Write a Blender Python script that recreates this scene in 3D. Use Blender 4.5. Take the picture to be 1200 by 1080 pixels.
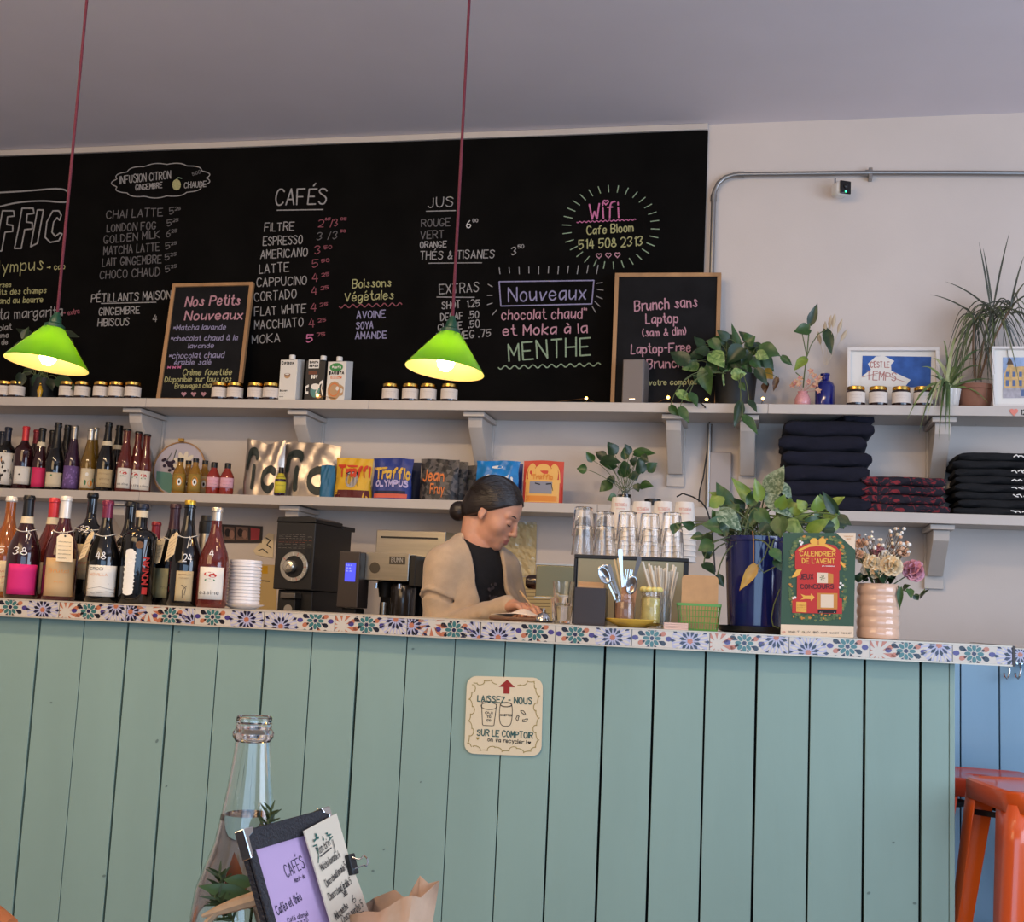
import bpy, bmesh, math, random
import numpy as np
from mathutils import Vector, Matrix
rnd = random.Random(7)
for o in list(bpy.data.objects): bpy.data.objects.remove(o)
scn = bpy.context.scene
COL = scn.collection

# ------------------------------------------------------------------ camera
FPX = 1403.7
YAW, PITCH, ROLL = math.radians(11.9726), math.radians(7.0505), math.radians(2.6187)
EYE = Vector((0, 0, 1.115))
_f = Vector((-math.sin(YAW)*math.cos(PITCH), math.cos(YAW)*math.cos(PITCH), math.sin(PITCH)))
_r0 = Vector((math.cos(YAW), math.sin(YAW), 0)); _u0 = _r0.cross(_f)
_r = math.cos(ROLL)*_r0 + math.sin(ROLL)*_u0
_u = -math.sin(ROLL)*_r0 + math.cos(ROLL)*_u0
cam = bpy.data.objects.new('camera', bpy.data.cameras.new('camera')); COL.objects.link(cam)
cam.data.sensor_fit = 'HORIZONTAL'; cam.data.sensor_width = 36; cam.data.lens = FPX*36/1200
cam.data.clip_start = .05; cam.data.clip_end = 60
cam.matrix_world = Matrix(((_r.x, _u.x, -_f.x, EYE.x), (_r.y, _u.y, -_f.y, EYE.y), (_r.z, _u.z, -_f.z, EYE.z), (0, 0, 0, 1)))
scn.camera = cam
scn.view_settings.view_transform = 'Standard'; scn.view_settings.look = 'None'
scn.view_settings.gamma = 1; scn.view_settings.use_curve_mapping = False
scn.view_settings.exposure = 0.0

# ------------------------------------------------------------------ world and room lights
W = bpy.data.worlds.new('world'); scn.world = W; W.use_nodes = True
W.node_tree.nodes['Background'].inputs[0].default_value = (.58, .72, 1.0, 1)
W.node_tree.nodes['Background'].inputs[1].default_value = .5
def area(name, loc, target, sx, sy, power, color, spread=180):
    l = bpy.data.lights.new(name, 'AREA'); l.shape = 'RECTANGLE'; l.size = sx; l.size_y = sy
    l.energy = power; l.color = color; l.spread = math.radians(spread)
    o = bpy.data.objects.new(name, l); COL.objects.link(o); o.location = loc
    o.rotation_euler = (Vector(target)-Vector(loc)).to_track_quat('-Z', 'Y').to_euler(); return o
# daylight lamps inside the added, unseen windows (right and behind), warm ceiling fittings over the customers' side
area('window_daylight', (3.3, 1.4, 1.7), (-.2, 3.2, 3.0), 2.6, 2.0, 112, (.66, .78, 1.0))
area('street_daylight', (1.7, -2.4, 1.0), (.7, 3.1, .4), 4.5, 2.0, 98, (.44, .68, 1.0))
for x_, p_ in ((-2.9, 8), (-1.8, 8), (-.8, 7), (.3, 2.5)):
    area('ceiling_fitting', (x_, 1.5, 3.15), (x_-.35, 4.4, 1.1), .14, .14, p_, (1.0, .72, .43), 125)
area('warm_room_fill', (-2.3, -.6, 2.75), (-1.2, 4.2, 1.1), 2.6, 1.6, 64, (1.0, .67, .35))  # broad unseen warm area, added as soft ambient fill from the left
def point(name, loc, power, color, r=.03):
    l = bpy.data.lights.new(name, 'POINT'); l.energy = power; l.color = color; l.shadow_soft_size = r
    o = bpy.data.objects.new(name, l); COL.objects.link(o); o.location = loc; return o
point('wall_lamp_glow', (1.98, 4.5, 2.10), 2.6, (1.0, .74, .48), .03)

# ------------------------------------------------------------------ pixel rays and planes
def ray(px, py): return _r*((px-600)/FPX) - _u*((py-540)/FPX) + _f
class Plane:
    def __init__(s, O, ex, ey):
        s.O = Vector(O); s.ex = Vector(ex).normalized(); s.ey = Vector(ey)
        s.ey = (s.ey - s.ex*s.ey.dot(s.ex)).normalized(); s.n = s.ex.cross(s.ey)
        if s.n.dot(s.O-EYE) > 0: s.n = -s.n          # towards the viewer's side of the room
    def hit(s, px, py):
        d = ray(px, py); return EYE + d*((s.O-EYE).dot(s.n)/d.dot(s.n))
    def pix(s, px, py):
        p = s.hit(px, py) - s.O; return (p.dot(s.ex), p.dot(s.ey))
    def __call__(s, u, v, w=0.0): return s.O + s.ex*u + s.ey*v + s.n*w
X, Z = Vector((1, 0, 0)), Vector((0, 0, 1))
YW, YS = 5.05, 4.77                       # back wall, shelf fronts
CA = math.radians(3.2958)                 # the counter runs a little out of square with the wall
CT, CN = Vector((math.cos(CA), math.sin(CA), 0)), Vector((-math.sin(CA), math.cos(CA), 0))
CD = 3.164; ZC = 1.0815                   # counter front distance and top
def at(px, py, Y): return Plane((0, Y, 0), X, Z).hit(px, py)
def cpl(off): return Plane(CN*(CD+off), CT, Z)
def atc(px, py, off): return cpl(off).hit(px, py)
def depth(p): return (Vector(p)-EYE).dot(_f)
def mpp(p): return depth(p)/FPX           # metres per pixel at p
Z1T, Z1B = 1.115+.17815*YS, 1.115+.17019*YS
Z2T, Z2B = 1.115+.09107*YS, 1.115+.08317*YS
ZCEIL = 1.115+.42209*YW

# ------------------------------------------------------------------ materials
def srgb(r, g, b):
    f = lambda c: (c/255/12.92 if c/255 <= .04045 else ((c/255+.055)/1.055)**2.4)
    return (f(r), f(g), f(b), 1)
MATS = {}
def mat(name, col, rough=.5, metal=0, noise=0, nscale=20, bump=0, bscale=60, trans=0, ior=1.45, spec=None, emit=None, estr=0, alpha=1, sheen=0, coat=0, stretch=(1, 1, 1), subsurf=0):
    if name in MATS: return MATS[name]
    m = bpy.data.materials.new(name); m.use_nodes = True; nt = m.node_tree
    b = nt.nodes['Principled BSDF']
    c = col if isinstance(col[0], float) and max(col[:3]) <= 1 and len(col) == 4 else srgb(*col)
    b.inputs['Base Color'].default_value = c
    b.inputs['Roughness'].default_value = rough; b.inputs['Metallic'].default_value = metal
    b.inputs['Transmission Weight'].default_value = trans; b.inputs['IOR'].default_value = ior
    b.inputs['Alpha'].default_value = alpha
    if sheen: b.inputs['Sheen Weight'].default_value = sheen
    if coat: b.inputs['Coat Weight'].default_value = coat
    if spec is not None: b.inputs['Specular IOR Level'].default_value = spec
    if subsurf:
        b.inputs['Subsurface Weight'].default_value = subsurf; b.inputs['Subsurface Radius'].default_value = (.01, .004, .002)
    if emit: b.inputs['Emission Color'].default_value = srgb(*emit); b.inputs['Emission Strength'].default_value = estr
    if noise or bump:
        tc = nt.nodes.new('ShaderNodeTexCoord'); mp = nt.nodes.new('ShaderNodeMapping'); mp.inputs['Scale'].default_value = stretch
        nt.links.new(tc.outputs['Object'], mp.inputs[0])
    if noise:
        n = nt.nodes.new('ShaderNodeTexNoise'); n.inputs['Scale'].default_value = nscale; n.inputs['Detail'].default_value = 4
        nt.links.new(mp.outputs[0], n.inputs[0])
        r = nt.nodes.new('ShaderNodeValToRGB'); r.color_ramp.elements[0].position = .3; r.color_ramp.elements[1].position = .7
        r.color_ramp.elements[0].color = tuple(x*(1-noise) for x in c[:3])+(1,)
        r.color_ramp.elements[1].color = tuple(min(1, x*(1+noise)) for x in c[:3])+(1,)
        nt.links.new(n.outputs[0], r.inputs[0]); nt.links.new(r.outputs[0], b.inputs['Base Color'])
    if bump:
        n2 = nt.nodes.new('ShaderNodeTexNoise'); n2.inputs['Scale'].default_value = bscale; n2.inputs['Detail'].default_value = 3
        nt.links.new(mp.outputs[0], n2.inputs[0])
        bp = nt.nodes.new('ShaderNodeBump'); bp.inputs['Strength'].default_value = bump; bp.inputs['Distance'].default_value = .01
        nt.links.new(n2.outputs[0], bp.inputs['Height']); nt.links.new(bp.outputs[0], b.inputs['Normal'])
    MATS[name] = m; return m
wallw = mat('wall_paint', (206, 195, 186), .75, noise=.03, nscale=3, bump=.04, bscale=120)
ceilm = mat('ceiling_paint', (226, 219, 224), .85, noise=.03, nscale=2)
shelfm = mat('shelf_paint', (194, 185, 176), .45, noise=.03, nscale=8)
boardm = mat('blackboard', (14, 13, 12), .95, spec=.08, noise=.25, nscale=5)
slatem = mat('slate_board', (24, 24, 26), .85, spec=.2, noise=.3, nscale=9)
def chalk(name, c): return mat('chalk_'+name, c, .95, noise=.25, nscale=160)
CH = {'w': chalk('white', (146, 144, 144)), 'd': chalk('grey', (96, 94, 96)), 'y': chalk('yellow', (160, 158, 112)), 'p': chalk('pink', (178, 134, 146)),
      'l': chalk('lilac', (138, 134, 166)), 'g': chalk('green', (136, 156, 130)), 'r': chalk('red', (132, 74, 84)), 'm': chalk('magenta', (186, 108, 146)), 'b': chalk('bright', (196, 194, 192))}
clear = mat('clear_glass', (1., 1., 1., 1), .02, trans=1, ior=1.45)
wood = mat('pine_frame', (168, 128, 88), .5, noise=.2, nscale=14, stretch=(1, 1, .15))
blackp = mat('black_plastic', (22, 22, 23), .38)
blackg = mat('black_glass', (12, 11, 12), .07, coat=.4)
steel = mat('brushed_steel', (178, 172, 160), .28, 1, noise=.08, nscale=90, stretch=(.05, 1, 1))
chrome = mat('chrome', (215, 215, 215), .12, 1)
goldm = mat('gold_lid', (205, 165, 85), .25, 1)
creamp = mat('cream_paper', (222, 205, 172), .8)
whitep = mat('white_paper', (226, 222, 214), .8)
kraft = mat('kraft_paper', (186, 146, 104), .85, noise=.08, nscale=40)
inkm = mat('black_ink', (24, 24, 26), .7)
strm = mat('cotton_string', (215, 208, 195), .9)

# ------------------------------------------------------------------ mesh builder
class M:
    def __init__(s): s.v = []; s.f = []; s.m = []
    def add(s, vs, fs, mi=0, T=None):
        b = len(s.v)
        s.v += [tuple(T @ Vector(p)) if T is not None else tuple(p) for p in vs]
        s.f += [tuple(b+i for i in f) for f in fs]
        s.m += [mi]*len(fs) if isinstance(mi, int) else list(mi)
        return s
    def box(s, x0, x1, y0, y1, z0, z1, mi=0, T=None):
        return s.add([(x0, y0, z0), (x1, y0, z0), (x1, y1, z0), (x0, y1, z0), (x0, y0, z1), (x1, y0, z1), (x1, y1, z1), (x0, y1, z1)],
              [(0, 3, 2, 1), (4, 5, 6, 7), (0, 1, 5, 4), (1, 2, 6, 5), (2, 3, 7, 6), (3, 0, 4, 7)], mi, T)
    def lathe(s, prof, seg=24, c=(0, 0, 0), mi=0, T=None, cap=True, fn=None):
        vs = []; fs = []; ms = []; n = len(prof)
        for r, z in prof:
            for k in range(seg):
                a = 2*math.pi*k/seg; rr = r if fn is None else fn(r, z, a)
                vs.append((c[0]+rr*math.cos(a), c[1]+rr*math.sin(a), c[2]+z))
        for i in range(n-1):
            for k in range(seg):
                k2 = (k+1) % seg; fs.append((i*seg+k, i*seg+k2, (i+1)*seg+k2, (i+1)*seg+k)); ms.append(mi if isinstance(mi, int) else mi[i])
        if cap:
            if prof[0][0] > 1e-6: fs.append(tuple(range(seg-1, -1, -1))); ms.append(ms[0])
            if prof[-1][0] > 1e-6: fs.append(tuple((n-1)*seg+k for k in range(seg))); ms.append(ms[-1])
        return s.add(vs, fs, ms, T)
    def tube(s, pts, r, seg=8, mi=0, T=None, cap=True):
        pts = [Vector(p) for p in pts]; n = len(pts); vs = []; fs = []
        if n < 2: return s
        t0 = (pts[1]-pts[0]).normalized(); ref = Vector((0, 0, 1)) if abs(t0.z) < .9 else Vector((1, 0, 0))
        nrm = t0.cross(ref).normalized()
        for i in range(n):
            t = (pts[min(i+1, n-1)]-pts[max(i-1, 0)]).normalized()
            nrm = (nrm-t*nrm.dot(t)); nrm = nrm.normalized() if nrm.length > 1e-6 else t.orthogonal().normalized()
            bn = t.cross(nrm); rr = r[i] if isinstance(r, (list, tuple)) else r
            for k in range(seg):
                a = 2*math.pi*k/seg; vs.append(pts[i]+(nrm*math.cos(a)+bn*math.sin(a))*rr)
        for i in range(n-1):
            for k in range(seg):
                k2 = (k+1) % seg; fs.append((i*seg+k, i*seg+k2, (i+1)*seg+k2, (i+1)*seg+k))
        if cap: fs += [tuple(range(seg-1, -1, -1)), tuple((n-1)*seg+k for k in range(seg))]
        return s.add(vs, fs, mi, T)
    def prism(s, poly, fn, w0, w1, mi=0):          # poly in (u,v), fn(u,v,w)->3D
        n = len(poly); vs = [fn(u, v, w0) for u, v in poly]+[fn(u, v, w1) for u, v in poly]
        fs = [tuple(range(n)), tuple(range(2*n-1, n-1, -1))]+[(i, i+n, (i+1) % n+n, (i+1) % n) for i in range(n)]
        return s.add(vs, fs, mi)
    def flat(s, poly, fn, w=0, mi=0): return s.add([fn(u, v, w) for u, v in poly], [tuple(range(len(poly)))], mi)
    def ball(s, c, r, seg=12, rings=8, mi=0, T=None):
        rx, ry, rz = (r, r, r) if not isinstance(r, (tuple, list)) else r
        vs = [(c[0], c[1], c[2]-rz)]; fs = []
        for i in range(1, rings):
            ph = -math.pi/2+math.pi*i/rings
            for k in range(seg):
                a = 2*math.pi*k/seg; vs.append((c[0]+rx*math.cos(ph)*math.cos(a), c[1]+ry*math.cos(ph)*math.sin(a), c[2]+rz*math.sin(ph)))
        vs.append((c[0], c[1], c[2]+rz)); L = len(vs)-1
        for k in range(seg):
            k2 = (k+1) % seg; fs.append((0, 1+k2, 1+k)); fs.append((L, L-seg+k, L-seg+k2))
            for i in range(rings-2): fs.append((1+i*seg+k, 1+i*seg+k2, 1+(i+1)*seg+k2, 1+(i+1)*seg+k))
        return s.add(vs, fs, mi, T)
    def stroke(s, pts, width, fn, w=.0006, mi=0):   # flat line with round joints on a surface fn(u,v,w)
        h = width*.43; w0 = w
        for a, b in zip(pts[:-1], pts[1:]):
            w = w0+(len(s.f) % 37)*7e-6          # strokes never lie exactly in one plane
            dx, dy = b[0]-a[0], b[1]-a[1]; L = math.hypot(dx, dy)
            if L < 1e-7: dx, dy, L = h, 0, h
            dx, dy = dx/L, dy/L; e = h*.7
            q = [(a[0]-dx*e-dy*h*.6, a[1]-dy*e+dx*h*.6), (a[0]-dx*e+dy*h*.6, a[1]-dy*e-dx*h*.6), (a[0]+dy*h, a[1]-dx*h), (b[0]+dy*h, b[1]-dx*h),
                 (b[0]+dx*e+dy*h*.6, b[1]+dy*e-dx*h*.6), (b[0]+dx*e-dy*h*.6, b[1]+dy*e+dx*h*.6), (b[0]-dy*h, b[1]+dx*h), (a[0]-dy*h, a[1]+dx*h)]
            s.add([fn(u, v, w) for u, v in q], [tuple(range(8))], mi)
        return s
    def build(s, name, mats, parent=None, smooth=35, bevel=0, world=False, solid=0, subd=0, recalc=True, disp=None):
        me = bpy.data.meshes.new(name)
        off = Vector(parent.location) if (world and parent is not None) else Vector((0, 0, 0))
        if world and parent is not None and parent.parent is not None: off += Vector(parent.parent.location)
        me.from_pydata([tuple(Vector(p)-off) for p in s.v], [], s.f)
        if not isinstance(mats, (list, tuple)): mats = [mats]
        for m in mats: me.materials.append(m)
        me.polygons.foreach_set('material_index', s.m)
        if recalc:
            bm = bmesh.new(); bm.from_mesh(me); bmesh.ops.recalc_face_normals(bm, faces=bm.faces); bm.to_mesh(me); bm.free()
        if smooth:
            me.polygons.foreach_set('use_smooth', [True]*len(me.polygons)); me.set_sharp_from_angle(angle=math.radians(smooth))
        me.update()
        o = bpy.data.objects.new(name, me); COL.objects.link(o)
        if parent is not None: o.parent = parent
        if bevel:
            b = o.modifiers.new('bevel', 'BEVEL'); b.width = bevel; b.segments = 2; b.limit_method = 'ANGLE'
        if solid:
            b = o.modifiers.new('solid', 'SOLIDIFY'); b.thickness = solid; b.offset = 0
        if subd:
            b = o.modifiers.new('sub', 'SUBSURF'); b.levels = subd; b.render_levels = subd
        return o
def tag(o, label=None, cat=None, group=None, kind=None):
    if label: o['label'] = label
    if cat: o['category'] = cat
    if group: o['group'] = group
    if kind: o['kind'] = kind
    return o
def thing(name, label, cat, loc=(0, 0, 0), rz=0, group=None):
    o = bpy.data.objects.new(name, None); COL.objects.link(o); o.location = loc; o.rotation_euler = (0, 0, rz); o.empty_display_size = .05
    return tag(o, label, cat, group)
def kids(o): return [c for c in bpy.data.objects if c.parent == o]
def clone(root, loc, label, rz=None, group=None):
    r = root.copy(); COL.objects.link(r); r.location = loc; r['label'] = label
    if group: r['group'] = group
    if rz is not None: r.rotation_euler = (0, 0, rz)
    for c in list(root.children):
        d = c.copy(); COL.objects.link(d); d.parent = r
        for g in list(c.children):
            e = g.copy(); COL.objects.link(e); e.parent = d
    return r
def struct(name, m, mats, **k):
    o = m.build(name, mats, **k); o['kind'] = 'structure'; return o
def ordn(i): return ['first', 'second', 'third', 'fourth', 'fifth', 'sixth', 'seventh', 'eighth', 'ninth', 'tenth', 'eleventh', 'twelfth', 'thirteenth', 'fourteenth', 'fifteenth', 'sixteenth', 'seventeenth', 'eighteenth'][i]

# ------------------------------------------------------------------ single-stroke hand lettering
GL = {'A': '4 022842 1434', 'B': '4 0208 ~0838473505 ~0535443202', 'C': '4 ~4738180604123243', 'D': '4 0208 ~0828464422 02', 'E': '4 48080242 0535', 'F': '4 480802 0535',
 'G': '4 ~4738180604123244 4424', 'H': '4 0208 4248 0545', 'I': '0 0208', 'J': '3 ~3833221203', 'K': '4 0208 480542', 'L': '3 080232', 'M': '4 0208244842', 'N': '4 02084248',
 'O': '4 ~180604123244463818', 'P': '4 0208 ~083847463505', 'Q': '4 ~180604123244463818 2341', 'R': '4 0208 ~083847463505 2542', 'S': '4 ~47381807163544321203', 'T': '4 0848 2822',
 'U': '4 ~080412324448', 'V': '4 082248', 'W': '4 0812253248', 'X': '4 0248 0842', 'Y': '4 0825 482522', 'Z': '4 08480242',
 '0': '4 ~180604123244463818', '1': '2 172822', '2': '4 ~07183847463402 0242', '3': '4 ~0718384725 ~2544331203', '4': '4 280444 3732', '5': '4 480805 ~053644331203', '6': '4 ~381604123244351504', '7': '4 084822',
 '8': '4 ~28171625363728 ~25040322434425', '9': '4 ~4515071838474532',
 'a': '3 ~36160503122334 3632', 'b': '3 0802 ~052635332203', 'c': '3 ~3526160503122233', 'd': '3 3832 ~3526160503122233', 'e': '3 ~04343526160503122233', 'f': '3 ~38281712 0626', 'g': '3 ~3626160503122334 ~3631201001',
 'h': '3 0802 ~05263532', 'i': '0 0602 0807', 'j': '1 ~16111000 1817', 'k': '3 0802 360432', 'l': '0 0802', 'm': '4 0602 ~05162522 ~25364542', 'n': '3 0602 ~05263532', 'o': '3 ~160503122233352616', 'p': '3 0600 ~052635332203',
 'q': '3 3630 ~3526160503122233', 'r': '2 0602 ~052636', 's': '3 ~35261624332203', 't': '2 ~18132232 0626', 'u': '3 ~0603122334 3632', 'v': '3 061236', 'w': '4 0612253246', 'x': '3 0632 3602', 'y': '3 0622 3610', 'z': '3 06360232',
 '.': '0 0203', ',': '1 1201', '-': '2 0525', "'": '0 0807', '!': '0 0804 0302', ':': '0 0302 0605', '(': '2 ~28161422', ')': '2 ~08161402', '/': '3 0238', '&': '4 ~42172728361403122244', '*': '2 0426 0624 0525', '|': '0 0802', '>': '4 0545 364534', '+': '4 0545 2327', '#': '0 '}
ACC = {'É': ('E', '2839'), 'é': ('e', '1728'), 'è': ('e', '2718'), 'à': ('a', '2718'), 'ê': ('e', '072837')}
def _strokes(code):
    out = []
    for t in code.split():
        sm = t[0] == '~'; t = t.lstrip('~')
        if len(t) % 2: t = t[:-1]
        out.append((sm, [(int(t[i]), int(t[i+1])) for i in range(0, len(t), 2)]))
    return out
def _smooth(p, it=2):
    closed = p[0] == p[-1]
    for _ in range(it):
        q = [p[0]]
        for a, b in zip(p[:-1], p[1:]): q += [(a[0]*.75+b[0]*.25, a[1]*.75+b[1]*.25), (a[0]*.25+b[0]*.75, a[1]*.25+b[1]*.75)]
        q.append(p[-1])
        if closed: q = q[1:-1]; q.append(q[0])
        p = q
    return p
GLY = {}
for k_, s_ in GL.items():
    w_, _, c_ = s_.partition(' '); c_ = c_.replace('22 02', '2202')
    GLY[k_] = (int(w_), [_smooth(p) if sm and len(p) > 2 else p for sm, p in _strokes(c_)])
for k_, (b_, a_) in ACC.items():
    dy = 1.2 if k_ == 'É' else 0.3
    GLY[k_] = (GLY[b_][0], GLY[b_][1]+[[(x+0, y+dy) for x, y in p] for _, p in _strokes(a_)])
def layout(s):
    x = 0; out = []
    for ch in s:
        if ch == ' ': x += 3; continue
        w, st = GLY.get(ch, GLY['o']); out.append((x, w, st)); x += w+1.55
    return out, max(x-1.55, 1)
def write(m, s, p0, p1, cap, width, fn, mi=0, w=.0007, jit=.06, rj=None, slant=0):
    r = rj or rnd; gl, L = layout(s)
    dx, dy = p1[0]-p0[0], p1[1]-p0[1]; D = math.hypot(dx, dy) or 1e-6; ex = (dx/D, dy/D); ey = (-ex[1], ex[0]); sx, sy = D/L, cap/6
    for gx, gw, st in gl:
        oy = r.uniform(-jit, jit)*4; sc = 1+r.uniform(-jit, jit); sh = slant+r.uniform(-jit, jit)
        for p in st:
            q = []
            for a, b in p:
                b2 = (b-2)*sc+oy*.5; a2 = gx+a+sh*b2
                q.append((p0[0]+ex[0]*a2*sx+ey[0]*b2*sy, p0[1]+ex[1]*a2*sx+ey[1]*b2*sy))
            m.stroke(q, width, fn, w, mi)
def pwrite(m, pl, s, x0, y0, x1, y1, cap, wpx=1.4, mi=0, jit=.06, slant=0, w=.0007):
    p0, p1 = pl.pix(x0, y0), pl.pix(x1, y1); k = mpp(pl.hit(x0, y0))
    write(m, s, p0, p1, cap*k, wpx*k, pl, mi, w, jit, slant=slant)
def pline(m, pl, pts, wpx=1.4, mi=0, w=.0007):
    m.stroke([pl.pix(*p) for p in pts], wpx*mpp(pl.hit(*pts[0])), pl, w, mi)
def wave(x0, y0, x1, y1, n, amp):
    out = []
    for i in range(n*6+1):
        t = i/(n*6); out.append((x0+(x1-x0)*t, y0+(y1-y0)*t+amp*math.sin(t*n*2*math.pi)))
    return out
def heart(cx, cy, s, n=18):
    out = []
    for i in range(n+1):
        t = 2*math.pi*i/n; out.append((cx+s*math.sin(t)**3, cy-s*(.81*math.cos(t)-.31*math.cos(2*t)-.125*math.cos(3*t)-.06*math.cos(4*t))))
    return out
def ell(cx, cy, rx, ry, n=16, a0=0, a1=2*math.pi, rot=0):
    out = []
    for i in range(n+(1 if a1-a0 < 6.2 else 0)):
        t = a0+(a1-a0)*i/n; u, v = rx*math.cos(t), ry*math.sin(t); out.append((cx+u*math.cos(rot)-v*math.sin(rot), cy+u*math.sin(rot)+v*math.cos(rot)))
    return out
def clip(poly, x0, x1, y0, y1):
    for ax, lim, sg in ((0, x0, 1), (0, x1, -1), (1, y0, 1), (1, y1, -1)):
        out = []
        for i in range(len(poly)):
            a, b = poly[i-1], poly[i]; da, db = (a[ax]-lim)*sg, (b[ax]-lim)*sg
            if (da >= 0) != (db >= 0):
                t = da/(da-db); out.append((a[0]+(b[0]-a[0])*t, a[1]+(b[1]-a[1])*t))
            if db >= 0: out.append(b)
        poly = out
        if len(poly) < 3: return []
    return poly

# ------------------------------------------------------------------ the room
XL, XR, YF = -4.2, 3.6, -3.2
struct('wall_back', M().box(XL-.1, XR+.1, YW, YW+.12, 0, ZCEIL+.1), wallw)
struct('wall_left', M().box(XL-.12, XL, YF, YW, 0, ZCEIL+.1), wallw)
def holed(nm, a0, a1, h0, h1, z0, z1, f):       # a wall with one window opening, f(a, b, za, zb) -> box bounds
    m = M()
    for q in ((a0, h0, 0, ZCEIL+.1), (h1, a1, 0, ZCEIL+.1), (h0, h1, 0, z0), (h0, h1, z1, ZCEIL+.1)): m.box(*f(*q))
    struct(nm, m, wallw)
    w = M(); n = 3
    for i in range(n+1): c = h0+.03+(h1-h0-.06)*i/n; w.box(*f(c-.03, c+.03, z0, z1))
    for z in (z0, z1-.06): w.box(*f(h0, h1, z, z+.06))
    return w
struct('added_window_1', holed('wall_right', YF, YW+.1, -.1, 3.0, .6, 2.8, lambda a, b, c, d: (XR, XR+.12, a, b, c, d)), shelfm, smooth=0)  # unseen window, added to give the side daylight lamp a source
struct('added_window_2', holed('wall_front', XL-.12, XR+.12, -3.2, 3.2, .4, 2.9, lambda a, b, c, d: (a, b, YF-.12, YF, c, d)), shelfm, smooth=0)  # likewise added out of view, for the daylight lamp behind the camera
floorm = mat('floor_boards', (112, 104, 98), .5, noise=.25, nscale=6, stretch=(1, 8, 1))
struct('floor', M().box(XL-.1, XR+.1, YF, YW+.1, -.1, 0), floorm)
struct('ceiling', M().box(XL-.1, XR+.1, YF, YW+.1, ZCEIL, ZCEIL+.1), ceilm)
xb = at(830, 154, YW).x; zb = 1.115+.4158*YW
struct('trim_1', M().box(XL, xb, YW-.022, YW, zb+.002, ZCEIL-.001), shelfm, bevel=.003)

# ------------------------------------------------------------------ wall chalkboard and its lettering
YB = YW-.012
cb = thing('chalkboard', 'large black menu chalkboard covering the wall above the upper shelf', 'chalkboard', (0, YW, Z1T+.002))
xbl = at(826, 400, YW).x
M().add([(XL+.01, YB, Z1T), (xb-.006, YB, Z1T), (xb, YB, zb), (XL+.01, YB, zb), (XL+.01, YW-.001, Z1T), (xb-.006, YW-.001, Z1T), (xb, YW-.001, zb), (XL+.01, YW-.001, zb)],
        [(0, 1, 2, 3), (7, 6, 5, 4), (0, 4, 5, 1), (1, 5, 6, 2), (2, 6, 7, 3), (3, 7, 4, 0)]).build('board', boardm, cb, world=True, smooth=0)
PB = Plane((0, YB, 0), X, Z)
CL = [CH[k] for k in 'wdyplgrmb']; CI = {k: i for i, k in enumerate('wdyplgrmb')}
def block(name, lines, extra=None, label=None):
    m = M()
    for l in lines:
        s, x0, y0, x1, y1, cap = l[:6]; c = l[6] if len(l) > 6 else 'w'; wp = l[7] if len(l) > 7 else 1.35; jt = l[8] if len(l) > 8 else .06
        pwrite(m, PB, s, x0, y0, x1, y1, cap, wp, CI[c], jt)
    for pts, c, wp in (extra or []): pline(m, PB, pts, wp, CI[c])
    o = m.build(name, CL, cb, world=True, smooth=0, recalc=False)
    if label: o['label'] = label
    return o
cloud = []
for i in range(0, 97):
    t = 2*math.pi*i/96; b = 1+.10*abs(math.sin(t*6.5)); cloud.append((189+53*b*math.cos(t), 211.5+18.5*b*math.sin(t)-3*math.cos(t)))
block('chalk_lettering', [('INFUSION CITRON', 140.6, 215.5, 200, 209, 9.5, 'w', 1.3), ('GINGEMBRE', 159, 223, 190, 220, 6.5, 'w', 1.2), ('CHAUDE', 216, 220.5, 241.5, 218.5, 7, 'w', 1.2), ('5.00', 226, 206, 235, 203, 4, 'd', 1)],
      [(cloud, 'w', 1.3)])
mm = M(); mm.flat([PB.pix(*p) for p in ell(207, 216.5, 5, 6.5, 14)], PB, .0008, CI['y']); pline(mm, PB, [(207, 210), (209, 208), (213, 209)], 1.2, CI['g']); mm.build('chalk_lemon', CL, cb, world=True, smooth=0, recalc=False)
def price(x, y, s='5', c='w'): return [(s, x, y, x+5, y-.3, 8, c, 1.3), ('25', x+6.5, y-5, x+13, y-5.5, 3.6, c, 1)]
L = [('CHAI LATTE', 124.7, 256, 190.7, 253, 9.5, 'd'), ('LONDON FOG', 125.3, 271.6, 182.5, 268.3, 9, 'd'), ('GOLDEN MILK', 122, 285.4, 187, 278.5, 9, 'd'), ('MATCHA LATTE', 121.6, 298.8, 187, 293.6, 9.5, 'd'),
     ('LAIT GINGEMBRE', 119.8, 312, 189, 308, 9.5, 'd'), ('CHOCO CHAUD', 117, 326.6, 187, 323, 9.5, 'd')]
for i, (x, y) in enumerate(((198.6, 251.5), (196, 265), (194.5, 277.5), (194, 292), (193.5, 305), (194, 319))): L += price(x, y, '5' if i != 2 else '6', 'd')
block('chalk_lettering', L)
block('chalk_lettering', [('PÉTILLANTS MAISON', 107, 354, 200, 350, 9.5, 'w', 1.4), ('GINGEMBRE', 116, 369.4, 163.5, 367, 8.5, 'w', 1.4), ('HIBISCUS', 114.6, 382, 151, 380.7, 8.5), ('4', 179, 377, 183.5, 377, 8, 'w', 1.2)], [([(118.6, 355.5), (183, 354)], 'w', 1.3)])
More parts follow.
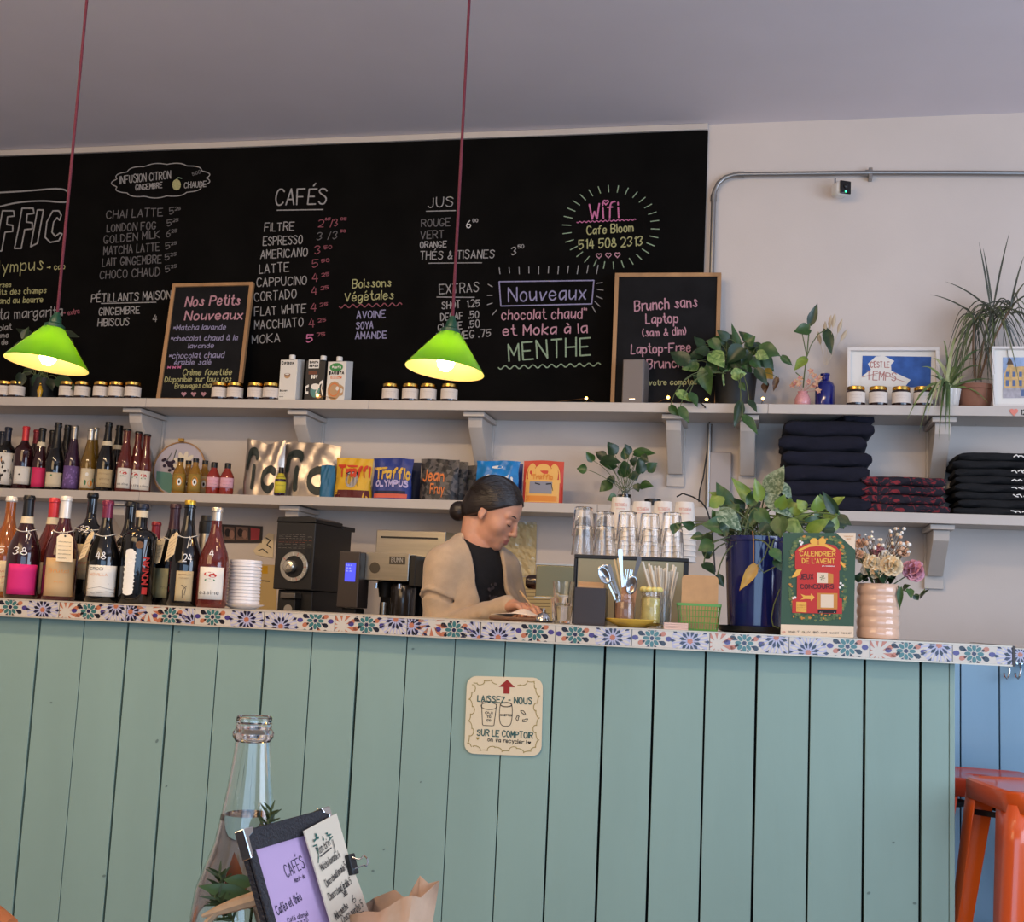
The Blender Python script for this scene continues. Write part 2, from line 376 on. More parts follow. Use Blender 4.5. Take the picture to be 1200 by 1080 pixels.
# outlined heading and script at the left edge of the board
def outl(pts): return [(p[0], p[1]) for p in pts]+[pts[0]]
F1 = [(3, 247), (16, 247), (17, 253), (9, 254), (8, 263), (15, 264), (15, 271), (6, 272), (2, 294), (-6, 294), (-1, 270)]
F2 = [(p[0]+23, p[1]-3) for p in F1]
I3 = [(44, 246), (51, 246), (44, 285), (36, 289)]
C4 = [(72, 252), (69, 247), (62, 247), (55, 260), (53, 278), (59, 284), (69, 282), (73, 274), (70, 273), (65, 277), (61, 272), (63, 260), (67, 255), (70, 258)]
block('chalk_lettering', [], [(outl(F1), 'w', 2), (outl(F2), 'w', 2), (outl(I3), 'w', 2), (outl(C4), 'w', 2), (_smooth([(-8, 226), (30, 224), (72, 220), (82, 226), (80, 237), (70, 237), (50, 235), (20, 237), (-8, 244)]), 'w', 2.2)])
block('chalk_lettering', [('lympus', -1, 320, 50, 316, 15, 'y', 1.5), ('> cap', 55, 317, 76, 315, 7, 'y', 1.2), ('erses', -4, 337, 13, 336, 6, 'y', 1.1), ('fruits des champs', -12, 346, 54, 343, 7, 'y', 1.2), ('amand au beurre', -10, 356, 50, 354, 7, 'y', 1.2)])
block('chalk_lettering', [('sta margarita', -8, 375, 73, 370, 12, 'w', 1.5), ('> extra', 74, 370, 93, 367, 6, 'r', 1.1), ('colat', -6, 388, 13, 386, 7, 'w', 1.2), ('ane', -3, 396, 10, 395, 6, 'w', 1.2), ('de', 2, 404, 9, 403, 6, 'w', 1.2)])
block('chalk_lettering', [('CAFÉS', 322.5, 240.5, 382.6, 239, 19, 'w', 2)], [([(324.8, 246.3), (378.6, 245.5)], 'w', 1.5)])
block('chalk_lettering', [('FILTRE', 309.8, 271, 344.6, 270, 10), ('ESPRESSO', 308.3, 287.5, 354, 285.5, 10), ('AMERICANO', 305.5, 303, 360, 300, 10), ('LATTE', 304, 320.5, 338.7, 318, 11), ('CAPPUCINO', 301, 336, 359, 333, 10),
      ('CORTADO', 298.4, 353, 347, 349, 10), ('FLAT WHITE', 298.4, 370, 358.5, 366, 10), ('MACCHIATO', 298.4, 385.5, 355, 382, 9.5), ('MOKA', 295.6, 402.5, 328, 400.5, 10)])
L = []
for x, y, s in ((369, 298, '3'), (366, 313.5, '5'), (366, 330, '4'), (365, 345.5, '4'), (364, 365, '4'), (362, 383.5, '4')): L += [(s, x, y, x+6.5, y-.3, 9.5, 'r', 1.2), ('25' if s == '4' else '50', x+11, y-6, x+20, y-7, 4, 'r', 1)]
L += [('2', 373, 266, 379, 266, 9, 'r', 1.2), ('85', 381, 258, 387, 258, 3, 'r', 1), ('/3', 387, 266, 396, 265, 9, 'r', 1.2), ('05', 399, 258, 406, 258, 3, 'r', 1), ('3', 371, 281.5, 377, 281.5, 9, 'd', 1.2), ('/3', 384, 280.5, 395, 280, 9, 'd', 1.2), ('50', 399, 272, 405, 272, 3, 'r', 1), ('5', 359, 401, 366, 401, 9, 'm', 1.6), ('75', 371, 394, 381, 393.5, 4, 'r', 1.1)]
block('chalk_lettering', L, label='reddish chalk prices beside the coffee list')
block('chalk_lettering', [('Boissons', 413, 337.5, 458, 335.5, 10, 'y', 1.5), ('Végétales', 404, 353, 461, 350, 10, 'y', 1.5), ('AVOINE', 418, 373, 451.5, 372, 8.5, 'l', 1.5), ('SOYA', 417.5, 385.5, 437, 384.5, 8, 'l', 1.5), ('AMANDE', 416.6, 397, 453, 396, 8, 'l', 1.5)],
      [(wave(397.6, 359, 471, 356.5, 8, 2), 'r', 1.4)])
block('chalk_lettering', [('JUS', 501.6, 243, 531, 242, 12), ('ROUGE', 494, 265.5, 527.5, 264.3, 9, 'd'), ('6', 546.5, 267, 552, 266.5, 9, 'b', 1.3), ('00', 554, 260.5, 560, 260, 4, 'w', 1), ('VERT', 493, 280, 520, 278.5, 9, 'd'), ('ORANGE', 492.5, 290.5, 523, 289.5, 7), ('THÉS & TISANES', 492.3, 304, 579, 302, 9.5), ('3', 599.6, 299, 605, 298.5, 9), ('50', 607, 291, 614, 290.5, 4, 'w', 1)],
      [([(499.6, 247.5), (534, 246.7)], 'w', 1.3), ([(502.4, 308.3), (564.8, 307.8)], 'w', 1.2)])
block('chalk_lettering', [('EXTRAS', 515, 344.3, 561, 341.5, 11), ('SHOT  1.25', 518, 362, 562, 359, 8.5), ('DECAF  .50', 516.6, 375.5, 561, 372.5, 8.5), ('GLACE  .50', 513.8, 388, 562, 383, 8.5), ('LAIT VEG .75', 512, 399, 575, 394, 8.5)], [([(512, 348), (556, 348.3)], 'w', 1.3)])
dash = []
for i in range(30):
    t = 2*math.pi*i/30+.05; c, s = math.cos(t), math.sin(t); dash.append(([(716+47*c, 266+41*s), (716+57*c, 266+49*s)], 'g', 1.3))
block('chalk_lettering', [('Wifi', 691, 257, 725, 254.5, 19, 'm', 2.2), ('Cafe Bloom', 688, 274.8, 742, 271, 10, 'y', 1.6), ('514 508 2313', 678.5, 292.2, 753, 287.7, 11, 'y', 1.6)],
      [(heart(710, 237, 3), 'm', 1.8), (wave(676, 260.3, 745, 257.3, 14, .8), 'm', 1.2)]+[(heart(x, y, 3.3), 'p', 1.2) for x, y in ((702, 299.5), (713, 299), (723.5, 298.5))]+dash)
d2 = [([(586+i*11.3, 321-(i % 2)), (585+i*11.6, 313.5-i*.3)], 'w', 1.2) for i in range(11)]
d2 += [([(572, 333), (577, 336)], 'w', 1.2), ([(571, 346), (577, 346)], 'w', 1.2), ([(571, 357), (577, 355)], 'w', 1.2), ([(577, 369), (582, 363)], 'w', 1.2), ([(699, 332), (706, 331)], 'w', 1.2), ([(700, 339), (707, 340)], 'w', 1.2), ([(699, 347), (706, 350)], 'w', 1.2), ([(697, 353), (703, 359)], 'w', 1.2), ([(694, 359), (698, 366)], 'w', 1.2)]
block('chalk_lettering', [('Nouveaux', 596, 353.5, 686, 350.5, 16, 'l', 2)], [([(585, 330), (696, 328.5), (693.5, 356), (587, 358.5), (585, 330)], 'l', 1.7)]+d2)
block('chalk_lettering', [("chocolat chaud''", 588, 374.5, 687, 373, 12, 'p', 1.7), ('et Moka à la', 589.6, 393, 688, 390, 12, 'p', 1.9)])
block('chalk_lettering', [('MENTHE', 596.6, 422.8, 692, 416, 21, 'g', 2.2)], [(wave(584, 430.6, 703.6, 426.8, 11, 2), 'g', 1.5)])

# ------------------------------------------------------------------ shelves and brackets
for nm, zt, zb_, lb in (('upper', Z1T, Z1B, 'long white painted wall shelf directly under the black menu board'), ('lower', Z2T, Z2B, 'long white wall shelf below the first, holding bottles, coffee bags and folded shirts')):
    t = thing('wall_shelf', lb, 'shelf', (0, YW, zb_))
    M().box(XL+.01, XR-.01, YS+.02, YW-.001, zb_+.004, zt).build('shelf_board', shelfm, t, world=True, bevel=.002)
    xs = [XL+.01]+[at(x, y, YS).x for x, y in (((171, 470), (432, 474), (900, 478)) if nm == 'upper' else ((163, 580), (700, 595)))]+[XR-.01]
    for a, b in zip(xs[:-1], xs[1:]): M().box(a+.0006, b-.0006, YS, YS+.02, zb_, zt+.001).build('front_lipping', shelfm, t, world=True, bevel=.0015)
def bracket(px, py, ztop, h, label, w=.06):
    p = at(px, py, YS); x = p.x; t = thing('shelf_bracket', label, 'bracket', (x, YW, ztop-h), group='white shelf brackets')
    M().box(x-w*.75, x+w*.75, YS+.03, YW-.001, ztop-.02, ztop-.001).build('top_plate', shelfm, t, world=True, bevel=.002)
    M().box(x-w*.62, x+w*.62, YW-.02, YW-.001, ztop-h, ztop-.021).build('back_plate', shelfm, t, world=True, bevel=.002)
    pr = [(YS+.06, ztop-.021), (YW-.021, ztop-.021), (YW-.021, ztop-h+.05), (YW-.05, ztop-h+.05), (YS+.07, ztop-.06)]
    M().prism(pr, lambda u, v, w_: Vector((x+w_, u, v)), -w/2, w/2).build('brace', shelfm, t, world=True, bevel=.002)
for px, py, lb in ((150, 482, 'white bracket under the upper shelf above the champagne bottles, leftmost'), (345, 484, 'white bracket under the upper shelf above the silver bags'), (553, 486, 'white bracket under the upper shelf above the blue coffee bag'),
                   (788, 490, 'white bracket under the upper shelf left of the black hanging cables'), (876, 491, 'white bracket under the upper shelf left of the navy clothes stack'), (1108, 494, 'white bracket under the upper shelf above the red-patterned folded clothes')):
    bracket(px, py, Z1B, .27, lb)
for px, py, lb in ((130, 590, 'white bracket under the lower shelf behind the wine bottles'), (335, 602, 'white bracket under the lower shelf above the black coffee grinder'), (546, 600, "white bracket under the lower shelf behind the person's bun"), (1106, 618, 'white bracket under the lower shelf right of the flower vase')):
    bracket(px, py, Z2B, .24, lb)

# ------------------------------------------------------------------ conduit, camera, wall box
cond = mat('galvanised_conduit', (150, 148, 146), .35, .85)
pr = [at(x, y, YW-.025) for x, y in ((833.0, 478), (833.2, 400), (834, 319), (836.3, 232), (837.5, 224), (842, 214.5), (850, 208), (860, 205), (872, 204.3), (1020, 202.6), (1120, 202.7), (1230, 203.5))]
pr.append(Vector((XR-.02, YW-.025, pr[-1].z)))
t = thing('conduit_pipe', 'grey metal conduit bending from the shelf up and along the white wall', 'pipe', pr[0])
M().tube([(pr[0].x-.004, YW-.025, Z2T+.005), (pr[0].x-.002, YW-.025, Z1B-.004)], .0105, 12).build('lower_pipe', cond, t, world=True)
M().tube([(pr[0].x-.001, YW-.025, Z1T+.003)]+pr, .0105, 12).build('pipe', cond, t, world=True)
for x, y in ((836.3, 232), (868, 204.4), (1018, 202.6)):
    c = at(x, y, YW-.025); d = (at(x+2, y, YW-.025)-c) if y < 210 else (at(x-.3, y+4, YW-.025)-c); d.normalize()
    M().tube([c-d*.014, c+d*.014], .0135, 12).build('coupling', cond, t, world=True)
c = at(1020, 202.6, YW-.025); M().box(c.x-.008, c.x+.008, YW-.037, YW-.001, c.z-.03, c.z+.02).build('strap', cond, t, world=True, bevel=.002)
c = at(985, 222, YW-.07); t = thing('security_camera', 'small white security camera with a black face under the conduit', 'camera', c, .45)
M().box(-.028, .028, -.026, .035, -.03, .03).build('housing', mat('white_plastic', (222, 220, 215), .4), t, bevel=.014)
M().box(-.02, .03, -.034, -.0265, -.028, .028).build('face', blackg, t, bevel=.0035)
M().lathe([(.0, -.0), (.009, 0), (.009, .004), (.006, .006), (0, .006)], 16, T=Matrix.Translation((.005, -.0345, .004)) @ Matrix.Rotation(math.pi/2, 4, 'X')).build('lens', blackp, t)
M().ball((.005, -.0345, -.019), .004, mi=0).build('status_light', mat('green_led', (40, 200, 120), .4, emit=(60, 255, 150), estr=3), t)
M().tube([(0, .03, .02), (0, .046, .04), (.0, .046, .066)], .004, 8).build('mount', chrome, t)
p = at(844, 560, YW-.03); t = tag(M().box(p.x-.045, p.x+.045, YW-.035, YW-.001, p.z-.11, p.z+.11).build('wall_box', mat('grey_box', (170, 162, 160), .5), bevel=.006), 'plain pale grey box on the wall between the cables and the planter leaves', 'electrical box')
cabm = mat('black_cable', (16, 16, 17), .5)
pc = [(826, 476), (831, 492), (833, 505), (830, 520), (827, 540), (824, 560), (820, 575), (819, 588)]
tag(M().tube([at(818, 470, YS-.012)]+[at(x, y, YS-.02 if y < 492 else YW-.03) for x, y in pc], .003, 8).build('power_cable', cabm), 'black cable hanging down the wall beside the vertical conduit', 'cable')
pc = [(793, 582), (800, 578), (812, 582), (822, 588), (828, 596), (833, 612), (836, 640), (838, 670)]
tag(M().tube([at(x, y, YS-.03) for x, y in pc], .003, 8).build('power_cable', cabm), 'black cable looping over the lower shelf edge behind the paper cups', 'cable')

# ------------------------------------------------------------------ the counter
def C3(s, off, z): p = CT*s + CN*(CD+off); return Vector((p.x, p.y, z))
def cs(px, py, off=0.): return cpl(off).pix(px, py)[0]
TOPW = .46; BOXD = .22
SL, SR = -2.9, cs(1189, 768)
SB = cs(1112.5, 800, .035)               # end of the panelled box
teal = mat('teal_paint', (140, 165, 154), .42, noise=.05, nscale=4, bump=.06, bscale=35, stretch=(1, 1, .25))
dark = mat('gap_dark', (10, 12, 12), .9)
counter = thing('bar_counter', 'long tile-edged café counter panelled in teal painted vertical planks', 'counter', C3(-.9, 0, 0))
MC = lambda: M()
def cbox(m, s0, s1, o0, o1, z0, z1, mi=0):
    P = [C3(s, o, z) for z in (z0, z1) for s, o in ((s0, o0), (s1, o0), (s1, o1), (s0, o1))]
    return m.add(P, [(0, 3, 2, 1), (4, 5, 6, 7), (0, 1, 5, 4), (1, 2, 6, 5), (2, 3, 7, 6), (3, 0, 4, 7)], mi)
tops = [46.9, 98.7, 150, 202.3, 256.7, 311.2, 366, 420.5, 477, 533.5, 592, 649.5, 709, 767, 827, 887, 949.5, 1013.5, 1079]
sj = [cs(x, 725+x*.0515, .035) for x in tops]
step = sj[1]-sj[0]; sj = [sj[0]-step*i for i in range(9, 0, -1)]+sj
edges = [SL]+[s for s in sj if s > SL]+[SB]
ZT0 = ZC-.051                             # underside of the tile edge
m = M()
gaps = [rnd.choice((.0012, .0016, .0026, .0034)) for _ in edges]
for i in range(len(edges)-1):
    cbox(m, edges[i]+gaps[i], edges[i+1]-gaps[i+1], .035+rnd.uniform(0, .0015), .055, .02, ZT0)
m.build('plank_panel', teal, counter, world=True, smooth=0, bevel=.0016)
m = cbox(M(), SL, SB-.002, .0555, .07, 0.01, ZT0); cbox(m, SB-.02, SB-.001, .071, BOXD, 0.01, ZT0); m.build('backing', dark, counter, world=True, smooth=0)
m = cbox(M(), SB+.0005, SB+.014, .0365, BOXD, .02, ZT0-.001); m.build('end_board', teal, counter, world=True, smooth=0, bevel=.0016)
# knocks and nail holes in the planks
m = M()
for x, y, r in ((210, 740, 2), (184, 868, 3.2), (195, 921, 2.2), (122, 1026, 3), (1047, 987, 2.2), (1018, 1046, 3), (1072, 1058, 3), (484, 760, 2.2), (450, 995, 2), (437, 1020, 2.4), (493, 916, 1.6), (60, 823, 2)):
    pl = cpl(.0349); u, v = pl.pix(x, y); k = mpp(pl.hit(x, y)); m.flat(ell(u, v, r*k*.8, r*k*.5, 8, rot=rnd.random()), pl, .0004)
m.build('knot_holes', mat('knot', (104, 124, 118), .8), counter, world=True, smooth=0)
cbox(M(), SL, SR-.004, .006, TOPW, ZC-.046, ZC-.0012).build('worktop', mat('worktop', (206, 198, 184), .35), counter, world=True, smooth=0, bevel=.001)
# tiled front edge
TC = {'cream': (206, 194, 176), 'navy': (40, 34, 62), 'black': (32, 26, 30), 'teal': (62, 110, 106), 'rust': (186, 112, 78), 'lilac': (176, 172, 194), 'violet': (74, 60, 122), 'grout': (96, 88, 82), 'gold': (176, 150, 110)}
TK = list(TC); TM = [mat('tile_'+k, TC[k], .2, coat=.3) for k in TK]; TI = {k: i for i, k in enumerate(TK)}
tw = .2; s0 = cs(70.5, 702.5)
tjoint = [s0+tw*i for i in range(-6, 14)]
cps = cpl(0)
def dart(cx, cy, a, r0, r1, w): c, s = math.cos(a), math.sin(a); rm = r0+(r1-r0)*.62; return [(cx+r0*c, cy+r0*s), (cx+rm*c+w*s, cy+rm*s-w*c), (cx+r1*c, cy+r1*s), (cx+rm*c-w*s, cy+rm*s+w*c)]
def star(cx, cy):        # dark darts round a rust centre on pale rays
    P = [('lilac', ell(cx, cy, .047, .047, 20), 1)]
    for k in range(12): P.append(('navy', dart(cx, cy, k*math.pi/6, .036, .052, .004), 3))
    for k in range(24): P.append(('cream', dart(cx, cy, k*math.pi/12, .018, .05, .0036), 2))
    for k in range(12): P.append(('black' if k % 2 else 'navy', dart(cx, cy, (k+.5)*math.pi/6, .0095, .0285, .0044), 3))
    P.append(('rust', [(cx+(.0085 if i % 2 else .006)*math.cos(i*math.pi/8), cy+(.0085 if i % 2 else .006)*math.sin(i*math.pi/8)) for i in range(16)], 4))
    return P
def rosette(cx, cy):     # eight petals, dark dots, rust ovals
    P = [('navy', [(cx+(.0066 if i % 2 else .0046)*math.cos(i*math.pi/8), cy+(.0066 if i % 2 else .0046)*math.sin(i*math.pi/8)) for i in range(16)], 3)]
    for k in range(8):
        a = k*math.pi/4; P.append(('teal', ell(cx+.0155*math.cos(a), cy+.0155*math.sin(a), .0082, .0050, 10, rot=a), 2))
        b = a+math.pi/8; P.append((('rust', 'black')[k % 2], ell(cx+.031*math.cos(b), cy+.031*math.sin(b), .0080, .0064, 8, rot=b), 2))
        P.append((('black', 'navy')[k % 2], dart(cx, cy, b, .0175, .0275, .0036), 2))
        P.append((('violet', 'teal', 'rust', 'black')[k % 4], ell(cx+.043*math.cos(a), cy+.043*math.sin(a), .0086, .0066, 8, rot=a), 2))
    return P
def fan(cx, cy):         # rust wedges fanned out
    P = []
    for k in range(10): P.append(('rust', dart(cx, cy, (k+.5)*math.pi/5+.1, .012, .046, .0058), 2)); P.append(('black', ell(cx+.05*math.cos(k*math.pi/5), cy+.05*math.sin(k*math.pi/5), .005, .0042, 8), 2))
    return P
m = M(); seq = 'bcadbacdabcdbaacbcadabcd'
for i, sj_ in enumerate(tjoint):
    a, b = sj_+.0012, min(sj_+tw-.0012, SR-.006)
    if a > SR-.02: continue
    z0, z1 = ZC-.0465, ZC-.004; zm = (z0+z1)/2; q = seq[i]
    m.prism([(a, z0), (b, z0), (b, z1), (a, z1)], lambda u, v, w: C3(u, -w, v), -.0055, .0, TI['cream'])
    if q == 'a': P = rosette(sj_+.052, zm+.001)+star(sj_+.15, zm-.002)
    elif q == 'b': P = star(sj_+.048, zm-.016)+rosette(sj_+.145, zm+.004)
    elif q == 'c': P = fan(sj_+.02, zm-.006)+rosette(sj_+.088, zm)+star(sj_+.168, zm+.018)
    else: P = star(sj_+.012, zm+.004)+fan(sj_+.065, zm+.012)+rosette(sj_+.128, zm-.003)+star(sj_+.198, zm-.02)
    for c, poly, l in P:
        pp = clip(poly, a, b, z0, z1)
        if len(pp) > 2: m.flat(pp, cps, .00015*l, TI[c])
m.build('tile_edge', TM, counter, world=True, smooth=0, recalc=False)
m = M(); cbox(m, SL, SR-.005, -.0008, .0062, ZC-.0038, ZC); cbox(m, SL, SR-.005, -.0008, .012, ZC-.051, ZC-.0468)
m.build('edge_trim', mat('trim_metal', (205, 192, 172), .35, .3), counter, world=True, smooth=0)
cbox(M(), SL, SR-.006, .0005, .004, ZC-.047, ZC-.0035).build('grout', TM[TI['grout']], counter, world=True, smooth=0)
cbox(M(), SR-.005, SR+.002, -.001, TOPW, ZC-.051, ZC).build('end_profile', mat('end_profile', (74, 66, 62), .4, .6), counter, world=True, smooth=0)

# second, lower counter section at the right, along the aisle
YR = 3.98
daylitp = mat('daylit_plank_paint', (136, 170, 190), .42, noise=.05, nscale=4, bump=.05, bscale=35, stretch=(1, 1, .25))  # the blue cast of window light is put into this plank colour
rb = thing('bar_ledge', 'second tile-edged bar ledge over planks tinted blue as if daylit, behind the red stools', 'counter', (1.9, YR, 0))
zr1 = at(1198, 759.5, YR-.06).z; zr0 = at(1198, 778, YR-.06).z; xr0 = at(1098, 760, YR).x
xj = [at(x, 800, YR).x for x in (1125.5, 1171)]; d_ = xj[1]-xj[0]
xs = sorted([xr0]+[xj[0]+d_*i for i in range(0, 22) if xj[0]+d_*i < XR-.1]+[XR-.05])
m = M()
for a, b in zip(xs[:-1], xs[1:]): m.box(a+.002, b-.002, YR, YR+.02, .02, zr0)
m.build('plank_panel', daylitp, rb, world=True, smooth=0, bevel=.0016)
M().box(xr0, XR-.05, YR+.021, YR+.04, .01, zr0).build('backing', dark, rb, world=True, smooth=0)
M().box(at(1187, 770, YR-.06).x, XR-.05, YR-.052, YR+.4, zr0+.004, zr1-.001).build('worktop', MATS['worktop'], rb, world=True, smooth=0)
pr_ = Plane((0, YR-.0535, 0), X, Z); m = M(); xa = at(1188, 770, YR-.06).x
for i in range(12):
    a, b = xa+i*.2, min(xa+i*.2+.198, XR-.06)
    if b-a < .02: break
    m.box(a, b, YR-.0535, YR-.0525, zr0+.003, zr1-.003, TI['cream'])
    for c, poly, l in star(a+.02, zr0+.028)+rosette(a+.1, zr0+.03)+star(a+.18, zr0+.02):
        pp = clip(poly, a, b, zr0+.003, zr1-.003)
        if len(pp) > 2: m.flat(pp, pr_, .00015*l, TI[c])
m.build('tile_edge', TM, rb, world=True, smooth=0, recalc=False)
M().box(xa-.004, XR-.06, YR-.055, YR-.047, zr1-.003, zr1).build('edge_trim', MATS['trim_metal'], rb, world=True, smooth=0)
for i, (px, lb) in enumerate(((1183, 'curved metal coat hook under the right ledge, left of the pair'), (1196, 'curved metal coat hook under the right ledge, right of the pair'))):
    p = at(px, 778, YR-.02); t = thing('coat_hook', lb, 'hook', (p.x, YR, p.z-.01), group='coat hooks under the right ledge')
    M().tube([(0, -.002, .018), (0, -.014, .012), (0, -.02, -.01), (-.004, -.024, -.028), (-.010, -.032, -.034), (-.017, -.04, -.028), (-.02, -.043, -.018)], [.003]*6+[.0036], 8).build('hook', chrome, t)
    M().lathe([(.011, 0), (.011, .004), (0, .005)], 14, T=Matrix.Translation((0, -.001, .016)) @ Matrix.Rotation(math.pi/2, 4, 'X')).build('mounting_plate', chrome, t)

# back bench along the wall and workbench behind the counter (carry the machines)
t = thing('back_bench', 'white work bench along the wall under the lower shelf', 'bench', (-1.0, 4.7, 0))
ZBB = .80
M().box(-2.6, .35, 4.36, YW-.002, ZBB-.04, ZBB).build('bench_top', shelfm, t, world=True, bevel=.003)
M().box(-2.56, .31, 4.4, YW-.002, .0, ZBB-.0405).build('cabinet', shelfm, t, world=True, bevel=.003)
ZWB = .84
t = thing('work_bench', 'low steel work bench behind the counter under the espresso machine', 'bench', C3(.1, .8, 0))
m = M(); cbox(m, -.25, .62, .475, .98, ZWB-.04, ZWB); m.build('bench_top', steel, t, world=True, smooth=0)
m = M(); cbox(m, -.23, .6, .5, .96, 0, ZWB-.041); m.build('cabinet', shelfm, t, world=True, smooth=0)

# hand-drawn sign taped on the planks
pl = cpl(.0325)
def rrect(x0, x1, y0, y1, r, n=5):
    out = []
    for cx, cy, a in ((x1-r, y1-r, 0), (x0+r, y1-r, 90), (x0+r, y0+r, 180), (x1-r, y0+r, 270)):
        for i in range(n+1): t_ = math.radians(a+90*i/n); out.append((cx+r*math.cos(t_), cy+r*math.sin(t_)))
    return out
def quadmap(tl, tr, br, bl):             # (0..1,0..1) from the top left, in pixels
    def g(a, b): return tuple((tl[i]*(1-a)+tr[i]*a)*(1-b)+(bl[i]*(1-a)+br[i]*a)*b for i in (0, 1))
    return g
g = quadmap((547.5, 791.5), (636.5, 794), (634.5, 886), (544, 882.5))
c_ = pl.hit(590, 838); t = thing('counter_sign', 'rounded cream hand-drawn recycling sign with a red arrow on the teal planks', 'sign', c_)
m = M(); m.prism([pl.pix(*g(a, b)) for a, b in rrect(0, 1, 0, 1, .13)], pl, 0.0, .0016); m.build('sign_board', creamp, t, world=True, smooth=0)
m = M(); SM = [mat('sign_red', (150, 36, 32), .7), mat('sign_teal', (58, 92, 88), .8), inkm, mat('sign_olive', (150, 130, 62), .8)]
m.flat([pl.pix(*g(a, b)) for a, b in ((.53, .035), (.635, .13), (.565, .13), (.565, .215), (.485, .215), (.485, .13), (.42, .13))], pl, .0021, 0)
def sg(pts, wp, mi): pline(m, pl, [g(a, b) for a, b in pts], wp, mi, .0021)
def sgt(s, x0, y0, x1, y1, cap, wp, mi):
    a, b = g(x0, y0), g(x1, y1); pwrite(m, pl, s, a[0], a[1], b[0], b[1], cap*90, wp, mi, w=.0021)
sgt('LAISSEZ - NOUS', .15, .325, .86, .34, .075, 1.5, 1); sgt('SUR LE COMPTOIR', .16, .76, .88, .775, .075, 1.5, 1); sgt('on va recycler !', .30, .83, .80, .85, .05, .9, 2)
sg([(.205, .36), (.225, .62), (.24, .63), (.36, .63), (.375, .62), (.40, .36)], .8, 2); sg([(p[0], p[1]) for p in ell(.303, .38, .105, .045, 16)]+[(.408, .38)], .8, 2); sg([(.2, .345), (.23, .32), (.37, .32), (.405, .345)], .8, 2)
sgt('OUI', .255, .48, .35, .48, .025, .7, 2); sgt('TO', .28, .53, .33, .53, .025, .7, 2); sgt('GO', .28, .575, .33, .575, .025, .7, 2)
sg(_smooth([(.45, .36), (.44, .42), (.445, .56), (.475, .63), (.58, .63), (.605, .56), (.61, .42), (.6, .36)]), .8, 2); sg(ell(.525, .355, .075, .028, 14)+[(.60, .355)], 1.2, 2); sgt('CANETTES', .455, .50, .60, .50, .022, .6, 2)
for k in range(3):
    a = math.radians(90+120*k); rot = lambda x, y: (.735+.078*(x*math.cos(a)-y*math.sin(a)), .505-.078*(x*math.sin(a)+y*math.cos(a)))
    sg([rot(*p) for p in ((.5, -.6), (1.0, -.25), (1.0, .25), (.75, .1), (.55, -.2), (.35, -.3), (.5, -.6))], .9, 2)
for sd in range(4):
    pts = []
    for i in range(60):
        t_ = i/59; a = .09+.82*t_; bq = .075+.03*math.sin(t_*19+sd)+.012*math.cos(t_*55); a += .02*math.sin(t_*55)
        pts.append(((a, bq), (1-bq, a), (1-a, 1-bq), (bq, 1-a))[sd])
    if sd == 0: pts = [p for p in pts if not .40 < p[0] < .66]
    if sd == 0:
        sg([p for p in pts if p[0] < .5], .9, 3); sg([p for p in pts if p[0] > .5], .9, 3)
    else: sg(pts, .9, 3)
m.flat([pl.pix(*g(*p)) for p in heart(.17, .80, .022)], pl, .0021, 3); m.flat([pl.pix(*g(*p)) for p in heart(.84, .83, .022)], pl, .0021, 2)
m.build('drawing', SM, t, world=True, smooth=0, recalc=False)

# ------------------------------------------------------------------ pendant lamps
gsh = bpy.data.materials.new('green_shade'); gsh.use_nodes = True; nt = gsh.node_tree; b = nt.nodes['Principled BSDF']
b.inputs['Base Color'].default_value = srgb(62, 132, 10); b.inputs['Roughness'].default_value = .18; b.inputs['Coat Weight'].default_value = .4
tr = nt.nodes.new('ShaderNodeBsdfTranslucent'); tr.inputs[0].default_value = srgb(118, 205, 10); mx = nt.nodes.new('ShaderNodeMixShader'); mx.inputs[0].default_value = .24
nt.links.new(b.outputs[0], mx.inputs[1]); nt.links.new(tr.outputs[0], mx.inputs[2]); nt.links.new(mx.outputs[0], nt.nodes['Material Output'].inputs[0])
ish = bpy.data.materials.new('white_shade_lining'); ish.use_nodes = True; nt = ish.node_tree; b = nt.nodes['Principled BSDF']
b.inputs['Base Color'].default_value = srgb(240, 215, 180); b.inputs['Roughness'].default_value = .3
tr = nt.nodes.new('ShaderNodeBsdfTranslucent'); tr.inputs[0].default_value = (.9, .85, .7, 1); mx = nt.nodes.new('ShaderNodeMixShader'); mx.inputs[0].default_value = .5
nt.links.new(b.outputs[0], mx.inputs[1]); nt.links.new(tr.outputs[0], mx.inputs[2]); nt.links.new(mx.outputs[0], nt.nodes['Material Output'].inputs[0])
bulbm = mat('lit_bulb', (255, 240, 210), .3, emit=(255, 196, 120), estr=105)
redc = mat('red_fabric_cord', (92, 36, 52), .9, noise=.35, nscale=400)
capm = mat('dark_green_cap', (18, 62, 44), .35)
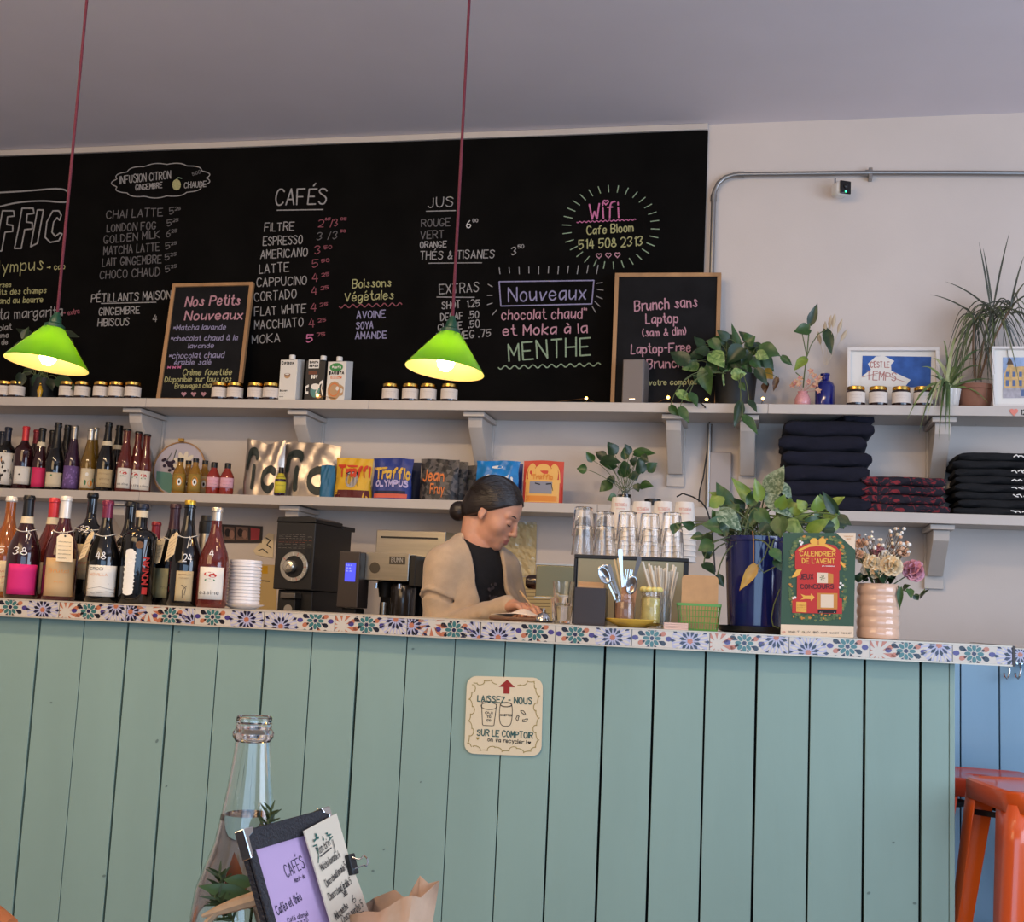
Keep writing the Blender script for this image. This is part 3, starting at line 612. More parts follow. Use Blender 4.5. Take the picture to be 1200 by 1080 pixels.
def pendant(label, prim, ptop, R, Y):
    c = at(prim[0], prim[1], Y); top = at(ptop[0], ptop[1], Y); h = .108
    t = thing('pendant_lamp', label, 'lamp', c, group='green pendant lamps')
    tilt = Matrix.Rotation(math.radians(4.5), 4, 'Y') @ Matrix.Rotation(math.radians(-4), 4, 'X')
    M().lathe([(R, -.0), (R*.985, .004), (R*.62, h*.53), (R*.28, h*.97), (R*.24, h)], 48, T=tilt, cap=False).build('lamp_shade', gsh, t)
    M().lathe([(R-.001, -.0002), (R*.62-.004, h*.50), (R*.25, h*.93), (.0, h*.95)], 48, T=tilt, cap=False).build('shade_lining', ish, t)
    M().lathe([(R*.25, h-.001), (R*.24, h+.008), (R*.15, h+.014), (R*.13, h+.03), (.010, h+.036), (.007, h+.046)], 24, T=tilt).build('cap', capm, t)
    M().lathe([(.0, -.006), (.012, -.003), (.021, .008), (.024, .02), (.021, .034), (.013, .048), (.012, .062)], 20, T=tilt @ Matrix.Translation((0, 0, .004))).build('bulb', bulbm, t)
    M().lathe([(.014, .0742), (.015, .098)], 16, T=tilt).build('socket', capm, t)
    tp = tilt @ Vector((0, 0, h+.045)); z = ZCEIL-c.z
    M().tube([tp, (tp.x, tp.y, tp.z+.1), (tp.x, tp.y, z-.02)], .0042, 8).build('cord', redc, t)
    M().lathe([(.045, 0), (.045, .012), (.01, .03), (0, .03)], 24, c=(tp.x, tp.y, z-.031)).build('ceiling_rose', capm, t)
    return t
pendant('green glass cone pendant lamp at the left, in front of the leafy plant', (54.5, 427), (64, 385), .1155, 2.98)
pendant('green glass cone pendant lamp hanging near the middle, under a red cord', (521, 434), (525, 395), .1095, 3.1)

# ------------------------------------------------------------------ bottles
def glassy(name, c, trans=0., rough=.06): return mat('bottle_'+name, c, rough, trans=trans, coat=.5, ior=1.45)
BM = {'black': glassy('black', (14, 13, 13)), 'wine': glassy('dark_red', (46, 14, 18)), 'wine2': glassy('burgundy', (66, 20, 26)), 'green': glassy('dark_green', (24, 28, 18)),
      'rose': glassy('rose', (122, 46, 38), .5), 'amber': glassy('amber', (176, 98, 34), .5), 'gold': glassy('golden', (138, 104, 38), .4), 'pink': glassy('pink_juice', (168, 58, 44), .35), 'juice': glassy('yellow_juice', (176, 128, 44), .4), 'violet': glassy('violet', (48, 24, 44))}
FO = {'white': (222, 216, 206), 'black': (24, 24, 26), 'red': (196, 52, 58), 'dred': (132, 36, 46), 'purple': (112, 34, 62), 'gold': (206, 166, 60), 'clear': (196, 190, 180), 'dpurple': (58, 34, 42), 'navy': (30, 36, 52), 'silver': (150, 146, 140)}
def foil(k): return mat('foil_'+k, FO[k], .32, metal=.25 if k not in ('gold', 'silver', 'clear') else .8)
LBL = {'white': (226, 220, 208), 'kraft': (196, 162, 116), 'pink': (206, 32, 112), 'rosepink': (214, 44, 96), 'beige': (172, 154, 122), 'cream': (214, 198, 166), 'lilac': (104, 78, 130), 'green': (150, 146, 112), 'lightpink': (222, 168, 180), 'tan': (190, 168, 126), 'dgreen': (48, 62, 48), 'mustard': (150, 122, 52)}
INK = [mat('label_ink', (40, 36, 36), .8), mat('label_red', (190, 50, 44), .8), mat('label_green', (70, 120, 80), .8), mat('label_orange', (226, 140, 50), .8), mat('label_white', (238, 234, 224), .8), mat('label_purple', (140, 110, 170), .8), mat('label_brown', (120, 84, 56), .8), mat('label_blue', (150, 190, 214), .8)]
def prof(kind, r, rn, h):
    if kind == 'bordeaux': P = [(r*.9, 0), (r, .008), (r, .60*h), (r*.97, .635*h), (r*.8, .68*h), (rn*1.5, .72*h), (rn*1.08, .77*h), (rn, .82*h), (rn, .955*h), (rn*1.14, .96*h), (rn*1.14, .985*h), (rn*1.02, h)]
    elif kind == 'magnum': P = [(r*.9, 0), (r, .01), (r, .64*h), (r*.97, .67*h), (r*.84, .71*h), (r*.62, .735*h), (rn*1.2, .75*h), (rn, .78*h), (rn, .955*h), (rn*1.12, .96*h), (rn*1.12, h)]
    elif kind == 'juice': P = [(r*.9, 0), (r, .01), (r, .52*h), (r*.96, .58*h), (r*.78, .68*h), (rn*1.2, .77*h), (rn, .82*h), (rn, h)]
    elif kind == 'champ': P = [(r*.9, 0), (r, .01), (r, .38*h), (r*.97, .44*h), (r*.86, .52*h), (r*.66, .61*h), (rn*1.45, .70*h), (rn*1.15, .78*h), (rn, .86*h), (rn, .93*h), (rn*1.18, .935*h), (rn*1.18, .955*h), (rn, .96*h), (rn*1.05, h)]
    else: P = [(r*.9, 0), (r, .008), (r, .40*h), (r*.965, .47*h), (r*.84, .55*h), (r*.64, .63*h), (rn*1.4, .71*h), (rn*1.1, .77*h), (rn, .84*h), (rn, .955*h), (rn*1.14, .96*h), (rn*1.14, .985*h), (rn*1.02, h)]
    return P
def rad(P, z):
    for (r0, z0), (r1, z1) in zip(P[:-1], P[1:]):
        if z0 <= z <= z1: return r0+(r1-r0)*(z-z0)/max(z1-z0, 1e-9)
    return P[-1][0]
def bottle(label, base, h, r, kind='burg', glass='black', cap='black', capfrac=.22, lab=None, rn=None, cat='bottle', name='wine_bottle', group=None, num=None, tagged=None, band=False, string=False, lab2=None, aim=None, ang=.9):
    """lab = (colour, z0 frac, z1 frac, half angle, art)"""
    rn = rn or (.0145 if r > .03 else .0125); P = prof(kind, r, rn, h)
    t = thing(name, label, cat, base, group=group)
    d = EYE-Vector(base); th = math.atan2(d.y, d.x)+(aim or 0)
    M().lathe(P, 28).build('bottle_glass', BM[glass], t)
    zc = h*(1-capfrac)
    if cap:
        Q = [(rad(P, zc)+.0005, zc)]+[(q[0]+.0006, q[1]) for q in P if q[1] > zc+.002]; Q.append((Q[-1][0]*.96, h+.0015)); Q.append((0, h+.002))
        if cap == 'clear': Q = [(rad(P, zc)+.0005, zc)]+[(q[0]+.0005, q[1]) for q in P if q[1] > zc+.002]+[(P[-1][0], h+.001), (0, h+.0012)]
        M().lathe(Q, 24).build('foil' if capfrac > .1 else 'bottle_cap', foil(cap), t)
    if band: z = zc-.001; M().lathe([(rad(P, z-.02)+.0007, z-.02), (rad(P, z-.01)+.0009, z-.01), (rad(P, z)+.0012, z)], 24, cap=False).build('neck_band', mat('label_white_band', LBL['cream'], .6), t)
    def surf(u, v, w): a = th+u/r; rr = rad(P, v)+.0006+w; return Vector((rr*math.cos(a), rr*math.sin(a), v))
    def patch(m, u0, u1, z0, z1, mi=0, w=0, n=12, nz=4):
        vs = []; fs = []
        for j in range(nz+1):
            for i in range(n+1): vs.append(surf(u0+(u1-u0)*i/n, z0+(z1-z0)*j/nz, w))
        for j in range(nz):
            for i in range(n): k = j*(n+1)+i; fs.append((k, k+1, k+n+2, k+n+1))
        m.add(vs, fs, mi)
    if lab:
        c, f0, f1, ha, art = lab; z0, z1, u = h*f0, h*f1, r*ha
        m = M(); patch(m, -u, u, z0, z1); o = m.build('label', mat('paper_'+c, LBL[c], .7), t, recalc=False, solid=.0004); H = z1-z0
        a = M(); rr_ = random.Random(len(label)*7)
        def T(s, x0, x1, y, cap_, mi, wd=.0011): write(a, s, (x0*u, z0+y*H), (x1*u, z0+y*H), cap_*H, wd, surf, mi, .0006, .05)
        def PG(pts, mi, w=.0005): a.flat([(p[0]*u, z0+p[1]*H) for p in pts], surf, w, mi)
        if art == 'mountain': PG([(-.95, .03), (.95, .03), (.2, .42), (-.2, .55), (-.6, .25)], 1); PG(ell(-.3, .55, .12, .05, 10), 0)
        elif art == 'lines':
            for k in range(3): T('mmnmn', -.6, .6, .75-.2*k, .08, 0, .0007)
        elif art == 'hills':
            T('CROCI', -.8, .0, .84, .09, 0, .0013); T('NOVILLA', -.8, .3, .66, .08, 3, .0009)
            PG([(-.95, .05), (.95, .05), (.95, .3), (.4, .42), (-.1, .3), (-.5, .48), (-.95, .4)], 6)
            for k in range(4): a.stroke([(x*u, z0+H*(.12+.07*k+.04*math.sin(x*4+k))) for x in (-.9, -.5, -.1, .3, .7, .93)], .0009, surf, .0009, 4 if k % 2 else 0)
        elif art == 'fruit':
            PG(ell(-.15, .78, .42, .07, 12), 1); PG(ell(.1, .74, .3, .06, 12), 1, .0007); PG(ell(-.1, .60, .4, .045, 12), 2); T('essine', -.85, .65, .16, .12, 0, .0014)
        elif art == 'orange': PG(ell(.35, .25, .3, .16, 14), 3); PG(ell(-.25, .28, .14, .14, 10), 2); PG(ell(.7, .4, .1, .12, 8), 2); PG(ell(-.1, .7, .2, .1, 8), 4)
        elif art == 'eye': PG(ell(0, .55, .42, .3, 16), 3); PG(ell(0, .52, .27, .2, 14), 4, .0007); PG(ell(0, .52, .12, .1, 10), 0, .0009)
        elif art == 'ornate':
            for k in range(34): PG(ell(rr_.uniform(-.8, .8), rr_.uniform(.1, .9), rr_.uniform(.05, .14), rr_.uniform(.02, .06), 7, rot=rr_.random()*3), (0, 0, 0, 3)[k % 4], .0004+.00002*k)
        elif art == 'dots':
            for k in range(22): PG(ell(rr_.uniform(-.75, .75), rr_.uniform(.12, .88), .07, .05, 7), 5, .0004+.00002*k)
        elif art == 'sketch': T('mnwn', -.7, .7, .7, .12, 6, .0009); T('wmnw', -.6, .6, .4, .14, 6, .0009); T('nmw', -.4, .5, .15, .1, 6, .0009)
        elif art == 'redtext': T('mwnm', -.6, .6, .62, .1, 1, .001); T('nmnwm', -.8, .8, .42, .1, 1, .001); T('mnm', -.5, .5, .25, .08, 1, .0008)
        elif art == 'kraftscript': T('Brutal', -.7, .5, .62, .1, 3, .0012); T('nm', -.3, .3, .35, .05, 3, .0007); a.stroke([(-.9*u, z0+.55*H), (.9*u, z0+.55*H)], .0006, surf, .0006, 6)
        elif art == 'figure': T('mnmwn', -.7, .7, .86, .06, 6, .0007); T('nmwn', -.6, .5, .74, .06, 6, .0006); a.stroke([(-.1*u, z0+.1*H), (-.15*u, z0+.35*H), (.3*u, z0+.5*H), (-.3*u, z0+.52*H), (.2*u, z0+.42*H), (.1*u, z0+.2*H)], .0016, surf, .0006, 0)
        elif art == 'dot': PG(ell(-.3, .8, .1, .07, 8), 2); a.stroke([(-.8*u, z0+.4*H), (.8*u, z0+.4*H)], .0009, surf, .0006, 6)
        elif art == 'wave': a.stroke([(-.9*u, z0+.6*H), (-.2*u, z0+.7*H), (.5*u, z0+.5*H), (.9*u, z0+.8*H)], .0009, surf, .0006, 0); T('mn', -.3, .3, .3, .1, 0, .0007)
        elif art == 'small': T('nmnm', -.6, .6, .55, .16, 1, .0007); T('mnm', -.4, .4, .25, .12, 0, .0005)
        if a.v: a.build('label_print', INK, o, recalc=False, smooth=0)
    if lab2 == 'vertical':      # cream ornate strip and red lettering down the side of the big bottle
        m = M(); u0, u1 = -.85*r, -.1*r
        for k in range(9): m.flat([(u0+(u1-u0)*(.5+.5*math.cos(a_)*(.8+.2*math.sin(5*a_+k))), h*(.13+.046*k)+.013*math.sin(a_)) for a_ in [2*math.pi*i/16 for i in range(16)]], surf, .0003+.00005*k, 4)
        patch(m, u0+.004, u1-.004, h*.10, h*.52, 4, .0002)
        for k, ch in enumerate('MONTANI'): write(m, ch, (r*.62, h*(.20+.043*k)), (r*.62, h*(.20+.043*k)+.012), .017, .0042, surf, 1, .0005, .02)
        patch(m, r*.30, r*.62, h*.10, h*.165, 1, .0003); m.flat(ell(.0, h*.585, .011, .011, 12), surf, .0004, 6); m.build('label', INK, t, recalc=False, smooth=0)
    if num:
        m = M(); s, zf, u0, u1, cp = num; write(m, s, (u0*r, h*zf), (u1*r, h*zf), cp, .0028, surf, 0, .0005, .05); m.build('price_number', mat('paint_marker', (228, 226, 224), .6), t, recalc=False, smooth=0)
    if string or tagged:
        zs = h*.66; rs = rad(P, zs); pts = [((rs+.002)*math.cos(a_), (rs+.002)*math.sin(a_), zs+.004*math.sin(a_*2+1)) for a_ in [2*math.pi*i/24 for i in range(25)]]
        so = M().tube(pts, .0012, 6)
        fr = lambda dx, dz, out: Vector(((rs+out)*math.cos(th)-dx*math.sin(th), (rs+out)*math.sin(th)+dx*math.cos(th), zs+dz))
        if string: so.tube([fr(.004, 0, .003), fr(.012, -.012, .006), fr(.009, -.028, .012), fr(.003, -.018, .009), fr(.006, -.002, .004), fr(.001, -.034, .014)], .0012, 6)
        if tagged:
            ph_, dz, lean = tagged; tl = .078; tw_ = .044; at_ = th-ph_; top = Vector(((rs+.016)*math.cos(at_), (rs+.016)*math.sin(at_), zs+dz)); so.tube([Vector((rs*math.cos(at_+e_)*1.04, rs*math.sin(at_+e_)*1.04, zs)) if e_ else top for e_ in (.35, 0, -.35)], .0011, 6)
            R_ = Matrix.Translation(top) @ Matrix.Rotation(at_-math.pi/2, 4, 'Z') @ Matrix.Rotation(.36, 4, 'X') @ Matrix.Rotation(lean, 4, 'Y')
            tf = lambda u_, v_, w_: R_ @ Vector((-u_, w_, v_))
            tgm = M(); tgm.prism([(-tw_*.28, .006), (tw_*.28, .006), (tw_/2, -.004), (tw_/2, -tl), (-tw_/2, -tl), (-tw_/2, -.004)], tf, 0, .0008); to = tgm.build('price_tag', creamp, t, smooth=0)
            k = M(); k.flat(ell(0, .0, .0032, .0032, 10), tf, .0011, 0)
            for i in range(5): write(k, 'mnmnwm'[:5-(i == 4)], (-tw_*.38, -.020-.0125*i), (tw_*(.38 if i < 4 else .1), -.020-.0125*i), .0045, .0008, tf, 0, .0011)
            k.build('tag_writing', INK, to, recalc=False, smooth=0)
        so.build('string', strm, t)
    return t
def onC(px, off): p = atc(px, 706, off); return Vector((p.x, p.y, ZC))
def cbottle(label, xb, xt, yt, wpx, off, **k):       # stands on the counter: base x, top x/y, width in pixels
    b = onC(xb, off); top = Plane(b, CT, Z).hit(xt, yt); return bottle(label, b, top.z-ZC, wpx*mpp(b)/2, **k)
G1 = 'wine bottles lined up on the counter'
cbottle('amber bottle with white foil cap, far left of the counter, behind bottle marked 38', 2, 20, 582.5, 38, .17, glass='amber', cap='white', capfrac=.05, lab=('cream', .06, .36, 1.0, 'redtext'), num=('57', .43, -.55, .45, .02), group=G1)
cbottle('dark red bottle marked 38 with a bright pink label', 23, 33, 581, 38, .06, glass='wine', cap='black', capfrac=.20, lab=('pink', .04, .33, .95, None), num=('38', .42, -.7, .15, .021), string=True, band=True, group=G1)
cbottle('rosé bottle with red foil cap, half hidden behind the white-capped one', 53, 67, 584, 36, .18, glass='rose', cap='red', capfrac=.19, lab=('cream', .05, .36, 1.1, 'wave'), band=True, group=G1)
cbottle('rosé bottle with white foil cap, kraft label and a cream paper tag', 67, 76.5, 582, 39, .07, glass='wine2', cap='white', capfrac=.21, lab=('kraft', .04, .40, .95, 'kraftscript'), tagged=(-.12, -.014, 0), num=('4', .52, -.35, -.1, .016), group=G1)
cbottle('tall black bottle marked 32 with a beige label, behind the bottle marked 48', 98, 110, 578, 38, .20, kind='bordeaux', glass='black', cap='black', capfrac=.05, lab=('beige', .20, .52, 1.0, 'redtext'), num=('32', .63, -.75, -.1, .018), string=True, group=G1)
cbottle('dark bottle marked 48 with purple foil and a white landscape label', 117, 126.5, 587, 37, .06, glass='black', cap='purple', capfrac=.17, lab=('white', .06, .36, 1.0, 'hills'), num=('48', .42, -.5, .1, .02), tagged=(1.25, .0, .25), group=G1)
cbottle('black bottle partly hidden behind the very wide bottle with red lettering', 144, 155, 589, 36, .18, glass='black', cap='black', capfrac=.04, lab=('mustard', .05, .34, 1.3, 'lines'), num=('9', .50, -.8, -.5, .018), string=True, tagged=(1.2, -.02, .2), group=G1)
cbottle('very wide black bottle with an ornate cream strip and red vertical lettering', 158, 166, 591, 41, .08, kind='magnum', rn=.0165, glass='black', cap='navy', capfrac=.06, lab2='vertical', band=True, group=G1)
cbottle('slim dark red bottle just visible between the wide bottle and the bottle marked 24', 176, 186, 612, 20, .22, glass='wine2', cap='dred', capfrac=.2, lab=('rosepink', .04, .22, 1.3, None), group=G1)
cbottle('dark bottle with brown-purple foil and a sage label, behind the bottle marked 24', 197, 208, 591, 36, .17, glass='black', cap='dpurple', capfrac=.25, lab=('green', .07, .36, 1.1, 'wave'), tagged=(.75, -.01, .3), aim=-.25, group=G1)
cbottle('black sparkling bottle marked 24 with gold cap and small kraft label', 214, 221, 587, 38, .06, kind='champ', glass='black', cap='gold', capfrac=.035, lab=('tan', .05, .33, .52, 'figure'), num=('24', .42, -.2, .35, .02), tagged=(1.15, .0, .5), string=True, aim=.0, group=G1)
cbottle('clear rosé bottle with a red fruit label, right end of the wine row', 247, 254.5, 595, 36, .06, glass='rose', cap='clear', capfrac=.13, lab=('white', .08, .40, .85, 'fruit'), num=('4', .50, -.25, .05, .02), aim=-.1, group=G1)
b = onC(237, .22); hh = atc(237, 604, .22).z-ZC; rr = 21*mpp(b)/2
t = thing('thermos_flask', 'silver flask with black lid behind the clear rosé bottle', 'flask', b)
M().lathe([(rr*.9, 0), (rr*.94, .006), (rr*.94, hh*.74), (rr*.9, hh*.80)], 28).build('flask_body', steel, t)
M().lathe([(rr*.98, hh*.801), (rr*1.02, hh*.84), (rr*1.0, hh*.93), (rr*.9, hh*.94), (rr*.86, hh), (0, hh)], 28).build('lid', blackp, t)

# bottles on the lower wall shelf
def onS(px, py, dy): p = at(px, py, YS+dy); return Vector((p.x, p.y, Z2T))
def sbottle(label, xb, xt, yt, wpx, dy, **k):
    b = onS(xb, 575, dy); return bottle(label, b, Plane(b, X, Z).hit(xt, yt).z-Z2T, wpx*mpp(b)/2, **k)
G2 = 'bottles on the lower wall shelf'
sbottle('dark bottle behind the one with the ornate rounded label, far left of the shelf', -3, 5, 506, 20, .17, kind='bordeaux', glass='black', cap='navy', group=G2)
sbottle('dark bottle with an ornate black-and-white label at the left end of the shelf', 3, 11, 501, 22, .06, kind='bordeaux', glass='black', cap='navy', lab=('white', .07, .58, 1.15, 'ornate'), group=G2)
sbottle('red-capped bottle with a white label showing a red mountain', 24, 29.5, 500, 22, .06, kind='bordeaux', glass='wine', cap='red', lab=('white', .08, .36, .95, 'mountain'), group=G2)
sbottle('dark bottle with dull red cap behind the hot-pink-labelled bottle', 37, 43, 504, 18, .17, glass='wine', cap='dred', group=G2)
sbottle('dark bottle with black cap and a hot pink label', 43.5, 50.5, 502, 17, .06, glass='wine', cap='black', lab=('rosepink', .05, .36, 1.1, None), band=True, group=G2)
sbottle('dark bottle with a thin neck behind the cream-labelled champagne bottle', 56, 61, 504.5, 17, .18, glass='wine', cap='black', group=G2)
sbottle('big black champagne bottle with a low cream label', 61.5, 68, 495.5, 21.5, .06, kind='champ', glass='black', cap='black', capfrac=.38, lab=('cream', .05, .26, .95, 'dot'), group=G2)
sbottle('black-foiled bottle half hidden left of the purple-labelled bottle', 73, 79, 498.5, 18, .18, kind='champ', glass='black', cap='black', capfrac=.4, group=G2)
sbottle('dark bottle with a mottled purple label', 81.5, 89.5, 499, 18.5, .07, glass='violet', cap='silver', capfrac=.2, lab=('lilac', .04, .38, 1.25, 'dots'), group=G2)
sbottle('golden bottle behind the one with the orange-fruit label', 106, 109.5, 501, 17, .17, glass='gold', cap='clear', capfrac=.18, group=G2)
sbottle('golden bottle with a cream label showing an orange', 101, 104, 502, 18.5, .07, glass='gold', cap='clear', capfrac=.18, lab=('cream', .05, .36, 1.0, 'orange'), group=G2)
sbottle('black champagne bottle with a kraft label and pale neck band', 121, 127, 495, 21, .06, kind='champ', glass='black', cap='black', capfrac=.27, lab=('tan', .06, .32, .95, 'sketch'), band=True, group=G2)
sbottle('black champagne bottle behind the kraft-labelled one', 134, 140, 499, 19, .18, kind='champ', glass='black', cap='black', capfrac=.28, band=True, group=G2)
for i, (xb, xt, yt, dy, lb) in enumerate(((143.5, 150, 503, .06, 'left of three matching'), (157, 161, 506, .10, 'middle of three matching'), (167.5, 169.5, 509, .12, 'right of three matching'))):
    sbottle('rosé bottle with a white red-fruit label, '+lb, xb, xt, yt, 18.5 if i == 0 else 16.5, dy, glass='rose', cap='black', capfrac=.03, lab=('white', .06, .38, .9, 'fruit'), group='matching rosé bottles with fruit labels')
G3 = 'small juice bottles on the lower shelf'
for xb, yt, dy, lb in ((209, 537, .06, 'yellow juice bottle with an orange eye label, left of the front pair'), (227, 537.5, .06, 'yellow juice bottle with an orange eye label, right of the front pair'), (218.5, 540, .15, 'yellow juice bottle behind, between the two front ones'), (238, 540, .15, 'yellow juice bottle behind, beside the pink juice')):
    sbottle(lb, xb, xb+2, yt, 16, dy, kind='juice', rn=.0125, glass='juice', cap='black', capfrac=.1, lab=('mustard' if dy < .1 else 'tan', .08, .56, 1.1, 'eye'), name='juice_bottle', group=G3)
for xb, yt, lb in ((249, 542, 'red juice bottle with pale pink label, left of the two'), (265, 543, 'red juice bottle with pale pink label, right of the two')):
    sbottle(lb, xb, xb+1.5, yt, 16.5, .06, kind='juice', rn=.0135, glass='pink', cap='black', capfrac=.16, lab=('lightpink', .22, .54, 1.15, 'small'), name='juice_bottle', group=G3)
b = onS(328, 578, .03); sbottle('small bottle with a bright yellow label in front of the silver bags', 328, 329, 548, 13.5, .02, kind='juice', rn=.010, glass='violet', cap='black', capfrac=.2, lab=(LBL.setdefault('yellow', (216, 200, 60)) and 'yellow', .10, .80, 1.25, 'lines'), name='juice_bottle')

# embroidery hoop behind the juice bottles
c = at(210, 547, YW-.07); R_ = 33*mpp(c); c.z = Z2T+R_+.001
T_ = Matrix.Rotation(math.radians(90-7), 4, 'X')
t = thing('embroidery_hoop', 'round wooden embroidery hoop with flowers leaning behind the juice bottles', 'embroidery', c)
M().lathe([(R_*.955, -.004), (R_, -.004), (R_, .004), (R_*.955, .004), (R_*.955, -.004)], 48, T=T_, cap=False).build('hoop', wood, t)
hp = lambda u, v, w: T_ @ Vector((u*R_, v*R_, .0+w))
m = M(); HM = [mat('linen', (186, 178, 186), .9), mat('thread_cream', (226, 214, 190), .8), mat('thread_dark', (48, 34, 52), .8), mat('thread_teal', (98, 142, 132), .8), mat('thread_plum', (96, 42, 60), .8), mat('thread_green', (74, 86, 62), .8)]
m.flat(ell(0, 0, .955, .955, 40), hp, -.001, 0); m.flat([(-.85, -.1), (-.3, -.15), (-.1, -.4), (-.2, -.9), (-.55, -.75), (-.82, -.42)], hp, .001, 3)
for k in range(9):
    a = 2*math.pi*k/9; m.flat(ell(.15+.24*math.cos(a), .22+.24*math.sin(a), .2, .09, 10, rot=a), hp, .0014+.0001*k, 1)
m.flat(ell(.15, .22, .09, .09, 10), hp, .003, 1)
for k in range(16): m.flat(ell(-.65+.5*rnd.random(), .5*rnd.random()-.1, .07, .06, 8), hp, .002+.0001*k, 2)
for k in range(9): m.flat(ell(-.1+.5*rnd.random(), -.75+.5*rnd.random(), .12, .06, 8, rot=rnd.random()*3), hp, .002+.0001*k, (4, 2, 5)[k % 3])
for a, b_ in (((-.3, .1), (-.2, .7)), ((-.5, .3), (-.35, .6)), ((.1, -.1), (.0, -.6))): m.stroke([a, b_], .03, hp, .0018, 5)
m.build('stitched_fabric', HM, t, recalc=False, smooth=0)
M().box(-.012, .012, -.006, .006, R_-.002, R_+.012).build('clamp', goldm, t)

# jam jars on the upper shelf
jarm = mat('jam_glass', (36, 16, 14), .08, coat=.5); jlab = mat('jar_label', (220, 208, 196), .7)
def jar_proto(label, loc, rz, group):
    t = thing('jam_jar', label, 'jar', loc, rz, group); r, h = .0365, .079
    M().lathe([(r*.93, 0), (r, .006), (r, h*.74), (r*.93, h*.80), (r*.86, h*.82)], 28).build('jar_glass', jarm, t)
    M().lathe([(r*.90, h*.815), (r*.93, h*.83), (r*.93, h*.97), (r*.88, h), (0, h)], 28).build('lid', goldm, t)
    n = 16; vs = []; fs = []
    for z in (h*.16, h*.70):
        for i in range(n+1): a = -math.pi/2-1.25+2.5*i/n; vs.append(((r+.0006)*math.cos(a), (r+.0006)*math.sin(a), z))
    for i in range(n): fs.append((i, i+1, n+2+i, n+1+i))
    lo = M().add(vs, fs).build('label', jlab, t, recalc=False)
    m = M(); f = lambda u, v, w: Vector(((r+.001)*math.cos(-math.pi/2+u/r), (r+.001)*math.sin(-math.pi/2+u/r), v))
    write(m, 'nmnmnm', (-.022, h*.50), (.022, h*.50), .004, .0007, f); write(m, 'nmnm', (-.015, h*.38), (.015, h*.38), .003, .0006, f); m.build('label_print', mat('jar_ink', (178, 164, 160), .8), lo, recalc=False, smooth=0)
    return t
def onU(px, py, dy): p = at(px, py, YS+dy); return Vector((p.x, p.y, Z1T+.001))
rows = [('left of the small chalk sign', (5, 19, 78, 96, 118, 136, 155), .05), ('between chalk sign and cartons', (257, 275, 299, 317), .05), ('under the middle pendant lamp', (457, 480.5, 501.5, 526), .05), ('in front of the blue framed picture', (1003, 1029, 1056, 1081.5), .05)]
jp = None
for where, xs_, dy in rows:
    for i, px in enumerate(xs_):
        loc = onU(px, 465+px*.007, dy); d = EYE-loc; rz = math.atan2(d.y, d.x)+math.pi/2
        lb = f'gold-lidded jar, {ordn(i)} from left in the row {where}'
        if jp is None: jp = jar_proto(lb, loc, rz, 'jam jars on the upper shelf')
        else: clone(jp, loc, lb, rz)

# ------------------------------------------------------------------ cartons, leaning chalk signs, speaker
def carton(label, px, ytop, wpx, dy, mats, art, rz=0, capx=.0, depth_=.065):
    loc = onU(px, 468, dy); w = wpx*mpp(loc); h = Plane(loc, X, Z).hit(px+1, ytop).z-loc.z
    t = thing('milk_carton', label, 'carton', loc, rz, 'drink cartons on the upper shelf')
    m = M(); m.box(-w/2, w/2, -depth_/2, depth_/2, 0, h-.012); m.add([(-w/2, -depth_/2, h-.012), (w/2, -depth_/2, h-.012), (w/2, depth_/2, h), (-w/2, depth_/2, h)], [(0, 1, 2, 3)]); m.add([(-w/2, depth_/2, h-.012), (w/2, depth_/2, h-.012), (w/2, depth_/2, h), (-w/2, depth_/2, h), (-w/2, -depth_/2, h-.012), (w/2, -depth_/2, h-.012)], [(0, 3, 2, 1), (4, 3, 0), (5, 1, 2)])
    m.build('carton_body', mats[0], t, smooth=0, bevel=.0015)
    M().lathe([(.0135, 0), (.0135, .018), (.012, .020), (0, .02)], 20, c=(capx, -.005, h-.006)).build('screw_cap', mat('white_plastic', (222, 220, 215), .4), t)
    a = M(); f = lambda u, v, w_: Vector((u*w/2, -depth_/2-.0002-w_, v*h)); art(a, f, w, h); a.build('print', mats[1:], t, smooth=0, recalc=False); return t
def W2(m, f, s, x0, x1, y, cap, wd, mi, jit=.02, dy=0): 
    gl_f = f; write(m, s, (x0, y), (x1, y+dy), cap, wd, f, mi, .0005, jit)
whc = mat('carton_white', (222, 218, 210), .5); bkc = mat('carton_black', (38, 36, 36), .5)
ca_mats = [mat('print_ink', (40, 40, 42), .7), mat('print_green', (64, 140, 74), .7), mat('print_orange', (216, 120, 60), .7), mat('print_tan', (188, 150, 110), .7), mat('print_white', (226, 222, 214), .7), mat('print_teal', (84, 132, 128), .7), mat('print_brown', (112, 66, 46), .7)]
def art1(a, f, w, h):
    g = lambda u, v, w_: f(u, v, w_)
    W2(a, g, 'Oatbox', -.85, .55, .84, .055, .03, 0); a.flat(ell(-.1, .57, .36, .06, 14), f, .0005, 3); a.flat(ell(-.1, .60, .36, .03, 14), f, .0008, 6); a.flat(ell(-.1, .605, .26, .018, 14), f, .001, 4)
    W2(a, g, 'Boisson', -.85, .0, .22, .03, .02, 0); W2(a, g, 'nmnm', -.85, -.2, .15, .02, .012, 0); W2(a, g, 'mnm', -.85, -.4, .09, .02, .012, 0)
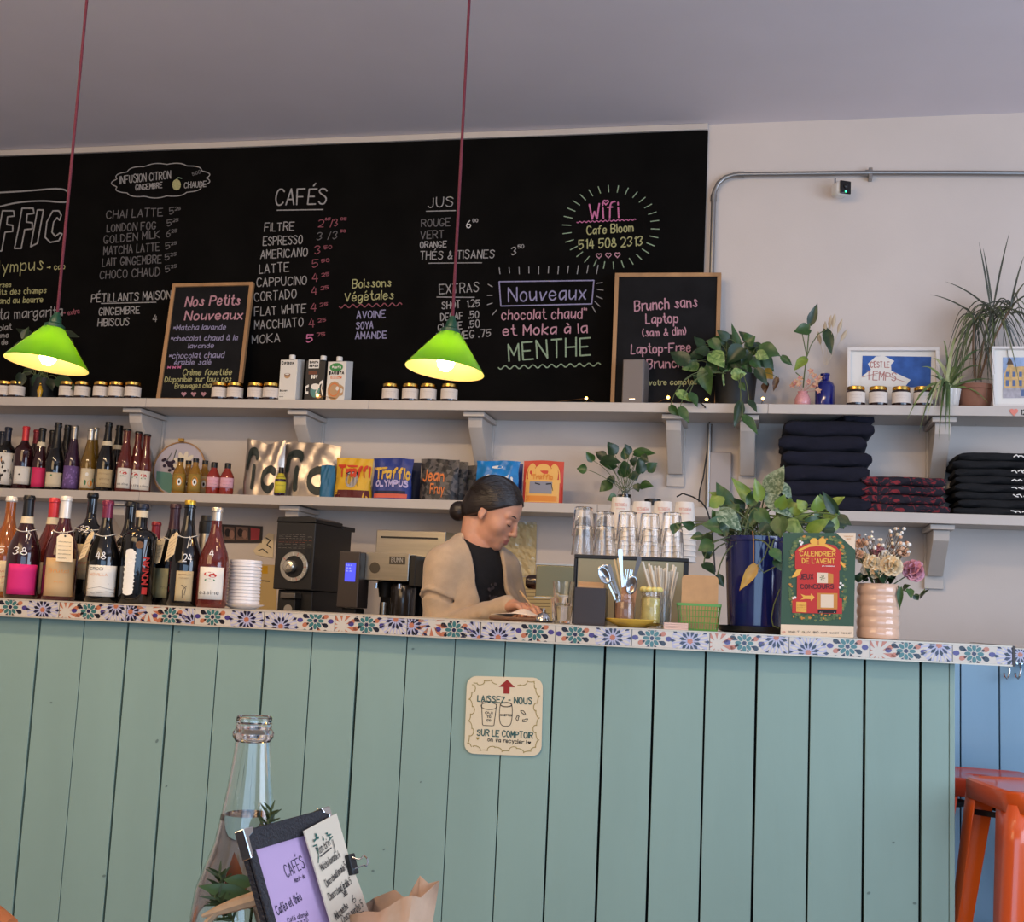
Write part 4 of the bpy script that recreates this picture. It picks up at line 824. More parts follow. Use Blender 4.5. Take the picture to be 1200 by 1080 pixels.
def art2(a, f, w, h):
    a.prism([(-.75, .76), (.35, .76), (.35, .96), (-.75, .96)], f, .0003, .0005, 4); W2(a, f, 'BARISTA', -.65, .25, .88, .035, .03, 0); W2(a, f, 'SERIES', -.65, .25, .80, .035, .03, 0)
    a.prism([(-.7, .62), (.2, .62), (.2, .70), (-.7, .70)], f, .0003, .0005, 6); W2(a, f, 'SOY', -.4, .25, .54, .05, .05, 4)
    a.flat(ell(.1, .25, .5, .16, 16), f, .0005, 5); a.flat(ell(.1, .34, .46, .07, 16), f, .0008, 4); a.stroke([(-.6, .2), (-.85, .2), (-.9, .32), (-.6, .36)], .07, f, .0008, 4); a.stroke([(.2, .2), (.6, .42), (.85, .46), (.75, .3), (.9, .16)], .08, f, .001, 4); a.flat(ell(.5, .12, .3, .05, 10), f, .0011, 3)
def art3(a, f, w, h):
    a.flat(ell(-.05, .80, .72, .10, 18), f, .0005, 1); W2(a, f, 'Pacific', -.5, .45, .78, .04, .03, 4); W2(a, f, 'BARISTA', -.8, .8, .64, .055, .045, 0); a.prism([(-.6, .53), (.6, .53), (.6, .59), (-.6, .59)], f, .0003, .0005, 2); W2(a, f, 'COCONUT', -.5, .5, .545, .03, .02, 4)
    a.flat(ell(-.15, .25, .72, .22, 20), f, .0005, 3); a.flat(ell(-.15, .27, .55, .16, 20), f, .0008, 2); a.flat(ell(-.15, .27, .48, .135, 20), f, .001, 3); a.stroke([(.5, .15), (.8, .18), (.85, .3), (.5, .36)], .08, f, .001, 3); a.flat(ell(.2, .3, .18, .05, 10), f, .0013, 4)
t = carton('white carton with a little cup picture, left of the three cartons', 340, 420, 22, .07, [whc]+ca_mats, art1, rz=-.10, capx=0)
t = carton('black carton with a picture of a cup, middle of the three cartons', 371, 421, 24, .08, [bkc]+ca_mats, art2, rz=-.04, capx=.022)
t = carton('white carton with a green oval and tan cup, right of the three cartons', 396.5, 422, 24, .07, [whc]+ca_mats, art3, rz=-.12, capx=-.004)

def leansign(label, corners, base_dy, lean, writing, ft=.017):
    TL, TR, BR, BL = corners; b = onU(BL[0], BL[1], base_dy); pl = Plane(b, X, (0, lean, 1))
    t = thing('chalk_sign', label, 'sign', b); q = [pl.pix(*c) for c in (TL, TR, BR, BL)]
    dy = min(q[2][1], q[3][1]); q[3] = (q[3][0], .001); q[2] = (q[2][0], .001)
    def inset(k):
        cx = [sum(p[i] for p in q)/4 for i in (0, 1)]; W_ = (q[1][0]-q[0][0]); H_ = q[0][1]-q[3][1]
        return [(p[0]+(k if p[0] < cx[0] else -k), p[1]+(k if p[1] < cx[1] else -k)) for p in q]
    i_ = inset(ft)
    for k, nm in enumerate(('top', 'right', 'bottom', 'left')):
        j = (k+1) % 4; M().prism([q[k], q[j], i_[j], i_[k]], pl, -.012, .008).build('frame_rail', wood, t, world=True, smooth=0, bevel=.001)
    M().prism(inset(ft-.002), pl, -.008, .0).build('slate_panel', slatem, t, world=True, smooth=0)
    m = M()
    for l in writing:
        s, x0, y0, x1, y1, cap, c, wp = l
        if s == 'heart': m.flat([pl.pix(*p) for p in heart(x0, y0, x1)], pl, .0008, CI[c])
        else: pwrite(m, pl, s, x0, y0, x1, y1, cap, wp, CI[c], .06, w=.0008)
    m.build('chalk_lettering', CL, t, world=True, smooth=0, recalc=False); return t
leansign('small wooden-framed chalk sign announcing new drinks, tilted, left of the jars', ((203, 333), (297.5, 331), (282, 467), (184, 467)), .10, .26,
  [('Nos Petits', 217, 359, 280.6, 357, 13, 'p', 2.2), ('Nouveaux', 216.4, 375, 283.6, 374, 11.5, 'p', 2.2), ('*Matcha lavande', 203, 387, 264, 386, 7, 'l', 1.2), ('*chocolat chaud à la', 200, 399.5, 278, 398.5, 7, 'l', 1.2), ('lavande', 220.6, 408, 250, 407.5, 6, 'l', 1.2), ('*chocolat chaud', 198, 420, 262, 419, 7.5, 'l', 1.2), ('érable salé', 204, 427.5, 247, 427, 6.5, 'l', 1.2),
   ('***', 195.6, 434, 211, 434, 8, 'm', 1.2), ('Crème fouettée', 214, 439.5, 271, 439, 7.5, 'y', 1.3), ('Disponible sur tous nos', 193, 447.5, 270.5, 446.8, 6.5, 'y', 1.2), ('Breuvages chauds', 204.8, 455, 257, 454, 6.5, 'y', 1.2), ('heart', 215.5, 461.5, 3.2, 0, 0, 'p', 1), ('heart', 227, 461.5, 3.2, 0, 0, 'p', 1), ('heart', 238.5, 461.5, 3.2, 0, 0, 'p', 1)])
leansign('large wooden-framed chalk sign about laptop-free brunch behind the speaker', ((721, 320.5), (845.5, 320), (842, 473), (715.5, 471.5)), .14, .11,
  [('Brunch sans', 744, 364.5, 817, 359.5, 13, 'p', 1.9), ('Laptop', 757, 379, 794, 378, 11.5, 'p', 1.8), ('(sam & dim)', 752, 394.5, 805, 392, 9.5, 'p', 1.5), ('Laptop-Free', 739.6, 414.5, 809, 412, 11.5, 'p', 1.8), ('Brunch', 758, 432, 800, 430, 11.5, 'p', 1.8), ('à votre comptoir', 753, 451.5, 818, 450, 6.5, 'y', 1.3)])
b = onU(741, 470, .06); k = mpp(b); h = 55*k; t = thing('speaker', 'slim pale grey speaker standing in front of the brunch sign', 'speaker', b, -.12)
M().box(-13*k, 13*k, 0, .10, 0, h).build('cabinet', mat('speaker_grey', (112, 104, 100), .5), t, bevel=.004)
M().box(-12*k, 12*k, -.006, -.0003, .004, h-.004).build('grille', mat('speaker_cloth', (132, 122, 116), .9, bump=.3, bscale=900), t, bevel=.003)
M().box(-.012, .012, -.0072, -.0061, .022, .026).build('badge', chrome, t)

# fairy lights along the upper shelf
fm = mat('fairy_bulb', (255, 210, 120), .3, emit=(255, 190, 80), estr=14); wirem = mat('copper_wire', (130, 96, 60), .4, .8)
fl = [(372, 463, .02), (687, 466.5, .03), (783, 465.5, .0), (828, 468, .02), (878, 461, .12), (894, 467, .08)]
pts = [at(x, y, YS+d_) for x, y, d_ in fl]
for p in pts: p.z = max(p.z, Z1T+.007)
t = thing('fairy_lights', 'string of tiny warm fairy lights lying along the upper shelf', 'fairy lights', (pts[0].x, pts[0].y, Z1T))
wp = []
for a, b in zip(pts[:-1], pts[1:]):
    for i in range(8): s_ = i/8; p = a.lerp(b, s_); wp.append((p.x, p.y+.02*math.sin(s_*12)*(1 if 0 < i < 7 else 0)+.03*math.sin(s_*math.pi), Z1T+.0035+(p.z-Z1T-.0035)*(1 if i == 0 else .1)))
wp.append(pts[-1]); M().tube(wp, .0012, 5).build('wire', wirem, t, world=True)
for p in pts: M().ball(p, .0062, 10, 8).build('bulb', fm, t, world=True)

# ------------------------------------------------------------------ coffee bags on the lower shelf
def pouch(label, px0, px1, ytop, dy, mats, art, rz=0, crumple=0, thick=.06, taper=.03, group='coffee bags on the lower shelf', name='coffee_bag', jag=None):
    cx = (px0+px1)/2; loc = onS(cx, 580, dy); w = (px1-px0)*mpp(loc)/math.cos(rz); h = Plane(loc, X, Z).hit(cx+1, ytop).z-Z2T
    t = thing(name, label, 'bag', loc, rz, group); nx, nz = 18, 16; rr = random.Random(int(px0*7))
    ph = [rr.uniform(0, 6) for _ in range(6)]
    def th_(u, v): return thick/2*(1-abs(u)**5)*(1-v**1.6)**.9*(.75+.25*min(1, (1-v)*4))+.0012
    def hw(v): return w/2*(1-taper*4*(v-.0)*v*(1-v)+.0*v)
    def cr(u, v): return crumple*(.006*math.sin(5*u+7*v+ph[0])+.004*math.sin(11*u-9*v+ph[1])+.003*math.sin(19*v+ph[2]+6*u))*(.3+v)
    def top(u): return h*(1+(jag(u) if jag else .012*math.sin(3*u+ph[3])))
    def front(u, v, s=-1, w_=0): return Vector((u*hw(v)+cr(v, u)*.6, s*(th_(u, v)+w_)+cr(u, v), v*top(u)+.0003))
    m = M()
    for s in (-1, 1):
        vs = [front(-1+2*i/nx, j/nz, s) for j in range(nz+1) for i in range(nx+1)]
        fs = [(j*(nx+1)+i, j*(nx+1)+i+1, (j+1)*(nx+1)+i+1, (j+1)*(nx+1)+i) for j in range(nz) for i in range(nx)]
        m.add(vs, fs)
    # close the rim and the bottom
    B = lambda s, i, j: (0 if s < 0 else (nx+1)*(nz+1))+j*(nx+1)+i
    for i in range(nx): m.f.append((B(-1, i, nz), B(-1, i+1, nz), B(1, i+1, nz), B(1, i, nz))); m.f.append((B(-1, i, 0), B(1, i, 0), B(1, i+1, 0), B(-1, i+1, 0))); m.m += [0, 0]
    for j in range(nz):
        for i in (0, nx): m.f.append((B(-1, i, j), B(-1, i, j+1), B(1, i, j+1), B(1, i, j))); m.m.append(0)
    m.build('bag_body', mats[0], t, smooth=40)
    a = M(); f = lambda u, v, w_: front(u, v, -1, w_); art(a, f)
    if a.v: a.build('bag_print', mats[1:], t, recalc=False, smooth=0)
    return t
def wr(a, f, s, x0, x1, y, cap, wd, mi, dy=0): write(a, s, (x0, y), (x1, y+dy), cap, wd, f, mi, .0034, .02)
def dense(poly, n=6):
    out = []
    for i in range(len(poly)):
        p, q = poly[i], poly[(i+1) % len(poly)]; out += [(p[0]+(q[0]-p[0])*k/n, p[1]+(q[1]-p[1])*k/n) for k in range(n)]
    return out
def gridpoly(a, f, x0, x1, y0, y1, mi, w=.001, nx=10, ny=6):
    vs = [f(x0+(x1-x0)*i/nx, y0+(y1-y0)*j/ny, w) for j in range(ny+1) for i in range(nx+1)]
    a.add(vs, [(j*(nx+1)+i, j*(nx+1)+i+1, (j+1)*(nx+1)+i+1, (j+1)*(nx+1)+i) for j in range(ny) for i in range(nx)], mi)
foilb = mat('silver_foil', (176, 164, 152), .3, .85, bump=.25, bscale=14)
dg = mat('bag_dark_green', (30, 40, 36), .5)
def fic(a, f):
    wd = .17
    for pts in (_smooth([(-.80, .66), (-.72, .77), (-.5, .80), (-.34, .78), (-.30, .70)]), [(-.78, .66), (-.82, .5)], [(-.42, .16), (-.42, .52)], _smooth([(.62, .44), (.4, .52), (.1, .44), (.06, .30), (.14, .18), (.42, .10), (.62, .18)])):
        q = [(x0+(x1-x0)*k/5, y0+(y1-y0)*k/5) for (x0, y0), (x1, y1) in zip(pts[:-1], pts[1:]) for k in range(5)]+[pts[-1]]
        a.stroke(q, wd, f, .0045, 0)
jag1 = lambda u: .03*math.cos(3.2*u+2.6)-.05*max(0, .45-abs(u-.05))+.02*(u < -.8)
jag2 = lambda u: .02-.10*max(0, u-.35)**1.0-.03*max(0, -u-.6)
pouch('crumpled silver foil bag with big dark letters, left of the pair', 283, 333, 517, .07, [foilb, dg], fic, crumple=.45, thick=.07, jag=jag1)
pouch('crumpled silver foil bag with big dark letters, right of the pair', 328, 397, 520, .10, [foilb, dg], fic, crumple=.45, thick=.08, jag=jag2)
pouch('narrow teal-blue coffee bag side-on between the silver and yellow bags', 374, 392, 545, .05, [mat('bag_teal', (40, 104, 138), .5, bump=.2, bscale=40), dg], lambda a, f: None, thick=.05, crumple=.3)
yb = [mat('bag_yellow', (222, 172, 38), .45), mat('bag_red', (206, 62, 30), .6), mat('bag_maroon', (92, 24, 26), .6), mat('bag_grey', (176, 166, 158), .6), inkm]
def art_y(a, f):
    gridpoly(a, f, -.92, .92, .0, .2, 1, .0008, 10, 3)
    for u0, u1, v in ((-.82, .2, .80),): a.stroke([(u0, v), (u1, v)], .06, f, .0014, 0)
    wr(a, f, 'Traffi', -.72, .92, .54, .24, .10, 0); a.flat(dense(ell(-.02, .45, .34, .20, 14), 1), f, .0022, 2)
    for k in range(10): a.stroke([(-.28+.07*k, .3+.02*(k % 3)), (-.25+.06*k, .58-.03*(k % 2))], .018, f, .0028+.0001*k, (3, 2, 1)[k % 3])
    a.flat(ell(-.02, .62, .36, .06, 12), f, .0029, 3)
pouch('yellow coffee bag with red lettering', 391, 436, 537, .05, yb, art_y, thick=.06, crumple=.5)
bb = [mat('bag_blue', (36, 54, 128), .45), mat('bag_gold', (226, 178, 70), .6), mat('bag_lilac', (190, 176, 216), .6), mat('bag_orange', (214, 98, 76), .6), mat('bag_darkblue', (20, 26, 58), .6)]
def art_b(a, f):
    a.stroke([(-.9, .75), (-.25, .75)], .06, f, .0014, 0); wr(a, f, 'Traffic', -.8, .95, .50, .24, .085, 0); wr(a, f, 'OLYMPUS', -.75, .85, .31, .13, .06, 1, .0); gridpoly(a, f, -.82, .82, .03, .13, 2, .001, 10, 2); gridpoly(a, f, -.75, .75, .13, .2, 3, .001, 10, 2)
pouch('dark blue coffee bag partly hidden behind the bright blue one', 444, 493, 542, .15, [bb[4]], lambda a, f: None, thick=.05)
pouch('blue coffee bag with gold and lilac lettering', 435, 483, 537, .05, bb, art_b, thick=.06, crumple=.4)
kb = bpy.data.materials.new('bag_mottled'); kb.use_nodes = True; nt = kb.node_tree; vo = nt.nodes.new('ShaderNodeTexVoronoi'); vo.inputs['Scale'].default_value = 70; rp = nt.nodes.new('ShaderNodeValToRGB'); rp.color_ramp.elements[0].color = srgb(24, 22, 24); rp.color_ramp.elements[1].color = srgb(88, 80, 76); rp.color_ramp.elements[0].position = .35; rp.color_ramp.elements[1].position = .7
tc = nt.nodes.new('ShaderNodeTexCoord'); nt.links.new(tc.outputs['Object'], vo.inputs['Vector']); nt.links.new(vo.outputs['Color'], rp.inputs[0]); nt.links.new(rp.outputs[0], nt.nodes['Principled BSDF'].inputs['Base Color']); nt.nodes['Principled BSDF'].inputs['Roughness'].default_value = .5
ok_ = mat('bag_orange_ink', (222, 124, 62), .6)
def art_j(a, f): wr(a, f, 'Jean', -.82, .30, .46, .26, .06, 0); wr(a, f, 'Fruy', -.35, .35, .16, .22, .05, 0)
pouch('black mottled coffee bag at the back, nearest the blue bag', 515, 561, 545, .20, [kb, ok_], lambda a, f: None, thick=.05)
pouch('black mottled coffee bag just behind the one with orange lettering', 503, 548, 541, .13, [kb, ok_], lambda a, f: None, thick=.05)
pouch('black mottled coffee bag with orange lettering', 491, 537, 538, .05, [kb, ok_], art_j, thick=.06, crumple=.3)
sb = [mat('bag_skyblue', (24, 122, 190), .3, noise=.15, nscale=20), whitep]
pouch('deep blue coffee bag behind the bright blue one', 573, 612, 543, .14, [bb[0]], lambda a, f: None, thick=.05)
pouch("bright blue coffee bag behind the person's head", 556, 608, 540, .05, sb, lambda a, f: (wr(a, f, 'Clouds', -.5, .75, .5, .14, .05, 0), a.flat(ell(0, .84, .25, .04, 12), f, .0012, 0)), thick=.06, crumple=.6)
ob = [mat('bag_redorange', (204, 66, 44), .45), mat('bag_peach', (236, 180, 96), .6), mat('bag_orange2', (224, 140, 56), .6), mat('bag_greyblue', (140, 140, 150), .6), inkm]
def art_o(a, f):
    gridpoly(a, f, -.84, .84, .02, .56, 0, .0008); a.flat(ell(0, .70, .46, .22, 18), f, .0012, 0)
    for s in (-1, 1):
        a.flat(ell(s*.55, .66, .2, .24, 14, rot=s*-.3), f, .0014, 0); a.stroke(_smooth([(s*.85, .5), (s*.8, .8), (s*.55, .93), (s*.4, .85)]), .06, f, .0018, 0)
    gridpoly(a, f, -.75, .75, .04, .17, 1, .0016); gridpoly(a, f, -.62, .50, .22, .50, 2, .002); wr(a, f, 'Traffic', -.5, .5, .56, .10, .045, 1)
    a.stroke([(-.35, .46), (-.1, .43)], .03, f, .003, 3); a.stroke([(.2, .44), (.45, .46), (.55, .3)], .03, f, .003, 3)
pouch('red and orange coffee bag at the right end of the row', 612, 660, 540, .05, ob, art_o, thick=.06, taper=.01)
b = onS(765, 586, .10); k = mpp(b); t = thing('black_tin', 'small low black tin with a lid right of the cutting in the jar', 'tin', b)
M().lathe([(9*k, 0), (9.2*k, .004), (9.2*k, .020)], 24).build('tin_body', blackp, t); M().lathe([(9.8*k, .0203), (9.8*k, .034), (9*k, .036), (0, .036)], 24).build('lid', blackp, t)

# ------------------------------------------------------------------ folded clothes
def fold_mesh(w, d, h, seed, layers=1):
    r = random.Random(seed); m = M(); ns = 16; nx = 16; sec = []
    for k in range(ns):
        a = 2*math.pi*k/ns; c, s = math.cos(a), math.sin(a); sec.append((math.copysign(abs(c)**.32, c)*d/2, math.copysign(abs(s)**.5, s)*h/2))
    p = [r.uniform(0, 6) for _ in range(5)]; vs = []
    for i in range(nx+1):
        t_ = -1+2*i/nx; e = (1-abs(t_)**18)**.5 if abs(t_) < 1 else 0; e = .5+.5*e
        for k, (y, z) in enumerate(sec):
            wob = .0028*math.sin(4*t_+p[0]+k*.9)+.0018*math.sin(9*t_+p[1]+k*2.1)
            vs.append((t_*w/2*(1+.012*math.sin(k*1.3+p[2])), y*(.97+.03*e)+wob*1.5, (z*e+wob*.8+.0015*math.sin(5*t_+p[3]))+h/2))
    fs = [(i*ns+k, i*ns+(k+1) % ns, (i+1)*ns+(k+1) % ns, (i+1)*ns+k) for i in range(nx) for k in range(ns)]
    fs += [tuple(range(ns-1, -1, -1)), tuple(nx*ns+k for k in range(ns))]
    return m.add(vs, fs)
navy = mat('navy_cloth', (20, 21, 36), .95, noise=.15, nscale=30, bump=.15, bscale=300); blk = mat('black_cloth', (22, 23, 26), .95, noise=.15, nscale=30, bump=.15, bscale=300)
plaid = bpy.data.materials.new('red_patterned_cloth'); plaid.use_nodes = True; nt = plaid.node_tree; n_ = nt.nodes.new('ShaderNodeTexNoise'); n_.inputs['Scale'].default_value = 26; n_.inputs['Distortion'].default_value = 2.5; rp = nt.nodes.new('ShaderNodeValToRGB'); rp.color_ramp.elements[0].position = .54; rp.color_ramp.elements[0].color = srgb(28, 24, 36); rp.color_ramp.elements[1].position = .64; rp.color_ramp.elements[1].color = srgb(132, 38, 46)
tc = nt.nodes.new('ShaderNodeTexCoord'); nt.links.new(tc.outputs['Object'], n_.inputs['Vector']); nt.links.new(n_.outputs[0], rp.inputs[0]); nt.links.new(rp.outputs[0], nt.nodes['Principled BSDF'].inputs['Base Color']); nt.nodes['Principled BSDF'].inputs['Roughness'].default_value = .9
def pile(pxs, ybot, ytop, n, dy, mt, names, group, seed, dep=.24, jx=.012, thin=None):
    b = onS((pxs[0]+pxs[1])/2, ybot, dy); w = (pxs[1]-pxs[0])*mpp(b); H = Plane(b, X, Z).hit((pxs[0]+pxs[1])/2+2, ytop).z-Z2T; hs = H/n; r = random.Random(seed)
    for i in range(n):
        t = fold_mesh(w*(1-.03*r.random()), dep, hs*1.06, seed*31+i); o = t.build('folded_shirt', mt, None, smooth=60)
        o.location = (b.x+r.uniform(-jx, jx), YS+.03+dep/2+r.uniform(0, .01), Z2T+.001+hs*i); o.rotation_euler = (0, r.uniform(-.008, .008), r.uniform(-.05, .05))
        tag(o, names(i, n), 'shirt', group); yield o
pos = lambda i, n: 'at the bottom' if i == 0 else ('on top' if i == n-1 else f'{ordn(i)} from the bottom')
for o in pile((915, 1016), 597, 497, 6, .12, navy, lambda i, n: f'thick folded navy garment, {pos(i, n)} of the tall stack', 'tall stack of navy garments', 3): pass
o = fold_mesh(.12, .16, .045, 77).build('folded_shirt', navy, None, smooth=60); p = onS(998, 500, .14); o.location = (p.x, p.y, Z2T+.001+Plane(p, X, Z).hit(1000, 513).z-Z2T-.004); o.rotation_euler = (0, .1, .3)
o.location.z = Z2T+ (Plane(p, X, Z).hit(1000, 499).z-Z2T)+.002
tag(o, 'rumpled dark garment end lying on the right of the tall navy stack', 'shirt')
for o in pile((1011, 1107), 603, 561, 4, .10, plaid, lambda i, n: f'folded navy and red patterned garment, {pos(i, n)} of the low stack', 'low stack of red-patterned garments', 5): pass
for i, o in enumerate(pile((1118, 1212), 607, 534, 8, .12, blk, lambda i, n: f'folded black shirt, {pos(i, n)} of the right-hand stack', 'right-hand stack of black shirts', 9, jx=.009)):
    if i in (0, 2, 3, 4, 5, 7):
        m = M(); f = lambda u, v, w_: Vector((u, -.1245-w_, v)); r = random.Random(i)
        for k in range(5): x_ = .045+.02*k+r.uniform(0, .008); m.stroke([(x_, .012+r.uniform(0, .01)), (x_+.01, .02+r.uniform(-.006, .006)), (x_+.018, .013)], .0045, f, 0)
        m.build('white_print', whitep, o, recalc=False, smooth=0)

# ------------------------------------------------------------------ framed pictures and small vases on the upper shelf
def picture(label, corners, base_dy, lean, fm_, mount, art, ft, ftk=.018, mk=.0):
    TL, TR, BR, BL = corners; b = onU(BL[0], BL[1], base_dy); pl = Plane(b, X, (0, lean, 1)); t = thing('framed_picture', label, 'picture', b, group='framed pictures on the upper shelf')
    q = [pl.pix(*c) for c in (TL, TR, BR, BL)]; x0 = (q[0][0]+q[3][0])/2; x1 = (q[1][0]+q[2][0])/2; y1 = (q[0][1]+q[1][1])/2; y0 = .001
    for r in ((x0, x1, y1-ft, y1), (x0, x1, y0, y0+ft), (x0, x0+ft, y0+ft, y1-ft), (x1-ft, x1, y0+ft, y1-ft)):
        M().prism([(r[0], r[2]), (r[1], r[2]), (r[1], r[3]), (r[0], r[3])], pl, -.006, ftk).build('frame_rail', fm_, t, world=True, smooth=0, bevel=.0012)
    M().prism([(x0+ft, y0+ft), (x1-ft, y0+ft), (x1-ft, y1-ft), (x0+ft, y1-ft)], pl, -.005, .0).build('mount', mount, t, world=True, smooth=0)
    a = M(); ms = art(a, pl); a.build('artwork', ms, t, world=True, smooth=0, recalc=False); return pl
wf = mat('white_frame', (222, 216, 210), .4)
blu = mat('paint_blue', (54, 92, 160), .8, noise=.25, nscale=24, bump=0)
def artA(a, pl):
    P = lambda pts: [pl.pix(900+x/4, 340+y/4) for x, y in pts]
    a.flat(P([(443, 307), (765, 312), (762, 455), (438, 455)]), pl, .0012, 0)
    a.flat(P([(436, 455), (432, 410), (482, 372), (468, 345), (505, 310), (545, 308), (592, 332), (576, 350), (578, 378), (668, 420), (640, 455)]), pl, .0016, 1)
    for s, x0, y0, x1, y1, c in (("C'EST LE", 480, 362, 568, 362, 7), ('TEMPS', 462, 420, 600, 424, 10)): pwrite(a, pl, s, 900+x0/4, 340+y0/4, 900+x1/4, 340+y1/4, c, 1.2, 2, .08, w=.002)
    a.stroke(P([(440, 408), (520, 388), (640, 430)]), .003, pl, .002, 2)
    return [blu, whitep, mat('brick_line', (176, 120, 112), .8)]
picture('white-framed blue picture with a white building, behind four jars', ((994, 407.5), (1101, 409), (1100, 474), (991, 473)), .15, .12, wf, whitep, artA, .014)
def artB(a, pl):
    P = lambda pts: [pl.pix(880+x/2.84, 120+y/2.84) for x, y in pts]; r = random.Random(4)
    a.flat(P([(838, 848), (1000, 848), (1000, 982), (838, 984)]), pl, .0010, 0); a.flat(P([(842, 905), (856, 872), (866, 862), (876, 880), (930, 876), (1000, 870), (1000, 950), (842, 950)]), pl, .0013, 1)
    for k in range(7): x_ = 848+k*22; a.flat(P([(x_, 896), (x_+10, 896), (x_+10, 914), (x_, 914)]), pl, .0016, 2); a.flat(P([(x_, 924), (x_+10, 924), (x_+10, 944), (x_, 944)]), pl, .0016, 2)
    a.flat(P([(838, 950), (1000, 946), (1000, 982), (838, 984)]), pl, .0015, 3); a.flat(P([(850, 872), (862, 848), (874, 872)]), pl, .0016, 4); a.flat(P([(900, 956), (940, 954), (942, 976), (898, 978)]), pl, .0018, 2)
    return [mat('wash_sky', (150, 172, 206), .8, noise=.2, nscale=40), mat('wash_ochre', (206, 172, 116), .8, noise=.2, nscale=60), mat('wash_blue', (92, 112, 150), .8), mat('wash_grey', (170, 166, 172), .8, noise=.2, nscale=60), mat('wash_brown', (96, 78, 66), .8)]
picture('white-framed watercolour of a street at the right end of the shelf', ((1162, 406.5), (1243, 408), (1243, 478), (1162, 476)), .05, .10, wf, whitep, artB, .010)
p = at(1188, 483, YS-.004); t = thing('heart_ornament', 'small pink heart ornament stuck on the front of the upper shelf', 'ornament', p); pl = Plane((0, YS-.0005, 0), X, Z)
M().prism([pl.pix(*q) for q in heart(1188, 482.5, 5)], pl, .0, .003).build('heart', mat('coral', (222, 132, 116), .6), t, world=True, smooth=0)
m = M(); pwrite(m, pl, '12', 1196, 486, 1202, 486, 6, 1.1, 0, .02, w=.0004); m.build('number', inkm, t, world=True, smooth=0, recalc=False)

# ------------------------------------------------------------------ plants
def leafmat(name, c, c2, sc=30):
    m = bpy.data.materials.new(name); m.use_nodes = True; nt = m.node_tree; b = nt.nodes['Principled BSDF']; n = nt.nodes.new('ShaderNodeTexNoise'); n.inputs['Scale'].default_value = sc; n.inputs['Detail'].default_value = 5; n.inputs['Distortion'].default_value = 1.0
    tc = nt.nodes.new('ShaderNodeTexCoord'); r = nt.nodes.new('ShaderNodeValToRGB'); r.color_ramp.elements[0].position = .42; r.color_ramp.elements[1].position = .66; r.color_ramp.elements[0].color = srgb(*c); r.color_ramp.elements[1].color = srgb(*c2)
    nt.links.new(tc.outputs['Object'], n.inputs['Vector']); nt.links.new(n.outputs[0], r.inputs[0]); nt.links.new(r.outputs[0], b.inputs['Base Color']); b.inputs['Roughness'].default_value = .36
    return m
lg = leafmat('leaf_green', (48, 78, 36), (66, 98, 44)); ld = leafmat('leaf_dark', (30, 52, 28), (44, 68, 34)); ll = leafmat('leaf_variegated', (80, 116, 52), (150, 172, 98), 45); ly = leafmat('leaf_yellow', (186, 138, 46), (206, 160, 60)); lb_ = leafmat('leaf_brown', (70, 46, 30), (96, 66, 40)); lsil = leafmat('leaf_silver', (72, 96, 66), (150, 164, 136), 90); ldim = leafmat('leaf_dim', (34, 44, 28), (48, 58, 36))
lyg = leafmat('leaf_lime', (104, 128, 44), (136, 152, 60))
LM = [lg, ld, ll, ly, lb_, lsil, lyg, ldim]
stemm = mat('stem_green', (92, 104, 62), .6); soil = mat('potting_soil', (44, 32, 24), .95, noise=.4, nscale=90, bump=.5, bscale=90)
WPRO = ((0, .0), (.03, .30), (.09, .66), (.2, .95), (.32, 1.0), (.46, .92), (.6, .74), (.74, .50), (.86, .27), (.94, .12), (1, 0))
WNAR = ((0, .05), (.08, .35), (.22, .8), (.4, 1.0), (.58, .92), (.74, .66), (.88, .32), (1, 0))
def leaf(m, base, tip, width, nrm, mi=0, fold=.25, droop=.12, pro=WPRO, notch=.10):
    base, tip = Vector(base), Vector(tip); ax = tip-base; L = ax.length; ax = ax/L; nrm = (nrm-ax*nrm.dot(ax)).normalized(); sd = ax.cross(nrm); vs = []; fs = []
    for s, w in pro:
        c = base+ax*(L*s)-nrm*(droop*L*s*s); hw = w*width/2; back = -notch*L*(1 if s < .05 else max(0, 1-s*5))*(w > 0)
        for k in (-1, -.5, 0, .5, 1):
            ripple = .03*width*math.sin(s*9+k*3)*abs(k)
            vs.append(c+sd*hw*k+nrm*(fold*hw*abs(k)**1.3+ripple)+ax*back*abs(k))
    for i in range(len(pro)-1):
        for k in range(4): a = i*5+k; fs.append((a, a+1, a+6, a+5))
    m.add(vs, fs, mi)
def bez(a, b, c, n=8): return [a*(1-t)**2+b*2*t*(1-t)+c*t*t for t in [i/n for i in range(n+1)]]
